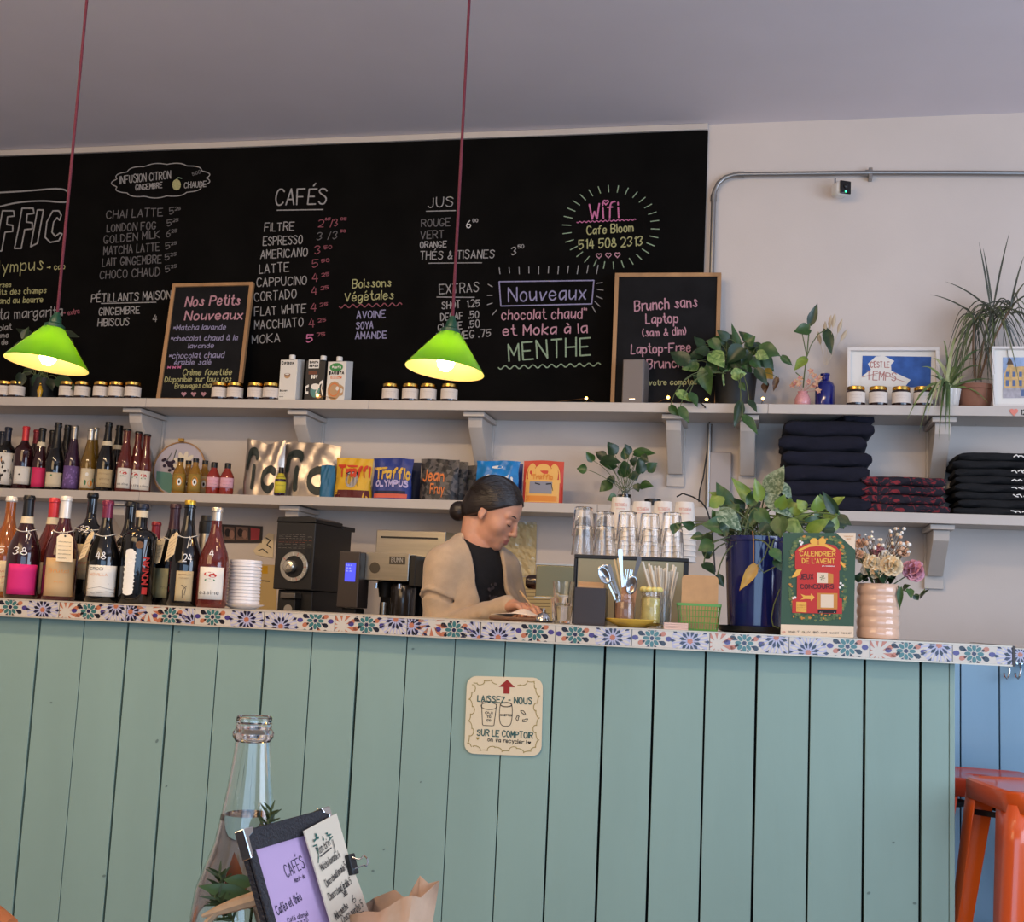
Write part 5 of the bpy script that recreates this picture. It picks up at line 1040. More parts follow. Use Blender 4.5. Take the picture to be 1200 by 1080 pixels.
def leafset(t, leaves, cv, Y, jit, stem_from, mouth=.03, seed=1, sr=.0016, pl=None, arch=.05, wk=1.28):
    """leaves: (base x, base y, tip x, tip y, width, material index [, dY])"""
    r = random.Random(seed); fo = M(); st = M()
    for l in leaves:
        bx, by, tx, ty, w, mi = l[:6]; dy = l[6] if len(l) > 6 else r.uniform(-jit, jit); k = 1
        H = (lambda x, y, d: cpl(pl+d).hit(*cv(x, y))) if pl is not None else (lambda x, y, d: at(*cv(x, y), Y+d))
        b = H(bx, by, dy); L2 = math.hypot(tx-bx, ty-by)*cv.s*mpp(b); tp = H(tx, ty, dy+r.uniform(-.45, .1)*min(L2, .06)); wd = w*cv.s*mpp(b)*wk
        n = (EYE-b).normalized()+Vector((r.uniform(-.5, .5), r.uniform(-.2, .2), r.uniform(.0, .8))); leaf(fo, b, tp, wd, n, mi, r.uniform(.1, .4), r.uniform(.02, .2))
        a = Vector(stem_from)+Vector((r.uniform(-mouth, mouth), r.uniform(-mouth, mouth), 0)); mid = (a+b)/2+Vector((0, 0, arch*(1 if b.z > a.z-.05 else .6)+.3*max(0, b.z-a.z)))
        if b.z < a.z-.03: mid = Vector((b.x*.8+a.x*.2, min(a.y, b.y)-.02, a.z+.04))
        st.tube(bez(a, mid, b), sr, 5)
    fo.build('foliage', LM, t, world=True, recalc=False, smooth=60); st.build('stems', stemm, t, world=True)
class CV:
    def __init__(s, x0, y0, k): s.x0, s.y0, s.k, s.s = x0, y0, k, 1/k
    def __call__(s, x, y): return (s.x0+x/s.k, s.y0+y/s.k)
# trailing pothos in a dark pot on the upper shelf
b = onU(861, 469, .13); k = mpp(b); t = thing('potted_plant', 'bushy trailing plant in a dark pot on the upper shelf, over the brunch sign', 'plant', b); h = 40*k
potd = mat('dark_pot', (16, 21, 24), .55)
M().lathe([(20*k, 0), (22*k, .006), (25*k, h*.97), (25.5*k, h), (23.5*k, h), (23*k, h*.85), (0, h*.85)], 36).build('pot', potd, t); M().lathe([(22.8*k, h*.86), (0, h*.88)], 24, cap=False).build('soil', soil, t)
cv = CV(760, 370, 7.06)
LV = [(400, 380, 275, 440, 110, 2), (460, 430, 500, 655, 110, 0, -.12), (400, 490, 260, 540, 80, 0), (520, 310, 630, 415, 120, 2, -.10), (740, 330, 700, 50, 75, 0), (780, 265, 640, 385, 125, 1), (840, 215, 750, 120, 65, 1), (800, 232, 910, 242, 60, 1), (640, 230, 470, 210, 95, 0), (450, 255, 380, 165, 70, 1), (330, 390, 175, 290, 105, 1), (450, 240, 425, 335, 70, 0),
 (920, 265, 1085, 315, 115, 0), (925, 320, 1040, 455, 95, 0), (1100, 335, 1192, 412, 48, 0), (960, 450, 1030, 522, 75, 3), (890, 440, 985, 565, 70, 1), (970, 555, 960, 635, 55, 4), (1065, 510, 1030, 620, 42, 4), (690, 490, 810, 470, 85, 2, -.14), (235, 630, 360, 700, 75, 2, -.17), (340, 640, 415, 745, 75, 0, -.16), (180, 745, 250, 830, 60, 0, -.17), (260, 755, 335, 882, 65, 0, -.17), (760, 715, 715, 920, 75, 1, -.17), (830, 700, 905, 792, 55, 1, -.17), (780, 830, 912, 975, 75, 0, -.18),
 (660, 195, 570, 115, 65, 1), (560, 330, 480, 420, 90, 1), (700, 350, 760, 440, 90, 1), (640, 160, 720, 260, 90, 1), (860, 330, 800, 240, 85, 0), (880, 380, 960, 420, 70, 1), (590, 250, 700, 200, 90, 0), (330, 480, 230, 500, 70, 1), (300, 560, 180, 520, 60, 1), (700, 300, 560, 330, 100, 1), (830, 300, 740, 420, 90, 1), (520, 200, 600, 290, 80, 0), (430, 560, 370, 480, 70, 1), (760, 560, 800, 620, 45, 0, -.14)]
rr = random.Random(31)
for i in range(26):
    a_ = rr.uniform(0, 6.28); q_ = rr.uniform(.2, 1); x_, y_ = 650+250*q_*math.cos(a_), 330+150*q_*math.sin(a_); d_ = a_+rr.uniform(-.7, .7); l_ = rr.uniform(90, 140); LV.append((x_, y_, x_+l_*math.cos(d_), y_+l_*math.sin(d_)*.8+25, rr.uniform(65, 105), rr.choice((0, 1, 1, 0, 2))))
leafset(t, LV, cv, b.y, .09, b+Vector((0, 0, h*.9)), .05, 11)
# dim leafy plant at the left of the shelf
b = onU(50, 466, .12); k = mpp(b); t = thing('potted_plant', 'dim leafy plant in a small dark pot behind the left pendant lamp', 'plant', b)
M().lathe([(14*k, 0), (16*k, 26*k), (15*k, 26*k), (14*k, 22*k), (0, 22*k)], 28).build('pot', potd, t)
cv = CV(0, 360, 9)
LV = [(330, 330, 170, 215, 100, 7), (300, 400, 120, 400, 90, 7), (640, 270, 830, 295, 80, 7), (560, 300, 470, 190, 70, 1), (230, 700, 190, 860, 90, 7, -.08), (600, 750, 790, 850, 120, 1, -.08), (420, 720, 330, 830, 80, 1, -.06), (520, 760, 560, 870, 80, 7, -.05), (250, 330, 300, 200, 70, 1), (700, 330, 780, 380, 60, 1), (180, 450, 110, 470, 60, 1), (450, 720, 470, 880, 60, 1), (330, 640, 240, 720, 70, 7)]
leafset(t, LV, cv, b.y, .05, b+Vector((0, 0, 20*k)), .03, 5)
b = onU(46, 466, .03); k = mpp(b); t = thing('yellow_bird_ornament', 'tiny yellow glass ornament on the shelf under the left pendant lamp', 'ornament', b)
M().lathe([(2*k, 0), (2.4*k, 4*k), (3.4*k, 9*k), (2*k, 13*k), (1.4*k, 15*k)], 16).build('body', mat('amber_glass', (196, 150, 30), .15, coat=.4), t); M().ball((0, 0, 17*k), 1.7*k).build('finial', goldm, t)
# cutting in a jar on the lower shelf
b = onS(732, 584, .10); k = mpp(b); t = thing('potted_plant', 'green leafy cutting in a glass jar on the lower shelf above the stacked glasses', 'plant', b); h = 21*k
M().lathe([(8*k, 0), (8.6*k, .004), (8.6*k, h*.8), (7.6*k, h*.92), (7.6*k, h), (7*k, h), (7*k, h*.92), (8*k, h*.78), (8*k, .006), (0, .005)], 28).build('glass_jar', clear, t); M().lathe([(7.8*k, .006), (7.8*k, h*.7), (0, h*.7)], 24).build('water', mat('murky_water', (42, 40, 28), .1, coat=.3), t)
cv = CV(660, 480, 3.858)
LV = [(105, 270, 60, 264, 36, 0), (135, 230, 103, 190, 32, 0), (190, 218, 145, 188, 38, 1), (232, 202, 205, 143, 52, 1), (172, 228, 258, 228, 48, 1), (240, 250, 170, 243, 44, 0), (302, 198, 279, 153, 30, 1), (320, 195, 416, 190, 42, 0), (350, 215, 385, 235, 40, 1), (281, 222, 274, 168, 30, 0), (380, 272, 425, 240, 40, 0), (300, 260, 248, 275, 56, 0), (350, 285, 345, 215, 50, 1), (350, 345, 405, 340, 42, 0), (215, 328, 163, 366, 46, 0), (205, 305, 235, 330, 34, 1), (240, 395, 200, 406, 36, 0), (330, 335, 340, 370, 30, 1), (310, 285, 335, 320, 44, 1), (265, 300, 285, 250, 44, 0), (330, 240, 300, 225, 40, 1)]
leafset(t, LV, cv, b.y, .06, b+Vector((0, 0, h*.75)), .012, 21, sr=.0013, arch=.0)
# big planter on the counter
b = onC(885, .22); k = mpp(b); t = thing('potted_plant', 'lush green plant in a tall cobalt blue planter on the counter', 'plant', b)
bl = mat('cobalt_glaze', (24, 30, 86), .14, coat=.6, noise=.2, nscale=8, stretch=(1, 1, .2))
h = Plane(b, CT, Z).hit(886, 623).z-ZC-.022
M().lathe([(38*k, 0), (42*k, .004), (43*k, .018), (41*k, .018), (40*k, .006), (0, .006)], 40).build('saucer', blackp, t)
M().lathe([(29.5*k, 0), (31.5*k, .006), (36.5*k, h*.94), (38*k, h*.955), (38*k, h), (36*k, h), (35*k, h*.93), (0, h*.93)], 44, c=(0, 0, .0065)).build('planter', bl, t); M().lathe([(35*k, h*.94), (20*k, h*.965), (0, h*.97)], 28, c=(0, 0, .0065), cap=False).build('soil', soil, t)
cv = CV(800, 530, 4.91)
LV = [(260, 330, 205, 165, 85, 0), (240, 272, 153, 222, 42, 6), (390, 285, 293, 143, 62, 6), (440, 275, 425, 150, 62, 6), (500, 245, 578, 72, 112, 5), (570, 180, 628, 275, 48, 5), (480, 250, 632, 372, 72, 5, -.05), (590, 315, 722, 325, 60, 6), (210, 335, 342, 445, 92, 5, -.06), (260, 425, 108, 410, 85, 0), (560, 375, 560, 492, 88, 0, -.10), (340, 335, 298, 258, 60, 1), (830, 400, 795, 235, 105, 0), (880, 350, 805, 222, 52, 1), (640, 395, 765, 350, 60, 6), (720, 455, 850, 380, 62, 6), (840, 330, 932, 440, 62, 0), (900, 365, 972, 420, 42, 1), (430, 335, 505, 425, 72, 0), (600, 400, 692, 455, 72, 2, -.05),
 (170, 520, 88, 562, 72, 0, -.04), (120, 640, 192, 692, 62, 1, -.02), (200, 705, 237, 775, 42, 1, -.02), (510, 560, 572, 622, 62, 0, -.16), (530, 620, 570, 680, 44, 1, -.16), (62, 430, -5, 402, 46, 0, .05), (112, 480, 43, 488, 42, 0, .03), (-20, 430, -48, 405, 40, 0, .05), (-42, 415, -55, 470, 46, 0, .05), (450, 330, 380, 420, 70, 0), (330, 400, 250, 380, 70, 1), (500, 420, 430, 460, 60, 1), (690, 420, 600, 360, 70, 1), (780, 420, 700, 380, 70, 0), (870, 430, 780, 440, 70, 1), (380, 300, 440, 200, 60, 0), (520, 330, 560, 240, 70, 1), (290, 450, 200, 470, 70, 1), (130, 470, 170, 560, 60, 1), (820, 380, 900, 330, 60, 6), (160, 600, 110, 560, 50, 1), (930, 430, 880, 380, 50, 1), (600, 430, 520, 400, 60, 0), (420, 420, 340, 380, 66, 6), (700, 330, 660, 270, 60, 6)]
rr = random.Random(17)
for i in range(22):
    x_, y_ = rr.uniform(170, 860), rr.uniform(300, 450); d_ = rr.uniform(-2.6, -.5); l_ = rr.uniform(60, 110); LV.append((x_, y_, x_+l_*math.cos(d_), y_+l_*math.sin(d_)+20, rr.uniform(50, 85), rr.choice((0, 1, 6, 0, 6))))
leafset(t, LV, cv, 0, .08, b+Vector((0, 0, h*.93)), .07, 33, pl=.20, sr=.002)
m = M(); p0, p1 = cpl(.095).hit(882, 622), cpl(.095).hit(882.8, 662); m.tube(bez(p0, (p0+p1)/2+CT*.004, p1), .0016, 6); m.build('leaf_stalk', mat('dry_stalk', (176, 120, 70), .7), t, world=True)
m = M(); leaf(m, cpl(.094).hit(886, 661), cpl(.088).hit(867, 692), 13.5*k, (EYE-p1).normalized()+Vector((.2, 0, .1)), 0, .2, .1, notch=.05); m.build('yellow_leaf', ly, t, world=True, recalc=False)
m = M(); q = [cpl(.09).hit(x, y) for x, y in ((900, 622), (902, 635), (896, 652), (888, 663), (895, 671), (910, 663), (918, 655))]; m.tube(q, .0017, 6); q = [cpl(.09).hit(x, y) for x, y in ((914, 690), (907, 708), (904, 724), (906, 733), (913, 736))]; m.tube(q, .0018, 6); m.build('vine', stemm, t, world=True)

# pink bud vase with a stem and dried flowers; cobalt bottle with grass
b = onU(940.5, 472, .10); k = mpp(b); t = thing('bud_vase', 'small speckled pink bud vase with a leafy stem and dried flowers', 'vase', b); h = 20*k
M().lathe([(7*k, 0), (9.2*k, h*.25), (9.2*k, h*.55), (7*k, h*.8), (5.2*k, h*.9), (6*k, h), (5*k, h), (4.4*k, h*.9), (0, h*.88)], 28).build('vase_body', mat('pink_glaze', (214, 150, 150), .25, noise=.12, nscale=160, coat=.4), t)
cv = CV(900, 340, 4); st = b+Vector((0, 0, h)); m = M(); s = M()
def S(pts, r=.0022, mi=0): s.tube([at(*cv(x, y), b.y+d) for x, y, d in pts], r, 6, mi)
S([(165, 455, 0), (172, 380, 0), (182, 310, 0), (188, 240, 0), (196, 155, 0)], .003); S([(182, 310, 0), (170, 250, 0), (158, 192, 0)]); S([(180, 320, 0), (200, 260, 0), (235, 205, 0), (272, 185, -.01)]); S([(176, 350, 0), (155, 345, 0)]); S([(170, 420, 0), (130, 385, 0)])
for l in ((196, 160, 232, 60, 46, 1), (196, 182, 122, 190, 66, 0), (272, 185, 300, 298, 52, 1), (178, 318, 122, 372, 50, 6)): leaf(m, at(*cv(l[0], l[1]), b.y), at(*cv(l[2], l[3]), b.y-.02), l[4]/4*k, (EYE-b).normalized()+Vector((rnd.uniform(-.3, .3), 0, .3)), l[5], .3, .1)
m.build('leaves', LM, t, world=True, recalc=False, smooth=60); s.build('stems', stemm, t, world=True)
m = M()
for x, y in ((130, 430), (115, 445), (150, 415), (200, 380), (215, 400), (230, 420), (190, 430), (210, 450), (235, 470), (225, 440), (145, 440), (240, 410)):
    c = at(*cv(x, y), b.y-.02+rnd.uniform(-.02, .02))
    for j in range(5): a = j*1.26+rnd.random(); leaf(m, c, c+Vector((math.cos(a)*.013, -.006, math.sin(a)*.013)), .012, Vector((0, -1, .2)), rnd.choice((0, 0, 1)), .3, .2)
    m.tube([c, c.lerp(st, .9)], .0007, 4, 1)
m.build('dried_flowers', [mat('dried_peach', (206, 162, 130), .9), mat('dried_rose', (196, 128, 120), .9)], t, world=True, recalc=False)
b = onU(966.5, 472, .11); k = mpp(b); t = thing('blue_bottle', 'cobalt blue bottle holding pale bunny-tail grass', 'bottle', b); h = 42*k
M().lathe([(10*k, 0), (11.5*k, .004), (11.5*k, h*.62), (10*k, h*.72), (6*k, h*.79), (4.6*k, h*.83), (4.6*k, h*.93), (5.6*k, h*.94), (5.6*k, h), (4*k, h), (3.6*k, h*.84), (0, h*.8)], 28).build('bottle_body', mat('cobalt_bottle', (18, 26, 112), .08, trans=.2, coat=.5), t)
m = M(); cvp = [(265, 350, 245, 245), (268, 350, 268, 200), (272, 350, 290, 170), (275, 350, 305, 165), (278, 350, 330, 190), (276, 350, 345, 230)]
for x0, y0, x1, y1 in cvp:
    a, c = at(*cv(x0, y0), b.y), at(*cv(x1, y1), b.y+rnd.uniform(-.03, .03)); m.tube([a, a.lerp(c, .5)+Vector((0, 0, .005)), c], .0008, 5, 0); d = (c-a).normalized(); L = .05
    m.tube([c-d*.008, c+d*L*.25, c+d*L*.6, c+d*L], [.002, .0085, .007, .001], 8, 0)
m.build('bunny_tail_grass', mat('dry_grass', (206, 188, 160), .95, bump=.4, bscale=500), t, world=True)

def blade(m, pts, w, mi=0, up=Vector((0, -1, .4))):
    n = len(pts); vs = []; fs = []
    for i, p in enumerate(pts):
        tdir = (pts[min(i+1, n-1)]-pts[max(i-1, 0)]).normalized(); sd = tdir.cross(up).normalized(); hw = w/2*(1-(i/(n-1))**2.2)*(.55+.45*min(1, i/2))+.0003
        vs += [p-sd*hw, p+up*hw*.25*0, p+sd*hw]
    for i in range(n-1):
        for k in (0, 1): a = i*3+k; fs.append((a, a+1, a+4, a+3))
    m.add(vs, fs, mi)
# spider plant
b = onU(1112, 474, .08); k = mpp(b); t = thing('potted_plant', 'spider plant in a ribbed white pot, blades drooping over the shelf edge', 'plant', b); h = 23*k
M().lathe([(9*k, 0), (10*k, .004), (13*k, h*.95), (13.4*k, h), (12*k, h), (11.5*k, h*.85), (0, h*.85)], 40, fn=lambda r, z, a: r*(1+.03*math.cos(20*a)*(r > 8*k))).build('pot', mat('white_glaze', (214, 208, 200), .3, coat=.3), t)
m = M(); o = b+Vector((0, 0, h*.95)); r = random.Random(8)
tips = [(1086, 492, 0), (1063, 492, 0), (1100, 515, 0), (1112, 516, 0), (1108, 505, 0), (1077, 508, 0), (1090, 440, 1), (1075, 455, 1), (1150, 455, 1), (1158, 472, 1), (1130, 400, 1), (1141, 420, 1), (1122, 395, 1), (1105, 400, 1), (1150, 430, 1), (1093, 420, 1), (1165, 445, 1), (1135, 440, 1), (1120, 430, 1), (1085, 470, 0), (1140, 465, 1), (1100, 470, 0), (1152, 410, 1), (1115, 412, 1), (1080, 430, 1), (1095, 480, 0), (1110, 490, 0)]
for x, y, up in tips:
    tp = at(x, y, b.y-r.uniform(.09, .14) if not up else b.y+r.uniform(-.08, .04)); mid = (o+tp)/2; mid.z = max(o.z, tp.z)+r.uniform(.05, .11) if not up else max(o.z, tp.z)+r.uniform(.0, .05)
    if not up: mid.y = b.y-r.uniform(.06, .1)
    blade(m, bez(o+Vector((r.uniform(-.012, .012), r.uniform(-.01, .01), 0)), mid, tp, 10), r.uniform(.009, .014), r.choice((0, 0, 1, 1, 2)), Vector((r.uniform(-.4, .4), -1, .5)).normalized())
m.build('foliage', [leafmat('spider_green', (84, 104, 52), (120, 136, 76), 25), leafmat('spider_dark', (60, 82, 42), (84, 104, 56), 25), leafmat('spider_pale', (150, 160, 110), (176, 182, 136), 25)], t, world=True, recalc=False, smooth=60)
# dracaena in a terracotta pot
b = onU(1141, 475, .13); k = mpp(b); t = thing('potted_plant', 'tall thin-leaved dragon tree in a brown clay pot at the right of the shelf', 'plant', b); h = 30*k
M().lathe([(16*k, 0), (17*k, .004), (22*k, h*.8), (23*k, h*.82), (23*k, h), (21*k, h), (20*k, h*.85), (0, h*.85)], 36).build('pot', mat('terracotta', (138, 94, 74), .8, noise=.15, nscale=12), t)
m = M(); s = M(); r = random.Random(12)
heads = [((1146, 445), (1150, 400), (1163, 362), 34), ((1143, 445), (1138, 400), (1143, 372), 22), ((1148, 445), (1160, 400), (1185, 360), 22)]
for a, mi_, hd, n in heads:
    A, B_, H_ = at(*a, b.y), at(*mi_, b.y), at(*hd, b.y+r.uniform(-.03, .03)); s.tube(bez(A, B_, H_), .0045, 6)
    for i in range(n):
        an = r.uniform(0, 2*math.pi); el = r.uniform(-.1, 1.1); L = r.uniform(.22, .36); d = Vector((math.cos(an)*.62*math.cos(el), math.sin(an)*.4*math.cos(el), math.sin(el))); dr = r.uniform(.8, 1.7)
        q0 = H_-Vector((0, 0, r.uniform(0, .03))); pts = [q0+d*(L*s_)+Vector((0, 0, -dr*L*s_*s_)) for s_ in [j/9 for j in range(10)]]
        for q_ in pts: q_.y = min(q_.y, YW-.01)
        blade(m, pts, r.uniform(.004, .007), r.choice((0, 1, 1)), Vector((r.uniform(-.3, .3), -1, .4)).normalized())
for tx, ty, hx, hy in ((1147, 283, 1161, 362), (1183, 272, 1164, 360), (1152, 290, 1163, 360), (1200, 300, 1184, 360), (1203, 330, 1185, 358), (1090, 345, 1145, 371), (1108, 330, 1160, 362), (1212, 345, 1184, 360)):
    a, c = at(hx, hy, b.y), at(tx, ty, b.y-.02); blade(m, bez(a, (a+c)/2+Vector((.0, 0, .03)), c, 9), .008, 1)
m.build('foliage', [leafmat('dracaena_green', (74, 86, 50), (98, 104, 62), 25), leafmat('dracaena_dark', (52, 56, 44), (74, 76, 54), 25)], t, world=True, recalc=False, smooth=60); s.build('trunks', mat('bark', (120, 96, 74), .8), t, world=True)

# ribbed pink vase with the bouquet
b = onC(1029, .10); k = mpp(b); H = Plane(b, CT, Z).hit(1029, 684).z-ZC; t = thing('flower_vase', 'glossy ribbed pink vase with a bouquet at the right end of the counter', 'vase', b)
R0 = 24.5*k; P = [(R0*.86, 0)]
for i in range(61): z = i/60; P.append((R0*(.955+.05*abs(math.sin(z*math.pi*5+.3))-.02*(z > .97)), .003+z*(H-.003)))
P += [(R0*.86, H), (R0*.84, H*.8), (0, H*.78)]
M().lathe(P, 48).build('vase_body', mat('blush_glaze', (218, 178, 150), .12, coat=.6), t)
fl_ = [mat('petal_cream', (236, 214, 176), .8), mat('petal_pink', (212, 150, 162), .8), mat('petal_white', (232, 224, 210), .8), mat('petal_peach', (222, 176, 140), .8), mat('petal_brown', (132, 84, 66), .8)]
o = b+Vector((0, 0, H*.95))
def flower(nm, x, y, r_px, mi, n, off, lab=None):
    c = cpl(off).hit(x, y); R = r_px*k*1.3; m = M(); r = random.Random(int(x*13+y)); s = M()
    out = (c-(o-Vector((0, 0, .05)))).normalized(); out = (out+Vector((-.2, -1.1, .1))).normalized(); e1 = out.orthogonal().normalized(); e2 = out.cross(e1)
    for ring in range(4):
        for j in range(n-ring):
            a = 2*math.pi*j/(n-ring)+ring*.5; rad_ = R*(1-.22*ring); d = (e1*math.cos(a)+e2*math.sin(a)); tp = c+d*rad_*.9+out*R*(.15+.28*ring); leaf(m, c+d*R*.05+out*R*.12*ring, tp, R*1.0, out, mi, -.35, -.1+.05*r.random(), pro=((0, .25), (.2, .6), (.5, .95), (.75, 1), (.92, .75), (1, .35)), notch=0)
    m.ball(c+out*R*.35, R*.35, 8, 6, mi); s.tube([c, (c+o)/2+Vector((0, 0, -.01)), o-Vector((0, 0, .03))], .0016, 5)
    ob = m.build(nm, fl_, t, world=True, recalc=False, smooth=60); s.build('flower_stem', stemm, t, world=True); return ob
flower('flower', 1044, 664, 11.5, 0, 9, .05)['label'] = 'large cream bloom'
flower('flower', 1069, 670, 12, 1, 9, .09)['label'] = 'pink peony-like bloom'
flower('flower', 1022, 660, 8.5, 0, 8, .06); flower('flower', 1013, 655, 7, 0, 8, .10); flower('flower', 1030, 648, 8, 1, 7, .12); flower('flower', 1006, 650, 6, 3, 7, .08); flower('flower', 1026, 671, 7, 0, 7, .05); flower('flower', 1008, 638, 6, 3, 7, .12); flower('flower', 1037, 652, 6.5, 2, 8, .09); flower('flower', 1058, 648, 6.5, 3, 7, .12); flower('flower', 1016, 668, 6.5, 2, 8, .08)
m = M(); s = M(); r = random.Random(2)
for cx, cy, sp, n in ((1015, 630, 8, 12), (1028, 640, 9, 12), (1052, 630, 11, 20), (1060, 640, 8, 12), (1040, 645, 10, 8)):
    for i in range(n): c = cpl(.10+r.uniform(-.04, .05)).hit(cx+r.uniform(-sp, sp), cy+r.uniform(-sp, sp)); m.ball(c, r.uniform(.003, .0055), 7, 5, r.choice((2, 2, 0, 3, 4))); s.tube([c, c.lerp(o, .5)+Vector((r.uniform(-.01, .01), 0, .01)), o-Vector((0, 0, .02))], .0007, 4)
m.build('small_blossoms', fl_, t, world=True); s.build('stems', mat('stem_brown', (104, 84, 62), .8), t, world=True)
m = M(); cv = CV(900, 610, 6)
for l in ((700, 400, 620, 380, 80, 1), (760, 400, 690, 330, 70, 1), (820, 420, 760, 350, 80, 1), (900, 410, 860, 380, 70, 1), (990, 480, 1010, 540, 60, 0), (930, 470, 925, 620, 45, 0), (1030, 520, 1060, 560, 50, 1), (1070, 540, 1110, 480, 40, 1), (950, 480, 990, 450, 50, 0), (680, 420, 720, 360, 70, 1), (620, 420, 660, 370, 60, 1), (850, 430, 900, 370, 60, 1)):
    leaf(m, cpl(.06+r.uniform(-.02, .04)).hit(*cv(l[0], l[1])), cpl(.04+r.uniform(-.02, .04)).hit(*cv(l[2], l[3])), l[4]/6*k, (EYE-b).normalized()+Vector((r.uniform(-.4, .4), 0, .4)), l[5], .3, .15)
m.build('leaves', LM, t, world=True, recalc=False, smooth=60)
m = M(); q = [cpl(.07).hit(x, y) for x, y in ((1052, 690), (1060, 692), (1070, 697), (1078, 697), (1084, 690))]; m.tube(q, .0014, 5); q = [cpl(.07).hit(x, y) for x, y in ((1052, 686), (1056, 700), (1054, 714))]; m.tube(q, .0012, 5); m.build('trailing_stems', stemm, t, world=True)

# ------------------------------------------------------------------ things on the counter
RZC = CA
# advent poster
b = atc(957, 746, .03); b.z = ZC+.0005
pl = Plane(b, CT, Z*1+CN*.10); t = thing('poster_board', 'dark green and red French advent calendar poster standing on the counter', 'poster', b)
PQ = quadmap((917.5, 624), (1002.8, 624.5), (1000.5, 748), (914.5, 746))
PM = [mat('poster_green', (52, 82, 62), .6), mat('poster_red', (186, 46, 40), .6), mat('poster_cream', (222, 200, 172), .6), mat('poster_gold', (226, 170, 70), .6), mat('poster_dark', (70, 30, 36), .6), mat('poster_white', (228, 222, 212), .6), mat('poster_leaf', (78, 104, 64), .6), mat('poster_gold2', (196, 130, 54), .6), inkm, mat('poster_olive', (112, 122, 70), .6)]
def pq(x, y): return pl.pix(900+x/6, 610+y/6)      # from the enlarged view
q = [pl.pix(917.5, 624), pl.pix(1002.8, 624.5), pl.pix(1000.5, 748), pl.pix(914.5, 746)]; q[2] = (q[2][0], 0.0); q[3] = (q[3][0], 0.0)
M().prism(q, pl, -.004, .0).build('board', PM[0], t, world=True, smooth=0)
m = M(); F = lambda pts, mi, w=.0006: m.flat([pq(*p) for p in pts], pl, w, mi)
F([(90, 728), (603, 742), (602, 822), (88, 808)], 2); F([(480, 85), (617, 86), (612, 205)], 2, .0007)
r = random.Random(6)
rim = []
for i in range(150):
    t_ = 2*math.pi*i/150; c, s = math.cos(t_), math.sin(t_); rim.append((350+188*math.copysign(abs(c)**.5, c), 405+285*math.copysign(abs(s)**.55, s)))
for i, (x, y) in enumerate(rim):
    for j in range(2): xx, yy = x+r.uniform(-13, 13), y+r.uniform(-13, 13); F([(xx+14*math.cos(a)*(1 if k_ % 2 else .5), yy+9*math.sin(a)) for k_, a in enumerate([r.random()+k*1.05 for k in range(6)])], r.choice((6, 6, 9, 6, 6, 7, 9)), .0007+.000004*(i*2+j))
F([(190, 215), (230, 175), (290, 160), (345, 150), (400, 160), (470, 175), (515, 225), (513, 345), (500, 352), (500, 540), (520, 550), (520, 655), (170, 648), (172, 545), (202, 540), (204, 345), (190, 335)], 1, .0020)
F([(210, 205), (290, 165), (350, 158), (410, 165), (478, 205), (470, 215), (400, 182), (350, 178), (290, 185), (220, 215)], 3, .0023)
for cx in (322, 380): F(ell(cx, 145, 28, 24, 12), 3, .0025)
F([(345, 135), (358, 135), (360, 170), (342, 170)], 7, .0027); F([(510, 280), (548, 325), (535, 330), (505, 300)], 3, .0023); F([(165, 400), (200, 345), (240, 340), (215, 385), (185, 398)], 3, .0023)
for x, y in ((225, 145), (240, 155), (232, 165), (510, 440), (525, 455), (505, 470), (178, 545), (190, 540)): F(ell(x, y, 9, 9, 8), 5, .0026)
for x in range(180, 520, 14): F(ell(x, 665+r.uniform(-8, 24), 9, 6, 6, rot=r.random()*3), r.choice((6, 6, 7)), .0021)
def PT(s, x0, y0, x1, y1, cap, wp, mi, jit=.0): write(m, s, pq(x0, y0), pq(x1, y1), cap/6*mpp(b), wp/6*mpp(b), pl, mi, .0026, jit)
PT('CALENDRIER', 224, 247, 472, 250, 32, 7.5, 3); PT("DE L'AVENT", 240, 298, 468, 301, 32, 7.5, 3); PT('en cadeaux', 380, 322, 470, 323, 8, 2.5, 5); PT('JEUX', 224, 410, 318, 410, 34, 7, 4); PT('CONCOURS', 228, 478, 462, 478, 30, 7, 4)
F([(345, 365), (420, 367), (420, 440), (345, 438)], 2, .0024); F([(420, 367), (458, 376), (458, 442), (420, 440)], 7, .0024)
for k_ in range(6): F([(382, 402), (382+22*math.cos(k_*1.05), 402+22*math.sin(k_*1.05)), (382+14*math.cos(k_*1.05+.4), 402+14*math.sin(k_*1.05+.4))], 6, .0027+.00001*k_)
F([(228, 515), (262, 527), (300, 527), (300, 512), (328, 540), (300, 566), (300, 552), (262, 550), (228, 556), (248, 537)], 3, .0024)
F([(345, 508), (488, 510), (487, 622), (345, 620)], 7, .0024); F([(370, 518), (460, 520), (460, 612), (370, 610)], 2, .0026)
F([(198, 570), (270, 572), (270, 645), (198, 640)], 3, .0024)
for i_, s in enumerate(('2 cadeaux', 'par', 'jour')): PT(s, 205, 598+15*i_, 262, 598+15*i_, 9, 2, 7)
F([(350, 626), (482, 628), (480, 650), (350, 648)], 8, .0028); PT('SCANNE - MOI', 360, 644, 472, 645, 12, 2.6, 5)
for x, w_, s in ((100, 20, 'a'), (148, 70, 'MALT'), (240, 56, 'OLLIV'), (318, 36, 'BIO'), (372, 40, 'nord'), (436, 60, 'cuvee'), (520, 62, 'local')): PT(s, x, 785+x*.02, x+w_, 785+x*.02, 13, 2.6, 8 if x != 100 else 1, .03)
PT('concours', 535, 112, 598, 113, 7, 1.8, 7); PT('2022', 550, 132, 580, 132, 8, 1.8, 7)
m.build('poster_print', PM, t, world=True, smooth=0, recalc=False)
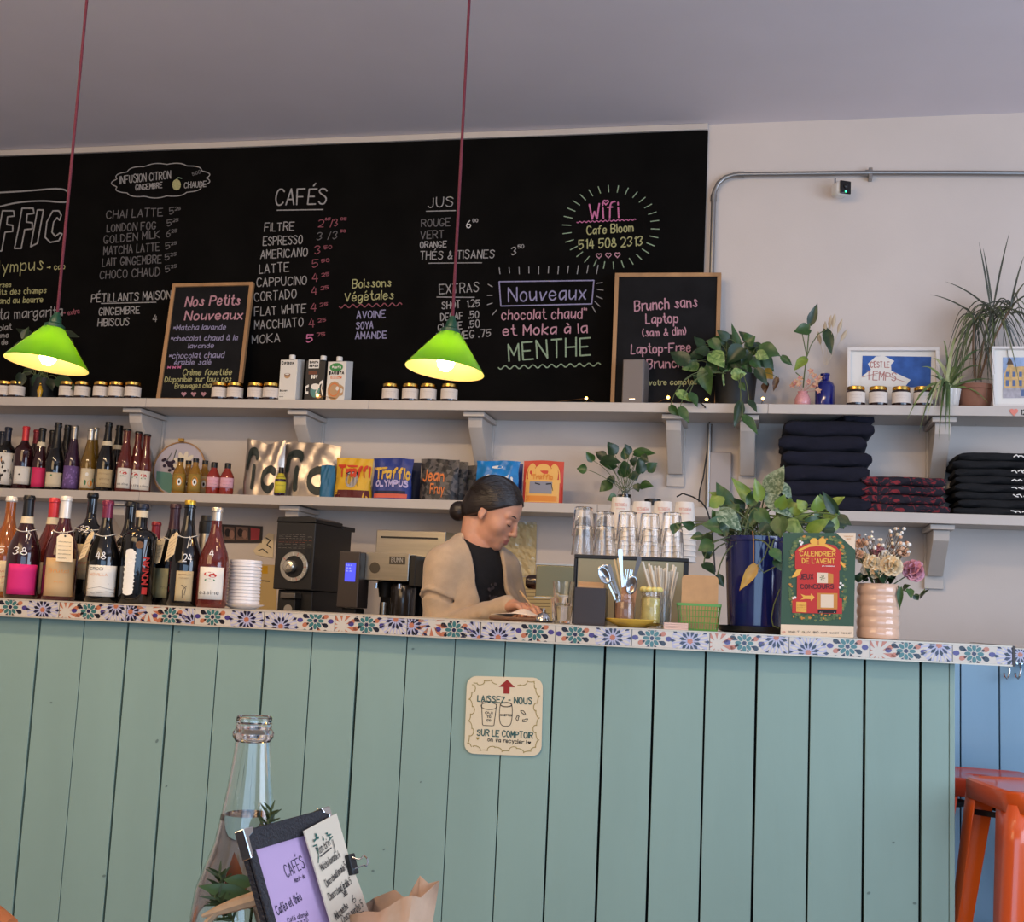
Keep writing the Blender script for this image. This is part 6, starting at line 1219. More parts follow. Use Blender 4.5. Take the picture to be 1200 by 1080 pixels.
for sx in (-.07, .07): p_ = pl(sx, .0, -.004); M().add([p_, pl(sx, .16, -.004), p_+CN*.085+Z*0, p_+CT*.003, pl(sx+.003, .16, -.004), p_+CN*.085+CT*.003], [(0, 1, 2), (5, 4, 3), (0, 3, 4, 1), (1, 4, 5, 2), (2, 5, 3, 0)]).build('easel_flap', kraft, t, world=True, smooth=0)

# black napkin box, plate with jars
b = onC(693, .13); k = mpp(b); w = 36*k; h = Plane(b, CT, Z).hit(694, 689).z-ZC; t = thing('napkin_box', 'dark brown open box of kraft napkins left of the cutlery jar', 'box', b, RZC)
bx = mat('smoked_plastic', (52, 40, 34), .3)
for x0, x1, y0, y1 in ((-w/2, w/2, -.05, -.047), (-w/2, w/2, .047, .05), (-w/2, -w/2+.003, -.047, .047), (w/2-.003, w/2, -.047, .047)): M().box(x0, x1, y0, y1, .004, h).build('box_side', bx, t, smooth=0)
M().box(-w/2, w/2, -.05, .05, 0, .0038).build('box_base', bx, t, smooth=0)
for i in range(6): M().box(-w/2+.006, w/2-.006, -.04+.013*i, -.032+.013*i, .005, h+.006+.005*((i*5) % 3)).build('napkin', kraft, t, smooth=0, bevel=.001)
b = onC(742, .12); k = mpp(b); t = thing('plate', 'shallow yellow plate under the cutlery jar and the straw jar', 'plate', b)
M().lathe([(17*k, 0), (19*k, .003), (30*k, .014), (33*k, .021), (32.4*k, .0225), (29*k, .017), (18*k, .006), (0, .005)], 44).build('plate_body', mat('yellow_glaze', (204, 170, 66), .25, coat=.4, noise=.1, nscale=30), t)
plz = ZC+.0065
def jarpot(name, label, px, ytop, wpx, off, z0, fill, fillh, group=None):
    b = atc(px, 715, off); b.z = z0; k = mpp(b); r = wpx*k/2; h = Plane(b, CT, Z).hit(px, ytop).z-z0; t = thing(name, label, 'jar', b, group=group)
    M().lathe([(r*.9, 0), (r, .006), (r, h*.72), (r*.9, h*.80), (r*.88, h*.84), (r*.94, h*.85), (r*.94, h*.90), (r*.9, h), (r*.85, h), (r*.85, h*.82), (r*.94, h*.7), (r*.94, .008), (0, .006)], 32).build('glass_jar', clear, t)
    if fill: M().lathe([(r*.9, .0085), (r*.9, h*fillh), (r*.3, h*fillh+.004), (0, h*fillh)], 24).build('paper_lining', fill, t)
    return t, b, r, h
napb = mat('brown_napkin', (164, 118, 86), .9, noise=.12, nscale=30)
t, b, r, h = jarpot('cutlery_jar', 'glass jar of spoons and forks wrapped in a brown napkin', 732, 696, 25, .09, plz, napb, .7)
m = M(); m.prism([(-.018, h*.4), (.021, h*.4), (.028, h*1.18), (.012, h*1.30), (-.012, h*1.22)], lambda u, v, w_: Vector((u+.004, -.006-w_+.01*v, v)), -.004, .004); m.build('napkin', napb, t, smooth=0)
sil = mat('cutlery_steel', (196, 192, 188), .18, 1); wst = mat('wood_stick', (206, 176, 128), .7)
def spoon(label, px, py, tilt_px, base, kind, off):
    top = cpl(off).hit(px, py); bot = Vector((base[0], base[1], b.z+.012)); t = thing('spoon' if kind == 'spoon' else ('fork' if kind == 'fork' else 'stir_stick'), label, 'cutlery', bot, group='cutlery in the jar')
    d = top-bot; L = d.length; q = d.to_track_quat('Z', 'Y').to_matrix().to_4x4(); m = M(); n = (EYE-top).normalized(); n = (n-d.normalized()*n.dot(d.normalized())).normalized(); zax = d.normalized(); xax = zax.cross(n); Rm = Matrix((xax, n, zax)).transposed().to_4x4()
    f = lambda u, v, w_: Rm @ Vector((u, w_, v))
    if kind == 'stick': m.prism([(-.0025, 0), (.0025, 0), (.0025, L), (-.0025, L)], f, -.001, .001); m.build('stick', wst, t, smooth=0); return t
    if kind == 'handle': m.prism([(-.0028, 0), (.0028, 0), (.0035, L*.7), (.0062, L*.93), (.005, L*.99), (-.005, L*.99), (-.0062, L*.93), (-.0035, L*.7)], f, -.0012, .0012); m.build('handle', sil, t, smooth=0); return t
    M().prism([(-.003, 0), (.003, 0), (.0022, L-.05), (-.0022, L-.05)], f, -.0012, .0012).build('handle', sil, t, smooth=0)
    if kind == 'spoon':
        vs = []; fs = []; N = 16
        for j in range(5):
            s = 1-j/4
            for i in range(N): a = 2*math.pi*i/N; vs.append(f(.0145*s*math.cos(a), L-.027+.027*s*math.sin(a), .006*s*s-.002))
        for j in range(4):
            for i in range(N): fs.append((j*N+i, j*N+(i+1) % N, (j+1)*N+(i+1) % N, (j+1)*N+i))
        m.add(vs, fs); m.build('bowl', sil, t, recalc=False, solid=.0012)
    else:
        m.prism([(-.003, L-.052), (.003, L-.052), (.010, L-.036), (.010, L-.028), (-.010, L-.028), (-.010, L-.036)], f, -.001, .001)
        for x in (-.0085, -.003, .003, .0085): m.prism([(x-.0016, L-.028), (x+.0016, L-.028), (x+.001, L), (x-.001, L)], f, -.001, .001)
        m.build('tines', sil, t, smooth=0)
    return t
spoon('spoon leaning far left out of the cutlery jar, bowl up', 703, 663, 0, (b.x+.004, b.y), 'spoon', .08)
spoon('spoon beside the leftmost one, in the cutlery jar', 707, 661, 0, (b.x+.008, b.y+.008), 'spoon', .11)
spoon('tall metal handle standing highest out of the cutlery jar', 726.5, 642.5, 0, (b.x+.002, b.y+.012), 'handle', .10)
spoon('fork with tines up at the right of the cutlery jar', 737.5, 667, 0, (b.x-.008, b.y+.006), 'fork', .09)
spoon('small spoon in front at the right of the cutlery jar', 743, 674, 0, (b.x-.004, b.y+.002), 'spoon', .075)
spoon('thin handle standing at the far right of the cutlery jar', 750, 652, 0, (b.x-.006, b.y+.014), 'handle', .13)
spoon('wooden stir stick left of the tall handle in the cutlery jar', 720, 655, 0, (b.x+.006, b.y+.01), 'stick', .11)
spoon('wooden stir stick just right of the other stick in the cutlery jar', 724, 654, 0, (b.x+.010, b.y+.004), 'stick', .12)
spoon('dark thin stick between the spoons and the wooden sticks', 713, 661, 0, (b.x+.010, b.y-.004), 'handle', .10)
yelp = mat('yellow_lace_paper', (222, 206, 128), .85, noise=.15, nscale=60)
t, b, r, h = jarpot('stirrer_jar', 'glass jar lined with scalloped yellow paper, right of the cutlery jar', 762.5, 692, 24, .10, plz, yelp, .78)
m = M()
for j in range(11):
    a = 2*math.pi*j/11; c = Vector((r*.86*math.cos(a), r*.86*math.sin(a), h+.003)); m.ball(c, (.0085, .0085, .0075), 8, 6); 
m.build('scalloped_edge', yelp, t)
t, b, r, h = jarpot('straw_glass', 'tall plain glass holding a fan of white paper straws', 778, 690, 17, .17, ZC+.0005, None, 0)
strw = mat('paper_straw', (226, 214, 194), .8); b_s = b
for i in range(18):
    f_ = i/17; px, py = 753+f_*41, (662 if i % 3 else 658)+2*((i*7) % 4)+f_*2; top = cpl(.15+.03*((i*5) % 4)/3).hit(px, py); bot = Vector((b_s.x+(f_-.5)*r*.9, b_s.y+r*.5*math.sin(i*2.4), ZC+.012))
    t = thing('drinking_straw', f'white paper straw, {ordn(i)} from the left of the fan in the tall glass', 'straw', bot, group='paper straws in the tall glass'); d = top-bot
    M().tube([(0, 0, 0), d], .0033, 10).build('straw', strw, t)
b = onC(793, .045); k = mpp(b); t = thing('card_pad', 'small stack of pale pink cards lying on the counter by the green basket', 'cards', b, RZC)
for i in range(4): M().box(-14*k, 14*k, -.03, .03, .0045*i+.0002, .0045*i+.0042).build('card', mat('pale_pink_card', (222, 190, 176), .8), t, smooth=0, bevel=.0006)
# green basket with kraft cards
b = onC(819, .11); k = mpp(b); t = thing('berry_basket', 'green lattice berry basket holding a brown kraft card', 'basket', b, RZC); grn = mat('green_plastic', (92, 150, 66), .35); hb = Plane(b, CT, Z).hit(819, 709).z-ZC; wt, wb = 25*k, 21.5*k
m = M()
for s in (0, 1, 2, 3):
    R_ = Matrix.Rotation(s*math.pi/2, 4, 'Z')
    for i in range(15): u = -1+2*i/14; m.tube([R_ @ Vector((u*wb, -wb, .002)), R_ @ Vector((u*wt, -wt, hb))], .0012, 5)
    for v in (.02, .28, .52, .76): q_ = wb+(wt-wb)*v; m.tube([R_ @ Vector((-q_, -q_, .002+hb*v)), R_ @ Vector((q_, -q_, .002+hb*v))], .0011, 5)
m.build('lattice', grn, t); m = M()
for s in range(4): R_ = Matrix.Rotation(s*math.pi/2, 4, 'Z'); m.box(-wt-.002, wt+.002, -wt-.002, -wt+.002, hb-.003, hb+.004, T=R_)
m.build('rim', grn, t); M().box(-wb, wb, -wb, wb, .0, .002).build('basket_floor', grn, t, smooth=0)
hk = Plane(b, CT, Z).hit(819, 674).z-ZC
for i in range(5): M().prism(rrect(-20.5*k, 22*k-.001*i, .004, hk-.003*i, .012), lambda u, v, w_, i=i: Vector((u, -.012+.012*i+.06*v-w_, v)), -.001, .001).build('kraft_card', kraft, t, smooth=0)
# tumblers on the counter by the person, tray, saucer of lids
def tumbler(m, r0, r1, h, nf=10):
    fn = lambda r, z, a: r*(1+(.018*math.cos(nf*a) if z < h*.8 else 0))
    m.lathe([(r0*.85, 0), (r0, .002), (r0+(r1-r0)*.72, h*.72), (r1, h), (r1-.0022, h), (r0+(r1-r0)*.72-.003, h*.72), (r0-.003, .009), (0, .008)], 40, fn=fn)
    return m
b = onC(659, .20); k = mpp(b); t = thing('drinking_glass', 'faceted drinking glass standing on the counter left of the dark napkin box', 'glass', b, group='water glasses beside the person'); hh = Plane(b, CT, Z).hit(659, 682).z-ZC
tumbler(M(), 10.5*k, 13*k, hh*.62).build('glass_body', clear, t)
t = thing('drinking_glass', 'second glass stacked inside the one left of the dark napkin box', 'glass', b+Vector((.002, .0, hh*.42)), group='water glasses beside the person'); tumbler(M(), 10.2*k, 13*k, hh*.60).build('glass_body', clear, t)
b = atc(637, 720, .30); b.z = ZC; k = mpp(b); t = thing('bell', 'small steel counter bell between the note and the glass', 'bell', b)
M().lathe([(11*k, 0), (11*k, .004), (9*k, .006)], 28).build('bell_base', blackp, t); M().lathe([(9*k, .0062), (8.6*k, .014), (6*k, .024), (2*k, .029), (0, .03)], 28).build('dome', chrome, t); M().lathe([(1.2*k, .029), (1.2*k, .036), (2*k, .038), (1.4*k, .041), (0, .042)], 14).build('button', chrome, t)
# stack of white lids on a saucer
b = onC(285, .14); k = mpp(b); t = thing('saucer', 'white saucer under the stack of white lids beside the rosé bottle', 'saucer', b)
whg = mat('white_porcelain', (226, 218, 212), .25, coat=.3)
M().lathe([(14*k, 0), (15*k, .002), (24*k, .011), (25*k, .0135), (23*k, .0125), (14*k, .005), (0, .005)], 40).build('saucer_body', whg, t)
H = Plane(b, CT, Z).hit(286, 656).z-ZC-.0065; n = 14; st_ = H/n; lid = None
for i in range(n):
    loc = b+Vector((0, 0, .0062+st_*i)); lb = f'white plastic cup lid, {"lowest" if i == 0 else ("topmost" if i == n-1 else ordn(i)+" from the bottom")} of the stack on the saucer'
    if lid is None:
        lid = thing('cup_lid', lb, 'lid', loc, group='white lids stacked on the saucer'); r = 19*k; M().lathe([(r*.96, 0), (r, .001), (r, st_*.55), (r*.955, st_*.7), (r*.955, st_*.97), (r*.8, st_*.98), (0, st_*.98)], 36).build('lid_body', whg, lid)
    else: clone(lid, loc, lb)

# ------------------------------------------------------------------ espresso machine with cups and glasses on top
zt = atc(738, 651.5, .50).z; s0_, s1_ = cs(671.5, 690, .50), cs(806, 700, .50)
cn = (s0_+s1_)/2; base = C3(cn, .68, ZWB+.001); wM = s1_-s0_; hM = zt-base.z; t = thing('espresso_machine', 'espresso machine with a beige back panel in a black frame, glasses stacked on top', 'coffee machine', base, RZC)
frm = mat('machine_black', (24, 22, 22), .35); pan = mat('machine_panel', (150, 136, 104), .3, .55)
D0 = -.18; f = .012
M().box(-wM/2+f, wM/2-f, D0+.004, D0+.02, .05, hM-f).build('back_panel', pan, t, smooth=0)
for x0, x1, z0, z1 in ((-wM/2, wM/2, hM-f, hM), (-wM/2, -wM/2+f*.7, .05, hM-f-.0003), (wM/2-f*1.3, wM/2, .05, hM-f-.0003)): M().box(x0, x1, D0, D0+.03, z0, z1).build('frame_bar', frm, t, smooth=0, bevel=.002)
M().box(-wM/2, wM/2, D0+.031, .20, hM-.02, hM-.001).build('cup_tray', steel, t, smooth=0, bevel=.002); M().box(-wM/2+.005, wM/2-.005, D0+.021, .19, .05, hM-.0205).build('machine_body', mat('machine_grey', (92, 92, 100), .35, .5), t, smooth=0, bevel=.004)
for sx in (-1, 1):
    for yy in (D0+.05, .15): M().lathe([(.018, 0), (.018, .03), (.012, .049)], 16, c=(sx*(wM/2-.05), yy, 0)).build('foot', frm, t)
cx = cs(648, 680, .56)-cn; zz = Plane(C3(0, .56, 0), CT, Z); u0, u1 = cs(628, 680, .56)-cn, -wM/2-.002; z0, z1 = atc(645, 700, .56).z-base.z, atc(645, 662, .56).z-base.z
M().box(u0, u1, -.122, -.02, z0, z1).build('side_panel', mat('machine_glass_side', (140, 132, 100), .18, .6), t, smooth=0, bevel=.003)
for z_ in (z0-.003, z1): M().box(u0-.003, u1, -.124, -.018, z_, z_+.004).build('side_trim', steel, t, smooth=0)
ph = cs(613, 680, .56)-cn; zh = atc(620, 681, .56).z-base.z
M().lathe([(0, 0), (.016, .003), (.0225, .012), (.0235, .035), (.021, .055), (.017, .06)], 24, T=Matrix.Translation((ph, -.07, zh)) @ Matrix.Rotation(math.pi/2, 4, 'Y')).build('portafilter_handle', mat('handle_bakelite', (34, 20, 16), .15, coat=.5), t)
gl0 = None; gi = 0
GX = ((683.5, 594, 682.5, .04), (708.5, 599.5, 708.5, .0), (735.5, 599.5, 735.5, .0), (761.5, 601.5, 762, .0), (787, 600.5, 788, .0))
zg = zt+.0008
for i, (xu, yt, xl, tl) in enumerate(GX):
    bl_ = atc(xl, 652, .57); k = mpp(bl_); topz = cpl(.57).hit(xu, yt).z; h = .092; stp = topz-zg-h
    for lev in (0, 1):
        pos_ = Vector((bl_.x, bl_.y, zg)) if lev == 0 else Vector((atc(xu, 610, .57).x, atc(xu, 610, .57).y, zg+stp))
        lb = f'upside-down faceted glass, {"lower" if lev == 0 else "upper"} one of the {ordn(i)} pair from the left on the espresso machine'
        if gl0 is None:
            gl0 = thing('tumbler', lb, 'glass', pos_, group='upside-down glasses on the espresso machine'); m = tumbler(M(), 10.6*k, 13.4*k, h); m.v = [(x, y, h-z) for x, y, z in m.v]; m.build('glass_body', clear, gl0)
        else: clone(gl0, pos_, lb)
        if lev == 1 and i == 0: bpy.data.objects[-1] if False else None
# paper cup stacks
pc_w = mat('paper_cup', (226, 218, 208), .7); pk = mat('cup_print', (214, 130, 110), .7); cup0 = None
for i, (x, yt, n) in enumerate(((726, 583, 7), (751, 588, 6), (776, 588, 6), (801, 588.5, 6))):
    bb_ = atc(x, 640, .80); bb_.z = zg; topz = cpl(.80).hit(x, yt).z; h = .108; stp = max(.006, (topz-zg-h)/(n-1))
    for j in range(n):
        lb = f'upside-down white paper cup, {"topmost" if j == n-1 else ("lowest" if j == 0 else ordn(j)+" from bottom")} of the {ordn(i)} stack behind the glasses'
        lo = bb_+Vector((0, 0, stp*j))
        if cup0 is None:
            k = mpp(bb_); cup0 = thing('paper_cup', lb, 'cup', lo, group='paper cups stacked on the espresso machine'); r0, r1 = .0415, .030
            M().lathe([(r0, 0), (r0+.002, .002), (r0+.001, .004), (r0-.001, .0045), (r1, h-.003), (r1-.001, h), (r1-.002, h-.004), (0, h-.004)], 36).build('cup_wall', pc_w, cup0)
            m = M(); ff = lambda u, v, w_: Vector(((r1+(r0-r1)*(1-v/h)+.0006)*math.cos(-math.pi/2+u/.036), (r1+(r0-r1)*(1-v/h)+.0006)*math.sin(-math.pi/2+u/.036), v)); write(m, 'TESOEH', (-.018, h*.72), (.026, h*.72), .009, .0014, ff); write(m, 'mnm', (-.01, h*.62), (.02, h*.62), .005, .001, ff); m.build('cup_print', pk, cup0, recalc=False, smooth=0)
        else: clone(cup0, lo, lb)

# ------------------------------------------------------------------ grinder and brewer on the back bench
def zz_(x, y, Y): return at(x, y, Y).z
YG = 4.42; b = at(345, 650, YG); b.z = ZBB+.0008; t = thing('coffee_grinder', 'tall black coffee grinder with a round silver dial, behind the counter', 'grinder', b, math.radians(-5))
k = mpp(b); w = 25.5*k; zt_ = zz_(345, 606, YG)-b.z; zf = zz_(345, 612, YG)-b.z; zb1 = zz_(345, 691, YG)-b.z; gb = mat('grinder_black', (30, 29, 29), .42); D = .34
M().box(-w, w, 0, D, zb1, zf).build('body', gb, t, smooth=0, bevel=.004)
M().prism([(-w*1.02, zf+.001), (w*1.02, zf+.001), (w*1.02, zf+.016), (w*.6, zf+.026), (-w*.95, zf+.02)], lambda u, v, w_: Vector((u, w_, v)), -.004, D*.72).build('hopper_lid', gb, t, smooth=0, bevel=.003)
M().box(-w*.98, w*1.02, D*.72+.002, D+.03, zf-.01, zf+.008).build('rear_lid', gb, t, smooth=0, bevel=.003)
M().box(-w*.9, w*.9, .03, D, .02, zb1-.0006).build('lower_body', gb, t, smooth=0, bevel=.004); M().box(-w, w, -.02, D+.01, 0, .0195).build('base', gb, t, smooth=0, bevel=.003)
c = at(348, 664, YG); dz = c.z-b.z; T_ = Matrix.Translation((.004, -.0005, dz)) @ Matrix.Rotation(math.pi/2, 4, 'X'); R_ = 18*k
M().lathe([(R_, 0), (R_, .006), (R_*.96, .008), (R_*.72, .008)], 40, T=T_, cap=False).build('dial_ring', mat('dial_silver', (186, 180, 166), .3, .7), t); M().lathe([(R_*.97, .001), (R_*.97, .0075), (0, .0075)], 40, T=T_, cap=False).build('dial_face', blackp, t)
M().lathe([(R_*.42, .008), (R_*.40, .03), (R_*.3, .034), (R_*.12, .034), (R_*.1, .03), (0, .03)], 32, T=T_ @ Matrix.Translation((-R_*.22, 0, 0))).build('dial_knob', mat('knob_silver', (205, 196, 178), .25, .8), t)
m = M(); df = lambda u, v, w_: T_ @ Vector((u, v, .0085+w_))
for a in range(-4, 8): aa = a*.42; m.stroke([(R_*.74*math.cos(aa), R_*.74*math.sin(aa)), (R_*.93*math.cos(aa), R_*.93*math.sin(aa))], .0022, df, 0, a % 3 == 0)
m.build('dial_marks', [whitep, mat('dial_red', (190, 60, 40), .6)], t, recalc=False, smooth=0)
m = M(); gf = lambda u, v, w_: Vector((u*w, -.0003-w_, v))
for i in range(8): write(m, ('mnmnnmnm', 'nmnmn', 'mnmnmnmn', 'nmnmnmn')[i % 4], (-.85, zf-.050-.0075*i), (.5+.35*((i*3) % 2), zf-.050-.0075*i), .0042, .0011, lambda u, v, w_: gf(u, v, w_), (1 if i in (3, 4) else 0), jit=.02)
m.v = m.v; m.build('front_print', [mat('grey_print', (140, 132, 124), .7), mat('rust_print', (150, 84, 60), .7)], t, recalc=False, smooth=0)
M().box(w*.55, w*.85, -.004, .0, dz+.02, dz+.075).build('switch', blackp, t, smooth=0, bevel=.001)
M().box(-.035, .03, -.03, .028, zb1-.035, zb1-.012).build('spout', mat('spout_steel', (120, 114, 106), .3, .8), t, smooth=0, bevel=.004); M().box(-.033, .028, -.02, .028, zb1-.11, zb1-.036).build('bag_clamp', gb, t, smooth=0, bevel=.004)
m = M(); m.flat(ell(0, zb1-.075, .018, .018, 14), lambda u, v, w_: Vector((u-.002, -.0202-w_, v)), .0004, 0); m.build('sticker', [mat('sticker_grey', (150, 144, 136), .6)], t, recalc=False, smooth=0)
YBW = 4.40; b = at(466, 650, YBW); b.z = ZBB+.0008; k = mpp(b); t = thing('coffee_brewer', 'stainless steel batch coffee brewer between the grinder and the person', 'coffee machine', b, math.radians(-4))
X_ = lambda px: (px-466)*k; Zb = lambda py: zz_(466, py, YBW)-b.z
Zc = lambda py: zz_(466, py, YBW+.14)-b.z
M().box(X_(421)*1.03, X_(509)*1.03, .14, .40, Zc(656), Zc(621)).build('rear_hood', steel, t, smooth=0, bevel=.003)
M().box(X_(426), X_(500), .136, .1395, Zc(630.5), Zc(628.5)).build('hood_slot', blackp, t, smooth=0)
M().box(X_(425), X_(481), .0, .139, Zb(681), Zb(648)).build('brew_head', steel, t, smooth=0, bevel=.003); M().box(X_(481)+.001, X_(489), .005, .30, Zb(686), Zb(650)).build('head_side', blackp, t, smooth=0, bevel=.003)
p_ = Matrix.Translation((X_(438), -.0004, Zb(666))) @ Matrix.Rotation(math.pi/2, 4, 'X'); M().lathe([(6.6*k, 0), (6.6*k, .002), (0, .002)], 28, T=p_).build('round_badge', mat('badge_dark', (84, 78, 68), .4, .5), t)
m = M(); m.box(X_(456), X_(476), -.003, -.0005, Zb(661), Zb(652)); m.build('name_plate', mat('badge_dark', (84, 78, 68), .4, .5), t, smooth=0, bevel=.001); m = M(); write(m, 'BUNN', (X_(459), Zb(658.5)), (X_(473), Zb(658.5)), 5*k, .0013, lambda u, v, w_: Vector((u, -.0032-w_, v)), 0, jit=0); m.build('name_print', whitep, t, recalc=False, smooth=0)
M().box(X_(427), X_(500), .16, .38, .03, Zc(656)-.001).build('tower', blackp, t, smooth=0, bevel=.004); M().box(X_(424), X_(502), -.04, .40, 0, .0295).build('base', blackp, t, smooth=0, bevel=.004)
M().lathe([(7*k, Zb(700)), (9*k, Zb(686)), (10*k, Zb(682)), (9*k, Zb(681.5))], 24, c=(X_(444), .07, 0)).build('funnel', blackp, t)
M().lathe([(14*k, .032), (15*k, .05), (15.5*k, Zb(706)), (16*k, Zb(688)), (14*k, Zb(684)), (0, Zb(684))], 32, c=(X_(468), .07, 0)).build('brew_basket', mat('smoked_black', (40, 36, 34), .2, coat=.3), t)
M().lathe([(5*k, .03), (5*k, Zb(706))], 16, c=(X_(446), .05, 0)).build('dispenser', steel, t); M().tube([(X_(440), .01, Zb(684)), (X_(440), .01, Zb(690))], 2.2*k, 12).build('nozzle', chrome, t); M().tube([(X_(472), -.012, Zb(684)), (X_(472), -.012, Zb(690))], 2.6*k, 12).build('nozzle', chrome, t)
b2 = at(408, 680, YBW-.04); b2.z = ZBB+.0008; k = mpp(b2); t = thing('water_dispenser', 'slim grey control tower with a lit blue screen beside the grinder', 'machine', b2, math.radians(-5)); zt_ = zz_(408, 646, YBW-.04)-b2.z; z0 = zz_(408, 712, YBW-.04)-b2.z
M().box(-13.5*k, 13.5*k, 0, .10, z0, zt_).build('control_head', mat('tower_grey', (74, 66, 62), .4, .3), t, smooth=0, bevel=.004)
M().box(-9*k, 9*k, .02, .10, .02, z0-.001).build('column', blackp, t, smooth=0, bevel=.003); M().box(-12*k, 12*k, -.06, .11, 0, .0195).build('base', steel, t, smooth=0, bevel=.003)
zs1, zs0 = zz_(408, 659, YBW-.04)-b2.z, zz_(408, 681, YBW-.04)-b2.z; scr = mat('blue_screen', (60, 66, 200), .3, emit=(84, 90, 235), estr=.9)
M().box(-4.5*k, 9*k, -.0015, -.0002, zs0, zs1).build('screen', scr, t, smooth=0)
m = M(); 
for i in range(3): write(m, '88:88'[:4-i], (-3.2*k, zs1-.012-.011*i), (4*k, zs1-.012-.011*i), .005, .0008, lambda u, v, w_: Vector((u, -.0016-w_, v)), 0)
m.build('screen_digits', mat('screen_digit', (150, 156, 240), .4, emit=(150, 160, 255), estr=1.0), t, recalc=False, smooth=0); M().tube([(-14*k, .05, z0+.09), (-17*k, .05, z0+.07), (-17*k, .05, z0+.05), (-14*k, .05, z0+.035)], .003, 8).build('handle', blackp, t)

# papers and photos on the wall behind
def wallsheet(name, label, cat, pts, mt, w=.002, extra=None, group=None):
    pl = Plane((0, YW-.002, 0), X, Z); c = pl.hit(*pts[0]); t = thing(name, label, cat, c, group=group); M().prism([pl.pix(*p) for p in pts], pl, 0, w).build('sheet', mt, t, world=True, smooth=0)
    if extra:
        m = M(); ms = extra(m, pl, w+.0004); m.build('print', ms, t, world=True, smooth=0, recalc=False)
    return t
def photostrip(m, pl, w):
    for x0, x1 in ((263, 275), (277, 291)): m.flat([pl.pix(*p) for p in ((x0, 617), (x1, 618), (x1, 633), (x0, 632))], pl, w, 0); m.flat([pl.pix(*p) for p in ell((x0+x1)/2-2, 624, 3.4, 5, 10)], pl, w+.0005, 1); m.flat([pl.pix(*p) for p in ell((x0+x1)/2+3, 626, 3, 5, 10)], pl, w+.0007, 2)
    m.flat([pl.pix(*p) for p in ((294, 618), (305, 620), (304, 632), (294, 633))], pl, w, 3)
    return [mat('photo_sepia', (124, 92, 76), .6), mat('photo_dark', (40, 26, 24), .6), mat('photo_skin', (176, 128, 104), .6), mat('photo_red', (176, 60, 66), .6)]
wallsheet('photo_strip', 'dark strip of small photographs on the wall behind the rosé bottle', 'photo', [(259, 614), (308, 616.5), (307, 636), (258, 636)], mat('photo_border', (38, 26, 26), .4), extra=photostrip)
wallsheet('wall_note', 'pale note with a doodle pinned left of the coffee grinder', 'paper', [(297, 645), (315, 624), (321, 626), (320, 654), (300, 650)], creamp, extra=lambda m, pl, w: (pline(m, pl, [(312, 630), (317, 633), (313, 638), (318, 642)], 1.4, 0, w), pline(m, pl, [(303, 645), (308, 643), (314, 648)], 1.2, 0, w), [inkm])[-1])
wallsheet('wall_note', 'beige sheet with a yellow block low on the wall left of the grinder', 'paper', [(303, 661), (324, 662), (324, 722), (303, 722)], mat('beige_card', (190, 164, 112), .7), extra=lambda m, pl, w: (m.flat([pl.pix(*p) for p in ((304, 663), (314, 663), (314, 672), (304, 672))], pl, w, 0), pline(m, pl, [(304, 680), (316, 681)], 1.5, 1, w), [mat('sticker_yellow', (196, 150, 20), .7), inkm])[-1])
# creased clear plastic sleeve of papers
pl = Plane((0, YW-.004, 0), X, Z); c = pl.hit(600, 640); t = thing('plastic_sleeve', 'creased clear plastic sleeve of beige papers on the wall beside the person', 'papers', c)
M().prism([pl.pix(*p) for p in ((570, 612), (629, 614), (628, 674), (566, 676))], pl, 0, .0015).build('paper_sheet', mat('aged_paper', (196, 174, 124), .7), t, world=True, smooth=0)
vs = []; fs = []; r = random.Random(3); nx, ny = 16, 16
for j in range(ny+1):
    for i in range(nx+1): u, v = pl.pix(567+63*i/nx-.2*j, 611.5+64*j/ny); vs.append(pl(u, v, .010+.009*abs(math.sin(i*.9+j*.55+1.5*math.sin(j*.7)))+.004*r.random()))
for j in range(ny):
    for i in range(nx): a = j*(nx+1)+i; fs.append((a, a+1, a+nx+2, a+nx+1))
sl = mat('clear_plastic', (224, 206, 160), .12, alpha=.5, coat=.8); M().add(vs, fs).build('plastic_cover', sl, t, world=True, recalc=False, smooth=0)
m = M()
for i in range(9): pline(m, pl, [(590, 622+5*i), (590+22+8*((i*5) % 3), 622.5+5*i)], 1.0, 0, .0022)
m.build('print', mat('faded_print', (120, 100, 70), .8), t, world=True, smooth=0, recalc=False)
wallsheet('wall_notice', 'small printed notices on the wall low beside the portafilter handle', 'paper', [(592, 676), (648, 676), (648, 735), (592, 735)], mat('notice_beige', (188, 164, 112), .7), extra=lambda m, pl, w: ([pline(m, pl, [(607, 690+4*i), (645, 690.5+4*i)], 1.0, 0, w) for i in range(9)], pline(m, pl, [(605.5, 677), (605.5, 712)], .8, 1, w), [mat('faded_print', (120, 100, 70), .8), inkm])[-1])

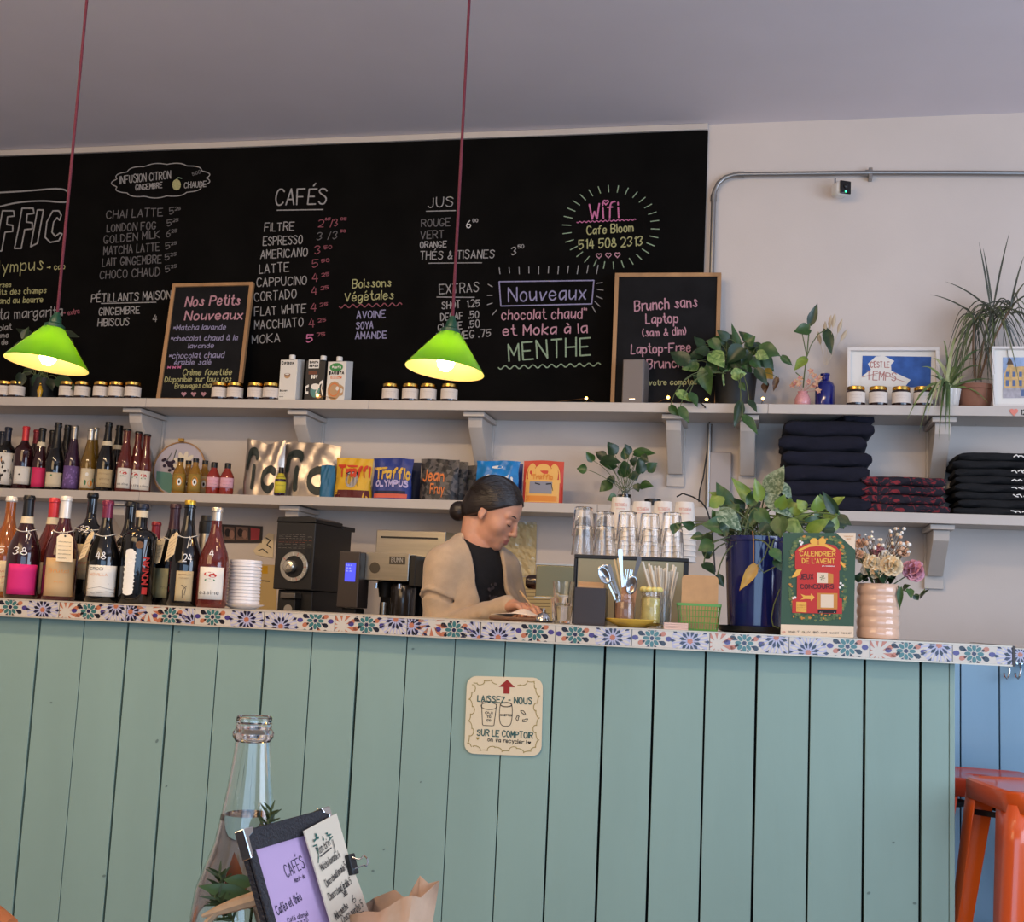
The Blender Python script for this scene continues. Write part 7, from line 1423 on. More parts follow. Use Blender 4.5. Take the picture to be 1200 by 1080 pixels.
# ------------------------------------------------------------------ the person behind the counter
class SDF:
    def __init__(s, lo, hi, h):
        s.lo = np.array(lo, float); s.h = h; s.n = np.ceil((np.array(hi)-s.lo)/h).astype(int)+1
        s.ax = [s.lo[i]+h*np.arange(s.n[i]) for i in range(3)]; s.d = np.full(tuple(s.n), 1.0, np.float32)
    def _sl(s, lo, hi):
        a = np.clip(np.floor((np.array(lo)-s.lo)/s.h).astype(int), 0, s.n); b = np.clip(np.ceil((np.array(hi)-s.lo)/s.h).astype(int)+1, 0, s.n)
        return tuple(slice(a[i], b[i]) for i in range(3))
    def _ev(s, prim, pad):
        fn, lo, hi = prim; sl = s._sl(np.array(lo)-pad, np.array(hi)+pad)
        X_, Y_, Z_ = s.ax[0][sl[0]][:, None, None], s.ax[1][sl[1]][None, :, None], s.ax[2][sl[2]][None, None, :]
        return sl, fn(X_, Y_, Z_).astype(np.float32)
    def add(s, prim, k=.01):
        sl, v = s._ev(prim, k+.02); d = s.d[sl]
        if v.size == 0: return s
        h = np.clip(.5+.5*(v-d)/k, 0, 1); s.d[sl] = v*(1-h)+d*h-k*h*(1-h); return s
    def sub(s, prim, k=.008):
        sl, v = s._ev(prim, k+.02); d = s.d[sl]
        if v.size == 0: return s
        h = np.clip(.5-.5*(d+v)/k, 0, 1); s.d[sl] = d*(1-h)-v*h+k*h*(1-h); return s
    def mesh(s):
        F = s.d; n = F.shape; neg = F < 0
        c = [neg[i:n[0]-1+i, j:n[1]-1+j, k:n[2]-1+k] for i in (0, 1) for j in (0, 1) for k in (0, 1)]
        cnt = sum(x.astype(np.int8) for x in c); mask = (cnt > 0) & (cnt < 8); ijk = np.argwhere(mask); idx = np.full(mask.shape, -1, np.int64); idx[mask] = np.arange(len(ijk))
        off = np.array([(i, j, k) for i in (0, 1) for j in (0, 1) for k in (0, 1)]); val = np.stack([F[ijk[:, 0]+o[0], ijk[:, 1]+o[1], ijk[:, 2]+o[2]] for o in off], 1)
        P = np.zeros((len(ijk), 3)); C_ = np.zeros(len(ijk))
        for a in range(8):
            for b in range(a+1, 8):
                if np.abs(off[a]-off[b]).sum() != 1: continue
                va, vb = val[:, a], val[:, b]; m = (va < 0) != (vb < 0); t = np.where(m, va/np.where(m, va-vb, 1), 0)
                P += np.where(m[:, None], off[a]+(off[b]-off[a])*t[:, None], 0); C_ += m
        V = (ijk+P/C_[:, None])*s.h+s.lo; Q = []
        for ax in range(3):
            a1, a2 = [(1, 2), (2, 0), (0, 1)][ax]; sl0 = [slice(None)]*3; sl1 = [slice(None)]*3; sl0[ax] = slice(0, n[ax]-1); sl1[ax] = slice(1, n[ax])
            cr = neg[tuple(sl0)] != neg[tuple(sl1)]; e = np.argwhere(cr); e = e[(e[:, a1] > 0) & (e[:, a2] > 0) & (e[:, a1] < n[a1]-1) & (e[:, a2] < n[a2]-1)]
            ng = neg[e[:, 0], e[:, 1], e[:, 2]]; u1 = np.zeros(3, int); u1[a1] = 1; u2 = np.zeros(3, int); u2[a2] = 1
            q = np.stack([idx[tuple((e-u1-u2).T)], idx[tuple((e-u2).T)], idx[tuple(e.T)], idx[tuple((e-u1).T)]], 1); q[~ng] = q[~ng][:, ::-1]; Q.append(q)
        return V, np.concatenate(Q)
def capsule(a, b, ra, rb=None):
    rb = ra if rb is None else rb; a = np.array(a, float); b = np.array(b, float); ab = b-a; L2 = max(ab @ ab, 1e-12)
    def fn(x, y, z):
        t = np.clip(((x-a[0])*ab[0]+(y-a[1])*ab[1]+(z-a[2])*ab[2])/L2, 0, 1)
        return np.sqrt((x-a[0]-ab[0]*t)**2+(y-a[1]-ab[1]*t)**2+(z-a[2]-ab[2]*t)**2)-(ra+(rb-ra)*t)
    R = max(ra, rb); return fn, np.minimum(a, b)-R, np.maximum(a, b)+R
def ellip(c, r, A=None):
    c = np.array(c, float); r = np.array(r, float); A = np.eye(3) if A is None else np.array(A, float)     # rows of A: local axes in world
    def fn(x, y, z):
        p = [(x-c[0])*A[i, 0]+(y-c[1])*A[i, 1]+(z-c[2])*A[i, 2] for i in range(3)]
        k0 = np.sqrt(sum((p[i]/r[i])**2 for i in range(3))); k1 = np.sqrt(sum((p[i]/r[i]**2)**2 for i in range(3)))+1e-9; return k0*(k0-1)/k1
    R = max(r); return fn, c-R, c+R
def halfspace(fn, lo, hi): return fn, np.array(lo), np.array(hi)
def np3(v): return np.array((v.x, v.y, v.z))
Nk = np3(cpl(.80).hit(556, 639)); zv = np.array((0, 0, 1.))
ta = math.radians(-37); Ft = np.array((math.cos(ta), math.sin(ta), 0)); Rt = np.array((math.sin(ta), -math.cos(ta), 0)); TA = np.stack([Ft, -Rt, zv])
Sr, Sl = Nk+Rt*.132-zv*.078, Nk-Rt*.132-zv*.078
Er, Wr = np3(cpl(.66).hit(513, 743)), np3(cpl(.56).hit(594, 711.5)); Hr = np3(cpl(.515).hit(609, 711))
El, Wl = np3(cpl(.90).hit(606, 752)), np3(cpl(.64).hit(628, 720)); Hl = np3(cpl(.56).hit(620, 716))
th_, pi_ = math.radians(-6), math.radians(27)
Fh = np.array((math.cos(th_)*math.cos(pi_), math.sin(th_)*math.cos(pi_), -math.sin(pi_))); Uh = np.array((math.cos(th_)*math.sin(pi_), math.sin(th_)*math.sin(pi_), math.cos(pi_))); Lh = np.cross(Uh, Fh); HA = np.stack([Fh, Lh, Uh])
Hc = np3(cpl(.80).hit(578, 600)); HS = .93
hp_ = lambda x, y, z: Hc+HS*(Fh*x+Lh*y+Uh*z)
hl = lambda c, r: ellip(hp_(*c), np.array(r)*HS, HA)
hcap = lambda a, b, ra, rb=None: capsule(hp_(*a), hp_(*b), ra*HS, None if rb is None else rb*HS)
pbase = Vector((Nk[0]-Ft[0]*.05, Nk[1]-Ft[1]*.05, 0))
per = thing('person', 'person in beige cardigan, dark hair in a low bun, writing behind the counter', 'person', pbase)
def torso(s, g, k=.03):
    s.add(ellip(Nk-zv*.15+Ft*.0, (.095+g, .136+g, .17+g), TA), k); s.add(ellip(Nk-zv*.33-Ft*.02, (.098+g, .128+g, .2+g), TA), k); s.add(ellip(Nk-zv*.52-Ft*.04, (.11+g, .165+g, .14+g), TA), k)
    for e in (-1, 1): s.add(ellip(Nk-zv*.215+Ft*.075+Rt*.065*e, (.045+g, .055+g, .055+g), TA), k)
    s.add(capsule(Sr-Rt*.03, Sl+Rt*.03, .046+g), k); s.add(capsule(Sr-Rt*.02+zv*.01, Nk-zv*.01, .036+g, .044+g), k); s.add(capsule(Sl+Rt*.02+zv*.01, Nk-zv*.01, .036+g, .044+g), k)
lo = np.minimum(Nk, Hc)-np.array((.30, .34, .40)); hi = np.array((Nk[0]+.32, Nk[1]+.30, Hc[2]+.17))
body = SDF(lo, hi, .0030)
torso(body, -.004)
body.add(capsule(Nk-zv*.03-Ft*.012, hp_(-.046, 0, -.06), .048, .042), .015)
for s_, e_, w_ in ((Sr, Er, Wr), (Sl, El, Wl)): body.add(capsule(s_, e_, .043, .036), .02); body.add(capsule(e_, w_, .036, .024), .012)
for c, r, k in (((-.005, 0, .035), (.098, .075, .085), .01), ((.032, 0, -.028), (.062, .059, .085), .02), ((.026, 0, -.074), (.056, .047, .038), .014), ((.073, 0, -.098), (.019, .022, .017), .018), ((.074, 0, -.06), (.026, .030, .03), .015)): body.add(hl(c, r), k)
for e in (-1, 1):
    body.add(hl((.052, e*.040, -.03), (.028, .026, .028)), .02); body.add(hcap((.087, e*.012, .020), (.072, e*.044, .019), .009), .012)
    body.sub(hl((.099, e*.031, -.002), (.013, .016, .012)), .012); body.add(hl((.0775, e*.031, -.003), (.0135, .0155, .0135)), .003)
    body.add(hl((.103, e*.0105, -.0385), (.0085, .0065, .007)), .005)
    body.add(hl((-.012, e*.0735, -.012), (.014, .006, .025)), .006); body.sub(hl((-.007, e*.080, -.008), (.007, .004, .013)), .004); body.add(hl((-.007, e*.0735, -.033), (.006, .005, .007)), .004)
body.add(hcap((.092, 0, .010), (.113, 0, -.034), .0075, .0100), .008)
body.add(hcap((.094, -.015, -.0625), (.0985, 0, -.0605), .0058, .0066), .004); body.add(hcap((.094, .015, -.0625), (.0985, 0, -.0605), .0058, .0066), .004)
body.add(hcap((.092, -.012, -.0735), (.0955, 0, -.0745), .006, .0075), .004); body.add(hcap((.092, .012, -.0735), (.0955, 0, -.0745), .006, .0075), .004)
def hand(W, H, thumb_side, curl):
    d = H-W; L = np.linalg.norm(d); d = d/L; up = zv-d*(zv @ d); up /= np.linalg.norm(up); sd = np.cross(d, up)*thumb_side       # sd: towards the thumb
    K = W+d*.088; body.add(capsule(W, W+d*.03, .024, .025), .008)
    for j, (o, ln, r) in enumerate(((.027, .072, .0082), (.009, .080, .0085), (-.009, .074, .0082), (-.026, .060, .0074))):
        k = K+sd*o+up*.004*(1-abs(o)*20); body.add(capsule(W+d*.02+sd*o*.5, k, .0135, .0105), .008); p = k; a = .25+.1*j
        for f_ in (.45, .31, .24): q = p+(d*math.cos(a)-up*math.sin(a))*ln*f_; body.add(capsule(p, q, r, r*.9), .003); p = q; a += curl+.05*j
    t0 = W+d*.03+sd*.022; t1 = t0+d*.034+sd*.022-up*.012; t2 = t1+d*.028+sd*.002-up*.012; t3 = t2+d*.022-sd*.008-up*.006
    body.add(capsule(t0, t1, .0135, .0105), .008); body.add(capsule(t1, t2, .0098, .009), .004); body.add(capsule(t2, t3, .0088, .0076), .003); return K, d, up, sd
hr = hand(Wr, Hr, -1, .55); hand(Wl, Hl, 1, .35)
V, Q = body.mesh()
skin = mat('skin', (198, 146, 120), .48, subsurf=.25, noise=.04, nscale=60); lipm = mat('lips', (176, 108, 98), .45); nail = mat('cheek', (206, 140, 118), .5)
ml = ((V-Hc) @ HA.T)/HS; fc = ml[Q].mean(1)
lip = (fc[:, 0] > .083) & (np.abs(fc[:, 1]) < .021-.55*np.abs(fc[:, 2]+.068)) & (fc[:, 2] < -.0585) & (fc[:, 2] > -.0795)
me = M(); me.v = [tuple(v) for v in V]; me.f = [tuple(q) for q in Q]; me.m = lip.astype(int).tolist()
me.build('body', [skin, lipm], per, world=True, recalc=False, smooth=180)
# eyebrows, lashes
brow = mat('brow_hair', (44, 30, 26), .8)
for e in (-1, 1):
    M().tube([Vector(hp_(*p)) for p in ((.0955, e*.013, .0195), (.0925, e*.024, .0235), (.0865, e*.036, .0245), (.0785, e*.048, .020))], [.0014, .0026, .0024, .001], 6).build('eyebrow', brow, per, world=True)
    M().tube([Vector(hp_(*p)) for p in ((.0875, e*.0185, -.0095), (.0905, e*.027, -.0125), (.0895, e*.036, -.0125), (.0835, e*.0445, -.009))], [.0008, .0016, .0017, .0008], 6).build('eyelashes', brow, per, world=True)
# hair: skull cap behind the hairline, low bun
hair = SDF(Hc-.22, Hc+.22, .0030)
hair.add(hl((-.012, 0, .036), (.107, .0835, .097)), .01); hair.add(hl((-.045, 0, -.012), (.070, .070, .062)), .03)
def face_side(x, y, z):
    p = [((x-Hc[0])*HA[i, 0]+(y-Hc[1])*HA[i, 1]+(z-Hc[2])*HA[i, 2])/HS for i in range(3)]
    sidecut = .62*(p[0]-.088)-.78*(p[2]-.070)-.18*np.abs(p[1])*1.0+.01
    low = np.maximum(-(p[2]+.060)*.9, -1); ear = np.minimum(.013-np.abs(p[0]+.010), .020-np.abs(p[2]+.020))
    return -np.maximum(np.maximum(sidecut, low), np.where(np.abs(p[1]) > .05, ear, -1))*HS
hair.sub((face_side, Hc-.2, Hc+.2), .006)
hair.add(hl((-.060, 0, -.022), (.05, .05, .04)), .02); hair.add(hl((-.118, .0, -.058), (.036, .038, .037)), .008)
V, Q = hair.mesh(); me = M(); me.v = [tuple(v) for v in V]; me.f = [tuple(q) for q in Q]; me.m = [0]*len(Q)
hm_ = bpy.data.materials.new('dark_hair'); hm_.use_nodes = True; nt = hm_.node_tree; b_ = nt.nodes['Principled BSDF']; b_.inputs['Base Color'].default_value = srgb(30, 22, 20); b_.inputs['Roughness'].default_value = .38
wv = nt.nodes.new('ShaderNodeTexNoise'); wv.inputs['Scale'].default_value = 60; mp = nt.nodes.new('ShaderNodeMapping'); mp.inputs['Rotation'].default_value = (0, .5, 0); mp.inputs['Scale'].default_value = (.5, 3.5, 4); tc = nt.nodes.new('ShaderNodeTexCoord'); nt.links.new(tc.outputs['Object'], mp.inputs[0]); nt.links.new(mp.outputs[0], wv.inputs[0])
bp = nt.nodes.new('ShaderNodeBump'); bp.inputs['Strength'].default_value = .35; bp.inputs['Distance'].default_value = .004; nt.links.new(wv.outputs[0], bp.inputs['Height']); nt.links.new(bp.outputs[0], b_.inputs['Normal'])
me.build('hair', hm_, per, world=True, recalc=False, smooth=180)
s = M(); r = random.Random(4)
for e in (-1, 1):
    for i in range(34):
        f_ = i/33; a_ = np.array((1.0-1.15*f_, e*(.05+.03*r.random()), .45+.75*f_-.45*f_*f_)); b_ = np.array((.25-.95*f_+.1*r.random(), e*1.0, -.05+.55*f_)); c_ = np.array((-1.0, e*.25, -.42-.1*r.random())); pts = []
        for k_ in range(9):
            t = k_/8; p = a_*(1-t)**2+b_*2.2*t*(1-t)+c_*t*t; p = p/np.linalg.norm(p); q = np.array((-.012, 0, .036))+p*np.array((.107, .0835, .097))*1.004; pts.append(Vector(hp_(*q)))
        s.tube(pts, [.0006]+[.0017]*7+[.0008], 5)
s.build('hair_strands', hm_, per, world=True, smooth=60)
# black T-shirt
sh = SDF(lo, np.array((hi[0], hi[1], Nk[2]+.06)), .0040); torso(sh, .004); sh.sub(ellip(Nk+Ft*.028+zv*.038, (.056, .058, .055), TA), .006); sh.sub(capsule(Nk-Ft*.02, hp_(-.035, 0, -.06), .054), .004)
tee = mat('black_tee', (22, 21, 23), .9, noise=.2, nscale=60, bump=.1, bscale=200)
V, Q = sh.mesh(); me = M(); me.v = [tuple(v) for v in V]; me.f = [tuple(q) for q in Q]; me.m = [0]*len(Q); so = me.build('t_shirt', tee, per, world=True, recalc=False, smooth=180)
# faded print on the chest, laid on the shirt surface
def onshirt(q, z):
    f = .25
    while f > 0:
        p = Nk+Ft*f+Rt*q+zv*z; i = np.round((p-sh.lo)/sh.h).astype(int)
        if (i >= 0).all() and (i < sh.n).all() and sh.d[tuple(i)] < 0: break
        f -= .002
    return Vector(p)
m = M(); r = random.Random(5)
def patch_(q0, z0, s, mi):
    P = [onshirt(q0+a, z0+b_)+Vector(Ft)*.0055 for a, b_ in ell(0, 0, s, s*.8, 7, rot=r.random()*3)]; m.add(P, [tuple(range(7))], mi)
for i in range(12): patch_(-.005+r.uniform(-.018, .018), -.155+r.uniform(-.03, .03), r.uniform(.004, .009), 0)
for i in range(26): patch_(.012+r.uniform(-.03, .03), -.225+r.uniform(-.03, .03), r.uniform(.002, .0045), 1)
for i in range(10): patch_(.02+r.uniform(-.012, .012), -.275+r.uniform(-.02, .02), r.uniform(.004, .008), 0)
m.build('chest_print', [mat('print_charcoal', (64, 56, 58), .9), mat('print_mauve', (150, 110, 106), .9)], so, world=True, recalc=False, smooth=0)
# beige cardigan
cg = SDF(lo-.04, np.array((hi[0]+.02, hi[1]+.03, Nk[2]+.09)), .0042); torso(cg, .020, .035)
for s_, e_, w_, in ((Sr, Er, Wr), (Sl, El, Wl)):
    md = s_+(e_-s_)*.45; cg.add(capsule(s_, e_, .055, .052), .035); cg.add(capsule(s_+(md-s_)*.2, md, .059, .0625), .010); cg.add(capsule(e_, w_+(w_-e_)*.02, .052, .036), .02)
    cg.add(capsule(w_-(w_-e_)*.10, w_+(w_-e_)*.0, .0385, .0375), .004)
for i in range(6):                # soft folds of the sleeves
    t_ = .12+.11*i; c = Er+(Wr-Er)*t_; cg.add(capsule(c+zv*.030, c+zv*.008-np.array((CN.x, CN.y, 0))*.04, .011), .02)
for i, (t_, o) in enumerate(((.25, .02), (.55, .0), (.8, -.01))[:0]): c = Sr+(Er-Sr)*t_; cg.add(capsule(c-np.array((CN.x, CN.y, 0))*.045-np.array((.04, 0, 0)), c-np.array((CN.x, CN.y, 0))*.05+np.array((.045, 0, .03)), .014), .03)
ad = (Er-Sr)/np.linalg.norm(Er-Sr); a1 = np.cross(ad, zv); a1 /= np.linalg.norm(a1); a2 = np.cross(ad, a1); ac = Sr+(Er-Sr)*.43
rg = [ac+(a1*math.cos(t)+a2*math.sin(t))*.0595+ad*.012*math.sin(t*2) for t in [2*math.pi*i/14 for i in range(15)]]
for p, q in zip(rg[:-1], rg[1:]): cg.add(capsule(p, q, .0075), .006); cg.sub(capsule(p+ad*.014, q+ad*.014, .006), .008)
def opening(x, y, z):
    f = (x-Nk[0])*Ft[0]+(y-Nk[1])*Ft[1]; q = (x-Nk[0])*Rt[0]+(y-Nk[1])*Rt[1]; w = z-Nk[2]
    half = np.where(w > -.10, .062+.06*(w+.10), .062+.05*np.clip(-w-.10, 0, .25)); return np.maximum(np.abs(q-.006)-half, -(f-.025+0*q))
cg.sub((opening, Nk-np.array((.4, .4, .6)), Nk+np.array((.4, .4, .2))), .008)
cg.sub(capsule(Nk-Ft*.015-zv*.02, hp_(-.03, 0, -.07), .061, .066), .008); cg.sub(ellip(Nk+Ft*.05+zv*.035, (.08, .068, .08), TA), .008)
torso_in = SDF(lo-.04, np.array((hi[0]+.02, hi[1]+.03, Nk[2]+.09)), .0042); torso(torso_in, .0065); cg.d = np.maximum(cg.d, -torso_in.d)
V, Q = cg.mesh(); me = M(); me.v = [tuple(v) for v in V]; me.f = [tuple(q) for q in Q]; me.m = [0]*len(Q)
me.build('cardigan', mat('beige_knit', (186, 162, 134), .95, noise=.08, nscale=30, bump=.35, bscale=420, sheen=.3), per, world=True, recalc=False, smooth=180)
# trousers and shoes, behind the counter
tr_ = SDF((pbase.x-.28, pbase.y-.28, .02), (pbase.x+.28, pbase.y+.28, Nk[2]-.42), .009); P0 = np.array((pbase.x, pbase.y, 0))
tr_.add(ellip(np.array((P0[0], P0[1], Nk[2]-.56)), (.125, .18, .13), TA), .03)
for e in (-1, 1): k_ = P0+Rt*.095*e+Ft*.02; tr_.add(capsule(P0+Rt*.085*e+zv*.78, k_+zv*.46, .092, .066), .04); tr_.add(capsule(k_+zv*.46, P0+Rt*.10*e+zv*.07, .066, .058), .02)
V, Q = tr_.mesh(); me = M(); me.v = [tuple(v) for v in V]; me.f = [tuple(q) for q in Q]; me.m = [0]*len(Q); me.build('trousers', mat('dark_denim', (40, 44, 56), .9), per, world=True, recalc=False, smooth=180)
for e in (-1, 1):
    s2 = SDF((pbase.x-.3, pbase.y-.3, -.01), (pbase.x+.35, pbase.y+.35, .16), .006); c = P0+Rt*.10*e; s2.add(capsule(c-Ft*.04+zv*.045, c+Ft*.15+zv*.036, .045, .036), .02); s2.add(capsule(c-Ft*.01+zv*.05, c+zv*.09, .05, .054), .02)
    s2.d = np.maximum(s2.d, -(s2.ax[2][None, None, :]-.002)).astype(np.float32); V, Q = s2.mesh(); me = M(); me.v = [tuple(v) for v in V]; me.f = [tuple(q) for q in Q]; me.m = [0]*len(Q); me.build('shoe', mat('black_shoe', (26, 26, 28), .6), per, world=True, recalc=False, smooth=180)
# pen, note and tray
K, d, up, sd = hr; a = K+d*.035+sd*.020-up*.018; pt = cpl(.47).hit(611, 694); t = thing('pen', 'thin pale pen held upright over the paper', 'pen', Vector(a)); ax_ = (Vector(pt)-Vector(a)).normalized()
M().tube([Vector((0, 0, 0))-ax_*.02, ax_*.085], .003, 8).build('pen_barrel', mat('pen_tan', (206, 170, 120), .4), t); M().tube([-ax_*.034, -ax_*.020], [.0006, .0028], 8).build('pen_tip', blackp, t)
b = atc(609, 722, .41); t = thing('tray', 'brown wooden board on the counter under the crumpled note', 'tray', (b.x, b.y, ZC), CA); M().box(-.085, .075, -.05, .045, .0005, .012).build('board', mat('walnut', (96, 64, 44), .45, noise=.2, nscale=12, stretch=(.2, 1, 1)), t, smooth=0, bevel=.004)
m = M(); nx, ny = 12, 8; vs = []; fs = []
for j in range(ny+1):
    for i in range(nx+1):
        u, v = i/nx, j/ny; z = .0165+.022*math.exp(-((u-.60)**2/.05+(v-.5)**2/.25))+.004*math.sin(7*u+3*v)*u*(1-u)*4; vs.append((-.075+.135*u+.012*(v-.5), -.04+.08*v*(.55+.45*u), z))
for j in range(ny):
    for i in range(nx): a_ = j*(nx+1)+i; fs.append((a_, a_+1, a_+nx+2, a_+nx+1))
t = m.add(vs, fs).build('order_note', mat('note_paper', (230, 214, 198), .85), None, solid=.0012); t.location = (b.x+.0, b.y, ZC); t.rotation_euler = (0, 0, CA); tag(t, 'loosely creased pale note under the person\'s hand', 'paper')

# ------------------------------------------------------------------ orange metal stools at the right
orm = mat('orange_enamel', (214, 82, 18), .28, coat=.5); ord_ = mat('orange_red_enamel', (206, 68, 36), .3, coat=.4); rub = mat('rubber_black', (26, 26, 26), .8)
def stool(label, c, rz, H, mt, gtop):
    t = thing('bar_stool', label, 'stool', c, rz, 'orange metal bar stools'); w = .15
    n = 6; P = rrect(-w, w, -w, w, .045, 6); m = M(); rings = [(1.0, H-.004), (.965, H), (.93, H-.002), (.80, H-.006), (.3, H-.006), (.085, H-.006)]; N = len(P)
    vs = [(x*1.0, y*1.0, H-.048) for x, y in P]+[(x*s, y*s, z) for s, z in rings for x, y in P]; fs = [(k*N+i, k*N+(i+1) % N, (k+1)*N+(i+1) % N, (k+1)*N+i) for k in range(len(rings)) for i in range(N)]
    m.add(vs, fs).build('seat', mt, t, solid=.0025, smooth=50)
    for sx in (-1, 1):
        for sy in (-1, 1):
            top = Vector((sx*(w-.006), sy*(w-.006), H-.03)); bot = Vector((sx*.205, sy*.205, .012)); m = M(); wt, wb = .082, .042; secs = []
            for k in range(9):
                f_ = k/8; c_ = top.lerp(bot, f_); ww = wt+(wb-wt)*f_; r_ = .022; pts = []
                for q_ in range(7): a_ = math.pi/2*q_/6; pts.append((c_.x+sx*(-r_+r_*math.cos(a_)), c_.y+sy*(-r_+r_*math.sin(a_)), c_.z))
                secs.append([(c_.x, c_.y-sy*ww, c_.z)]+pts+[(c_.x-sx*ww, c_.y, c_.z)])
            L_ = len(secs[0]); vs = [p for s in secs for p in s]; fs = [(k*L_+i, k*L_+i+1, (k+1)*L_+i+1, (k+1)*L_+i) for k in range(8) for i in range(L_-1)]
            lg_ = m.add(vs, fs).build('leg', mt, t, solid=.003, smooth=60); M().box(bot.x-.026 if sx > 0 else bot.x-.004, bot.x+.004 if sx > 0 else bot.x+.026, bot.y-.026 if sy > 0 else bot.y-.004, bot.y+.004 if sy > 0 else bot.y+.026, .0, .0115).build('foot', rub, lg_, smooth=0, bevel=.002)
    zb_ = .24; e = .168
    for s in range(4): R_ = Matrix.Rotation(s*math.pi/2, 4, 'Z'); M().box(-e, e, -e-.003, -e+.003, zb_-.014, zb_+.014, T=R_).build('foot_rail', mt, t, smooth=0, bevel=.001)
    for s in (0, 1): R_ = Matrix.Rotation(s*math.pi/2+math.pi/4, 4, 'Z'); M().box(-.19, .19, -.003, .003, H-.09-.004*s, H-.076-.004*s, T=R_).build('cross_brace', blackp, t, smooth=0)
    return t
HB = .705
def seatpt(px, py, zz): d = ray(px, py); return EYE+d*((zz-EYE.z)/d.z)
cB = seatpt(1224, 921, .742); stool('nearer orange metal bar stool at the right edge, its broad leg facing the room', (cB.x, cB.y, 0), math.radians(12), .742, orm, 0)
cA = seatpt(1138, 905.5, HB); stool('orange-red metal bar stool half hidden behind the end of the counter', (cA.x+.015, cA.y-.012, 0), math.radians(-4), HB, ord_, 0)

# ------------------------------------------------------------------ table in the foreground
ZTB = .745
t = thing('cafe_table', 'round wooden café table in the foreground, just below the picture', 'table', (-.20, .78, 0))
M().lathe([(.40, -.03), (.42, -.024), (.42, -.004), (.41, 0), (0, 0)], 56, c=(0, 0, ZTB)).build('tabletop', mat('table_wood', (150, 110, 74), .4, noise=.15, nscale=10, stretch=(1, 6, 1)), t)
M().lathe([(.035, .03), (.035, ZTB-.031)], 20).build('column', blackp, t); M().lathe([(.24, 0), (.24, .012), (.05, .0295), (0, .0295)], 40).build('base', blackp, t)
# glass carafe bottle with water
dB = .93; pm = EYE+ray(298, 845)*dB; k = dB/FPX; base = Vector((pm.x, pm.y, ZTB+.0008)); hB = (EYE+ray(298, 839)*dB).z-base.z
t = thing('water_bottle', 'tall clear glass bottle of water standing on the table in the foreground', 'bottle', base)
zy = lambda y: (EYE+ray(296, y)*dB).z-base.z
out = [(.0385, 0), (.0400, .004), (58*k, .03), (58*k, zy(1075)), (53*k, zy(1034)), (44*k, zy(1008)), (36*k, zy(984)), (30.5*k, zy(952)), (25.5*k, zy(920)), (21.5*k, zy(885)), (20.3*k, zy(868)), (21.5*k, zy(866)), (23.8*k, zy(862.5)), (24*k, zy(858)), (22*k, zy(855)), (20.3*k, zy(853)), (21*k, zy(851.5)), (21*k, zy(847)), (19.5*k, zy(846)), (20.8*k, zy(844.5)), (20.8*k, zy(841)), (19.8*k, hB)]
inn = [(17.2*k, hB-.001), (16.6*k, zy(850)), (16.6*k, zy(868)), (18.5*k, zy(885)), (22.4*k, zy(920)), (27.3*k, zy(952)), (33*k, zy(984)), (41*k, zy(1008)), (50*k, zy(1034)), (55*k, zy(1075)), (55*k, .03), (.036, .008), (0, .007)]
M().lathe(out+inn, 64).build('glass_bottle', clear, t)
wl_ = zy(951); W_ = [(0, .0075), (.0355, .0085), (54.7*k, .03), (54.7*k, zy(1075)), (49.7*k, zy(1034)), (40.7*k, zy(1008)), (32.7*k, zy(984)), (27.2*k, wl_), (0, wl_)]
M().lathe(W_, 64).build('water', mat('water', (1., 1., 1., 1), .0, trans=1, ior=1.33), t)
# sprigs behind/beside the bottle in a low wooden dish
pS = EYE+ray(292, 1062)*.84; t = thing('herb_sprig', 'rosemary sprigs with olive leaves lying against the bottle, behind the menu', 'sprig', (pS.x, pS.y+.03, ZTB)); m = M(); s = M(); r = random.Random(9)
def ros(a, b, n, ln, mi=0):
    a, b = Vector(a), Vector(b); s.tube([a, a.lerp(b, .5)+Vector((.002, 0, .003)), b], .0010, 5)
    for i in range(n):
        c = a.lerp(b, .15+.85*i/n); an = i*2.4; d = (b-a).normalized(); e1 = d.orthogonal().normalized(); e2 = d.cross(e1); q_ = (e1*math.cos(an)+e2*math.sin(an))*.8+d*.6; blade(m, [c, c+q_*ln*.5, c+q_*ln], .0022, mi, (EYE-c).normalized())
E_ = lambda x, y, d: EYE+ray(x, y)*d
ros(E_(300, 1010, .90), E_(318, 947, .90), 26, .011); ros(E_(262, 1075, .87), E_(257, 1021, .87), 26, .012); ros(E_(275, 1085, .86), E_(252, 1050, .85), 24, .012)
b0 = E_(292, 1090, .88); s.tube([b0, E_(300, 1010, .90)], .0011, 5)
for a_, b_, w_ in (((300, 1052, .86), (232, 1037, .85), .011), ((298, 1035, .865), (262, 1030, .86), .010), ((300, 1060, .86), (275, 1045, .86), .012)): leaf(m, E_(*a_), E_(*b_), w_, Vector((.1, -1, .5)), 2, .2, .05, pro=WNAR, notch=0)
leaf(m, E_(280, 1058, .885), E_(272, 1000, .885), .017, Vector((0, -1, .1)), 3, .3, .1, notch=0)
m.build('foliage', [mat('rosemary', (64, 76, 40), .6), ld, mat('olive_leaf', (70, 92, 44), .45), mat('dry_bract', (116, 66, 40), .7)], t, world=True, recalc=False, smooth=60); s.build('stems', stemm, t, world=True)
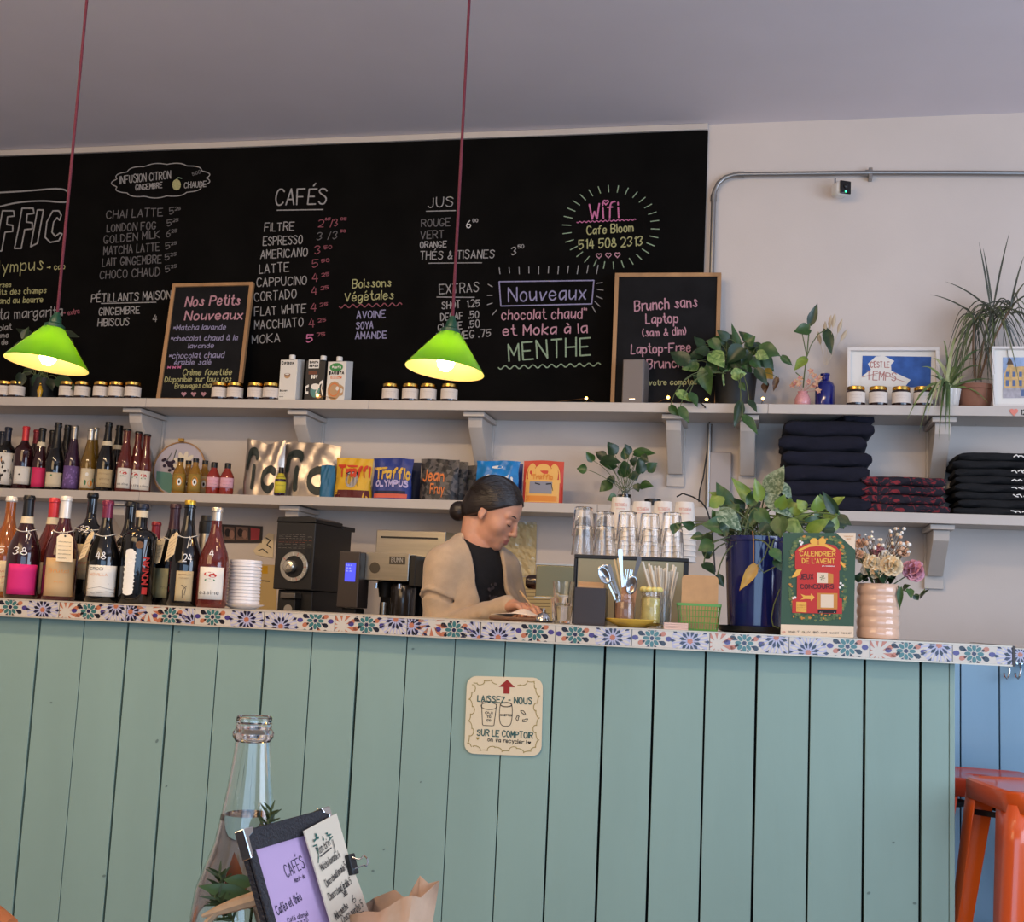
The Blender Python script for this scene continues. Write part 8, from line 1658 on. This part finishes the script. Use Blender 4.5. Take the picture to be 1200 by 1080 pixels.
pts = [E_(237, 1073, .84), E_(255, 1067, .84), E_(275, 1060, .835), E_(298, 1053, .83), E_(318, 1046, .83)]; t = thing('driftwood_stick', 'pale dry stick lying in front of the bottle', 'stick', pts[0]); M().tube([pts[0]+(pts[1]-pts[0])*.0]+pts[1:], [.0012, .0034, .0046, .0052, .004], 8).build('stick', mat('dry_wood', (190, 156, 120), .8, noise=.2, nscale=80), t, world=True); M().tube([pts[1], pts[1]+Vector((-.01, 0, -.012)), pts[0]+Vector((.0, 0, -.012))], [.003, .0024, .001], 6).build('twig', mat('dry_wood', (190, 156, 120), .8), t, world=True)
d_ = Vector((pts[2].x, pts[2].y+.02, ZTB+.0008)); t = thing('wooden_dish', 'low wooden dish of twigs under the menu on the table', 'dish', d_); M().lathe([(.04, 0), (.055, .012), (.06, .06), (.056, .06), (.05, .014), (0, .01)], 36).build('dish_body', wood, t)

# menu in a black cover, card clipped on it
TLm = EYE+ray(282, 974)*.80; TRm = EYE+ray(380, 940)*.90; exm = Vector((TRm.x-TLm.x, TRm.y-TLm.y, 0)).normalized(); nm = Vector((exm.y, -exm.x, 0)); le = math.radians(24)
eym = Z*math.cos(le)-nm*math.sin(le); pl = Plane(TLm, exm, eym); t_w = pl.pix(380, 941)[0]; vb = -(TLm.z-ZTB-.001)/math.cos(le)
t = thing('menu_holder', 'black-covered menu with a lilac page standing tilted on the table', 'menu', pl(t_w/2, vb, 0))
blc = mat('black_leatherette', (34, 32, 36), .5, bump=.3, bscale=500); lil = mat('lilac_page', (200, 166, 200), .5, noise=.02, nscale=8)
M().prism([(0, vb), (t_w, vb), (t_w, 0), (0, 0)], pl, -.004, .0).build('cover', blc, t, world=True, smooth=0)
fw = .0125
for a in ((0, t_w, -fw*1.15, 0), (0, t_w, vb, vb+fw), (0, fw*.62, vb+fw, -fw*1.15), (t_w-fw*.5, t_w, vb+fw, -fw*1.15)): M().prism([(a[0], a[2]), (a[1], a[2]), (a[1], a[3]), (a[0], a[3])], pl, .0003, .0028).build('cover_edge', blc, t, world=True, smooth=0, bevel=.0008)
M().prism([(fw*.55, vb+fw*.8), (t_w-fw*.45, vb+fw*.8), (t_w-fw*.45, -fw), (fw*.55, -fw)], pl, .0001, .0008).build('menu_page', lil, t, world=True, smooth=0)
for cx, sx in ((0, 1), (t_w, -1)): M().prism([(cx-sx*.001, .001), (cx+sx*.011, .001), (cx+sx*.009, -.003), (cx+sx*.003, -.005), (cx+sx*.0025, -.017), (cx-sx*.001, -.019)], pl, -.0045, .0034).build('metal_corner', chrome, t, world=True, smooth=0, bevel=.0006)
m = M(); F270 = lambda x, y: (270+x/5.217, 930+y/5.217)
def mw(s, a, b, cap, wd, mi=0, w=.0010): p0, p1 = pl.pix(*F270(*a)), pl.pix(*F270(*b)); write(m, s, p0, p1, cap, wd, pl, mi, w, .03)
mw('CAFÉS', (340, 515), (450, 450), .0085, .0008); mw('Nord - du', (390, 545), (450, 515), .003, .0005); mw('Cafés et thés', (283, 745), (432, 650), .0058, .0008); mw('Café allongé', (345, 790), (470, 745), .003, .0005); mw('Espresso', (330, 830), (470, 780), .003, .0005)
m.build('menu_print', [mat('menu_ink', (56, 44, 66), .7)], t, world=True, smooth=0, recalc=False)
card = thing('menu_card', 'cream handwritten drinks card clipped in front of the lilac menu', 'card', pl(.08, -.03, .006)); q = [(347.5, 976.5), (386, 956), (402, 1012), (415, 1046), (428, 1085), (384, 1100), (372, 1060)]
M().prism([pl.pix(*p) for p in q], pl, .0055, .0066).build('card_sheet', mat('card_cream', (228, 208, 180), .8), card, world=True, smooth=0)
m = M()
def cwt(s, a, b, cap, wd, mi=0): wd *= .62; p0, p1 = pl.pix(*F270(*a)), pl.pix(*F270(*b)); write(m, s, p0, p1, cap, wd, pl, mi, .0071, .08)
cwt('Mon brin', (490, 390), (565, 330), .0055, .0010); m.stroke([pl.pix(*F270(500, 402)), pl.pix(*F270(568, 348))], .0009, pl, .0071, 0)
for x, y in ((470, 300), (485, 290), (520, 290), (545, 265), (565, 290), (555, 275), (480, 275)):
    for k_ in range(4): m.stroke([pl.pix(*F270(x, y)), pl.pix(*F270(x+r.uniform(-14, 14), y+r.uniform(-14, 16)))], .0009, pl, .0072, 1)
m.stroke([pl.pix(*F270(455, 340)), pl.pix(*F270(478, 330)), pl.pix(*F270(490, 400)), pl.pix(*F270(486, 440))], .001, pl, .0072, 1); m.stroke([pl.pix(*F270(575, 300)), pl.pix(*F270(585, 340)), pl.pix(*F270(592, 375))], .001, pl, .0072, 0)
for s, a, b in (('Matcha lavande 6', (510, 490), (625, 400)), ('Choco chaud lavande 5', (540, 590), (665, 470)), ('Choco chaud érable 5', (558, 670), (695, 565)), ('Salé', (645, 650), (668, 630)), ('6', (705, 690), (722, 670)), ('Moka menthe', (598, 790), (672, 715)), ('Choco menthe 5', (640, 810), (765, 705)), ('Crème', (735, 780), (770, 760))): cwt(s, a, b, .0050, .0010)
m.build('handwriting', [inkm, mat('ink_green', (40, 96, 84), .8)], card, world=True, smooth=0, recalc=False)
cl = thing('binder_clip', 'small black binder clip with wire handles on the right edge of the card', 'clip', pl(*pl.pix(*F270(680, 450)), .006)); a_, b_, c_, d__ = [pl.pix(*F270(*p)) for p in ((652, 395), (690, 385), (718, 510), (680, 518))]
M().prism([a_, b_, c_, d__], pl, -.008, .0105).build('clip_body', blackp, cl, world=True, smooth=0, bevel=.0008)
for o_ in (.011,): M().tube([pl(*pl.pix(*F270(*p)), o_) for p in ((668, 415), (705, 428), (728, 420), (742, 402), (762, 420), (766, 445), (758, 468), (740, 462), (725, 468), (684, 487))], .0006, 6).build('wire_handle', chrome, cl, world=True)
# kraft paper bag behind the card
m = M(); tp = [(410, 1072, .86), (428, 1069, .84), (445, 1068, .84), (458, 1060, .83), (470, 1052, .83), (482, 1050, .83), (494, 1050.5, .84)]; rows_ = []
for j in range(7):
    v = j/6; row = []
    for i, (x, y, d) in enumerate(tp): p = E_(x, y, d); row.append(Vector((p.x-.012*v*(i/6)*.6, p.y-.03*v+.004*math.sin(i*1.7+j), p.z+(ZTB+.002-p.z)*v)))
    rows_.append(row)
back = []
for j in range(7):
    v = j/6; back.append([Vector((q_.x+.004*math.sin(i), q_.y+.055-.02*v, q_.z+(.004*math.sin(i*2.1) if j == 0 else 0))) for i, q_ in enumerate(rows_[j])])
vs = [p for r_ in rows_ for p in r_]+[p for r_ in back for p in r_]; n_ = len(tp); fs = []
for s0 in (0, 7*n_):
    for j in range(6):
        for i in range(n_-1): a_ = s0+j*n_+i; fs.append((a_, a_+1, a_+n_+1, a_+n_))
for j in range(6):
    for i in (0, n_-1): a_ = j*n_+i; fs.append((a_, a_+n_, 7*n_+a_+n_, 7*n_+a_))
fs.append(tuple([6*n_+i for i in range(n_)]+[7*n_+6*n_+i for i in range(n_-1, -1, -1)]))
o = m.add(vs, fs).build('paper_bag', mat('kraft_bag', (206, 168, 136), .8, noise=.06, nscale=40, bump=.2, bscale=60), None, smooth=50, solid=.0008); tag(o, 'open crumpled kraft paper bag standing behind the clipped card', 'bag')
p = E_(2, 1078, 1.02); t = thing('chair', 'rounded orange-brown wooden chair top poking up at the lower left corner', 'chair', (p.x-.16, p.y, 0)); cw = mat('orange_wood', (196, 112, 60), .4, noise=.15, nscale=20)
M().tube([(-.20, 0, p.z-.012), (.0, .02, p.z-.008), (.15, 0, p.z-.008), (.168, 0, p.z-.010)], [.02, .02, .02, .013], 16).build('back_rail', cw, t)
for sx in (-.17, .14): M().tube([(sx, 0, p.z-.02), (sx, -.02, .45), (sx, -.03, .0)], .014, 12).build('rear_leg', cw, t)
M().box(-.2, .17, -.42, -.02, .43, .455).build('seat', cw, t, smooth=0, bevel=.008)
for sx in (-.17, .14): M().tube([(sx, -.39, .429), (sx, -.41, .0)], .014, 12).build('front_leg', cw, t)
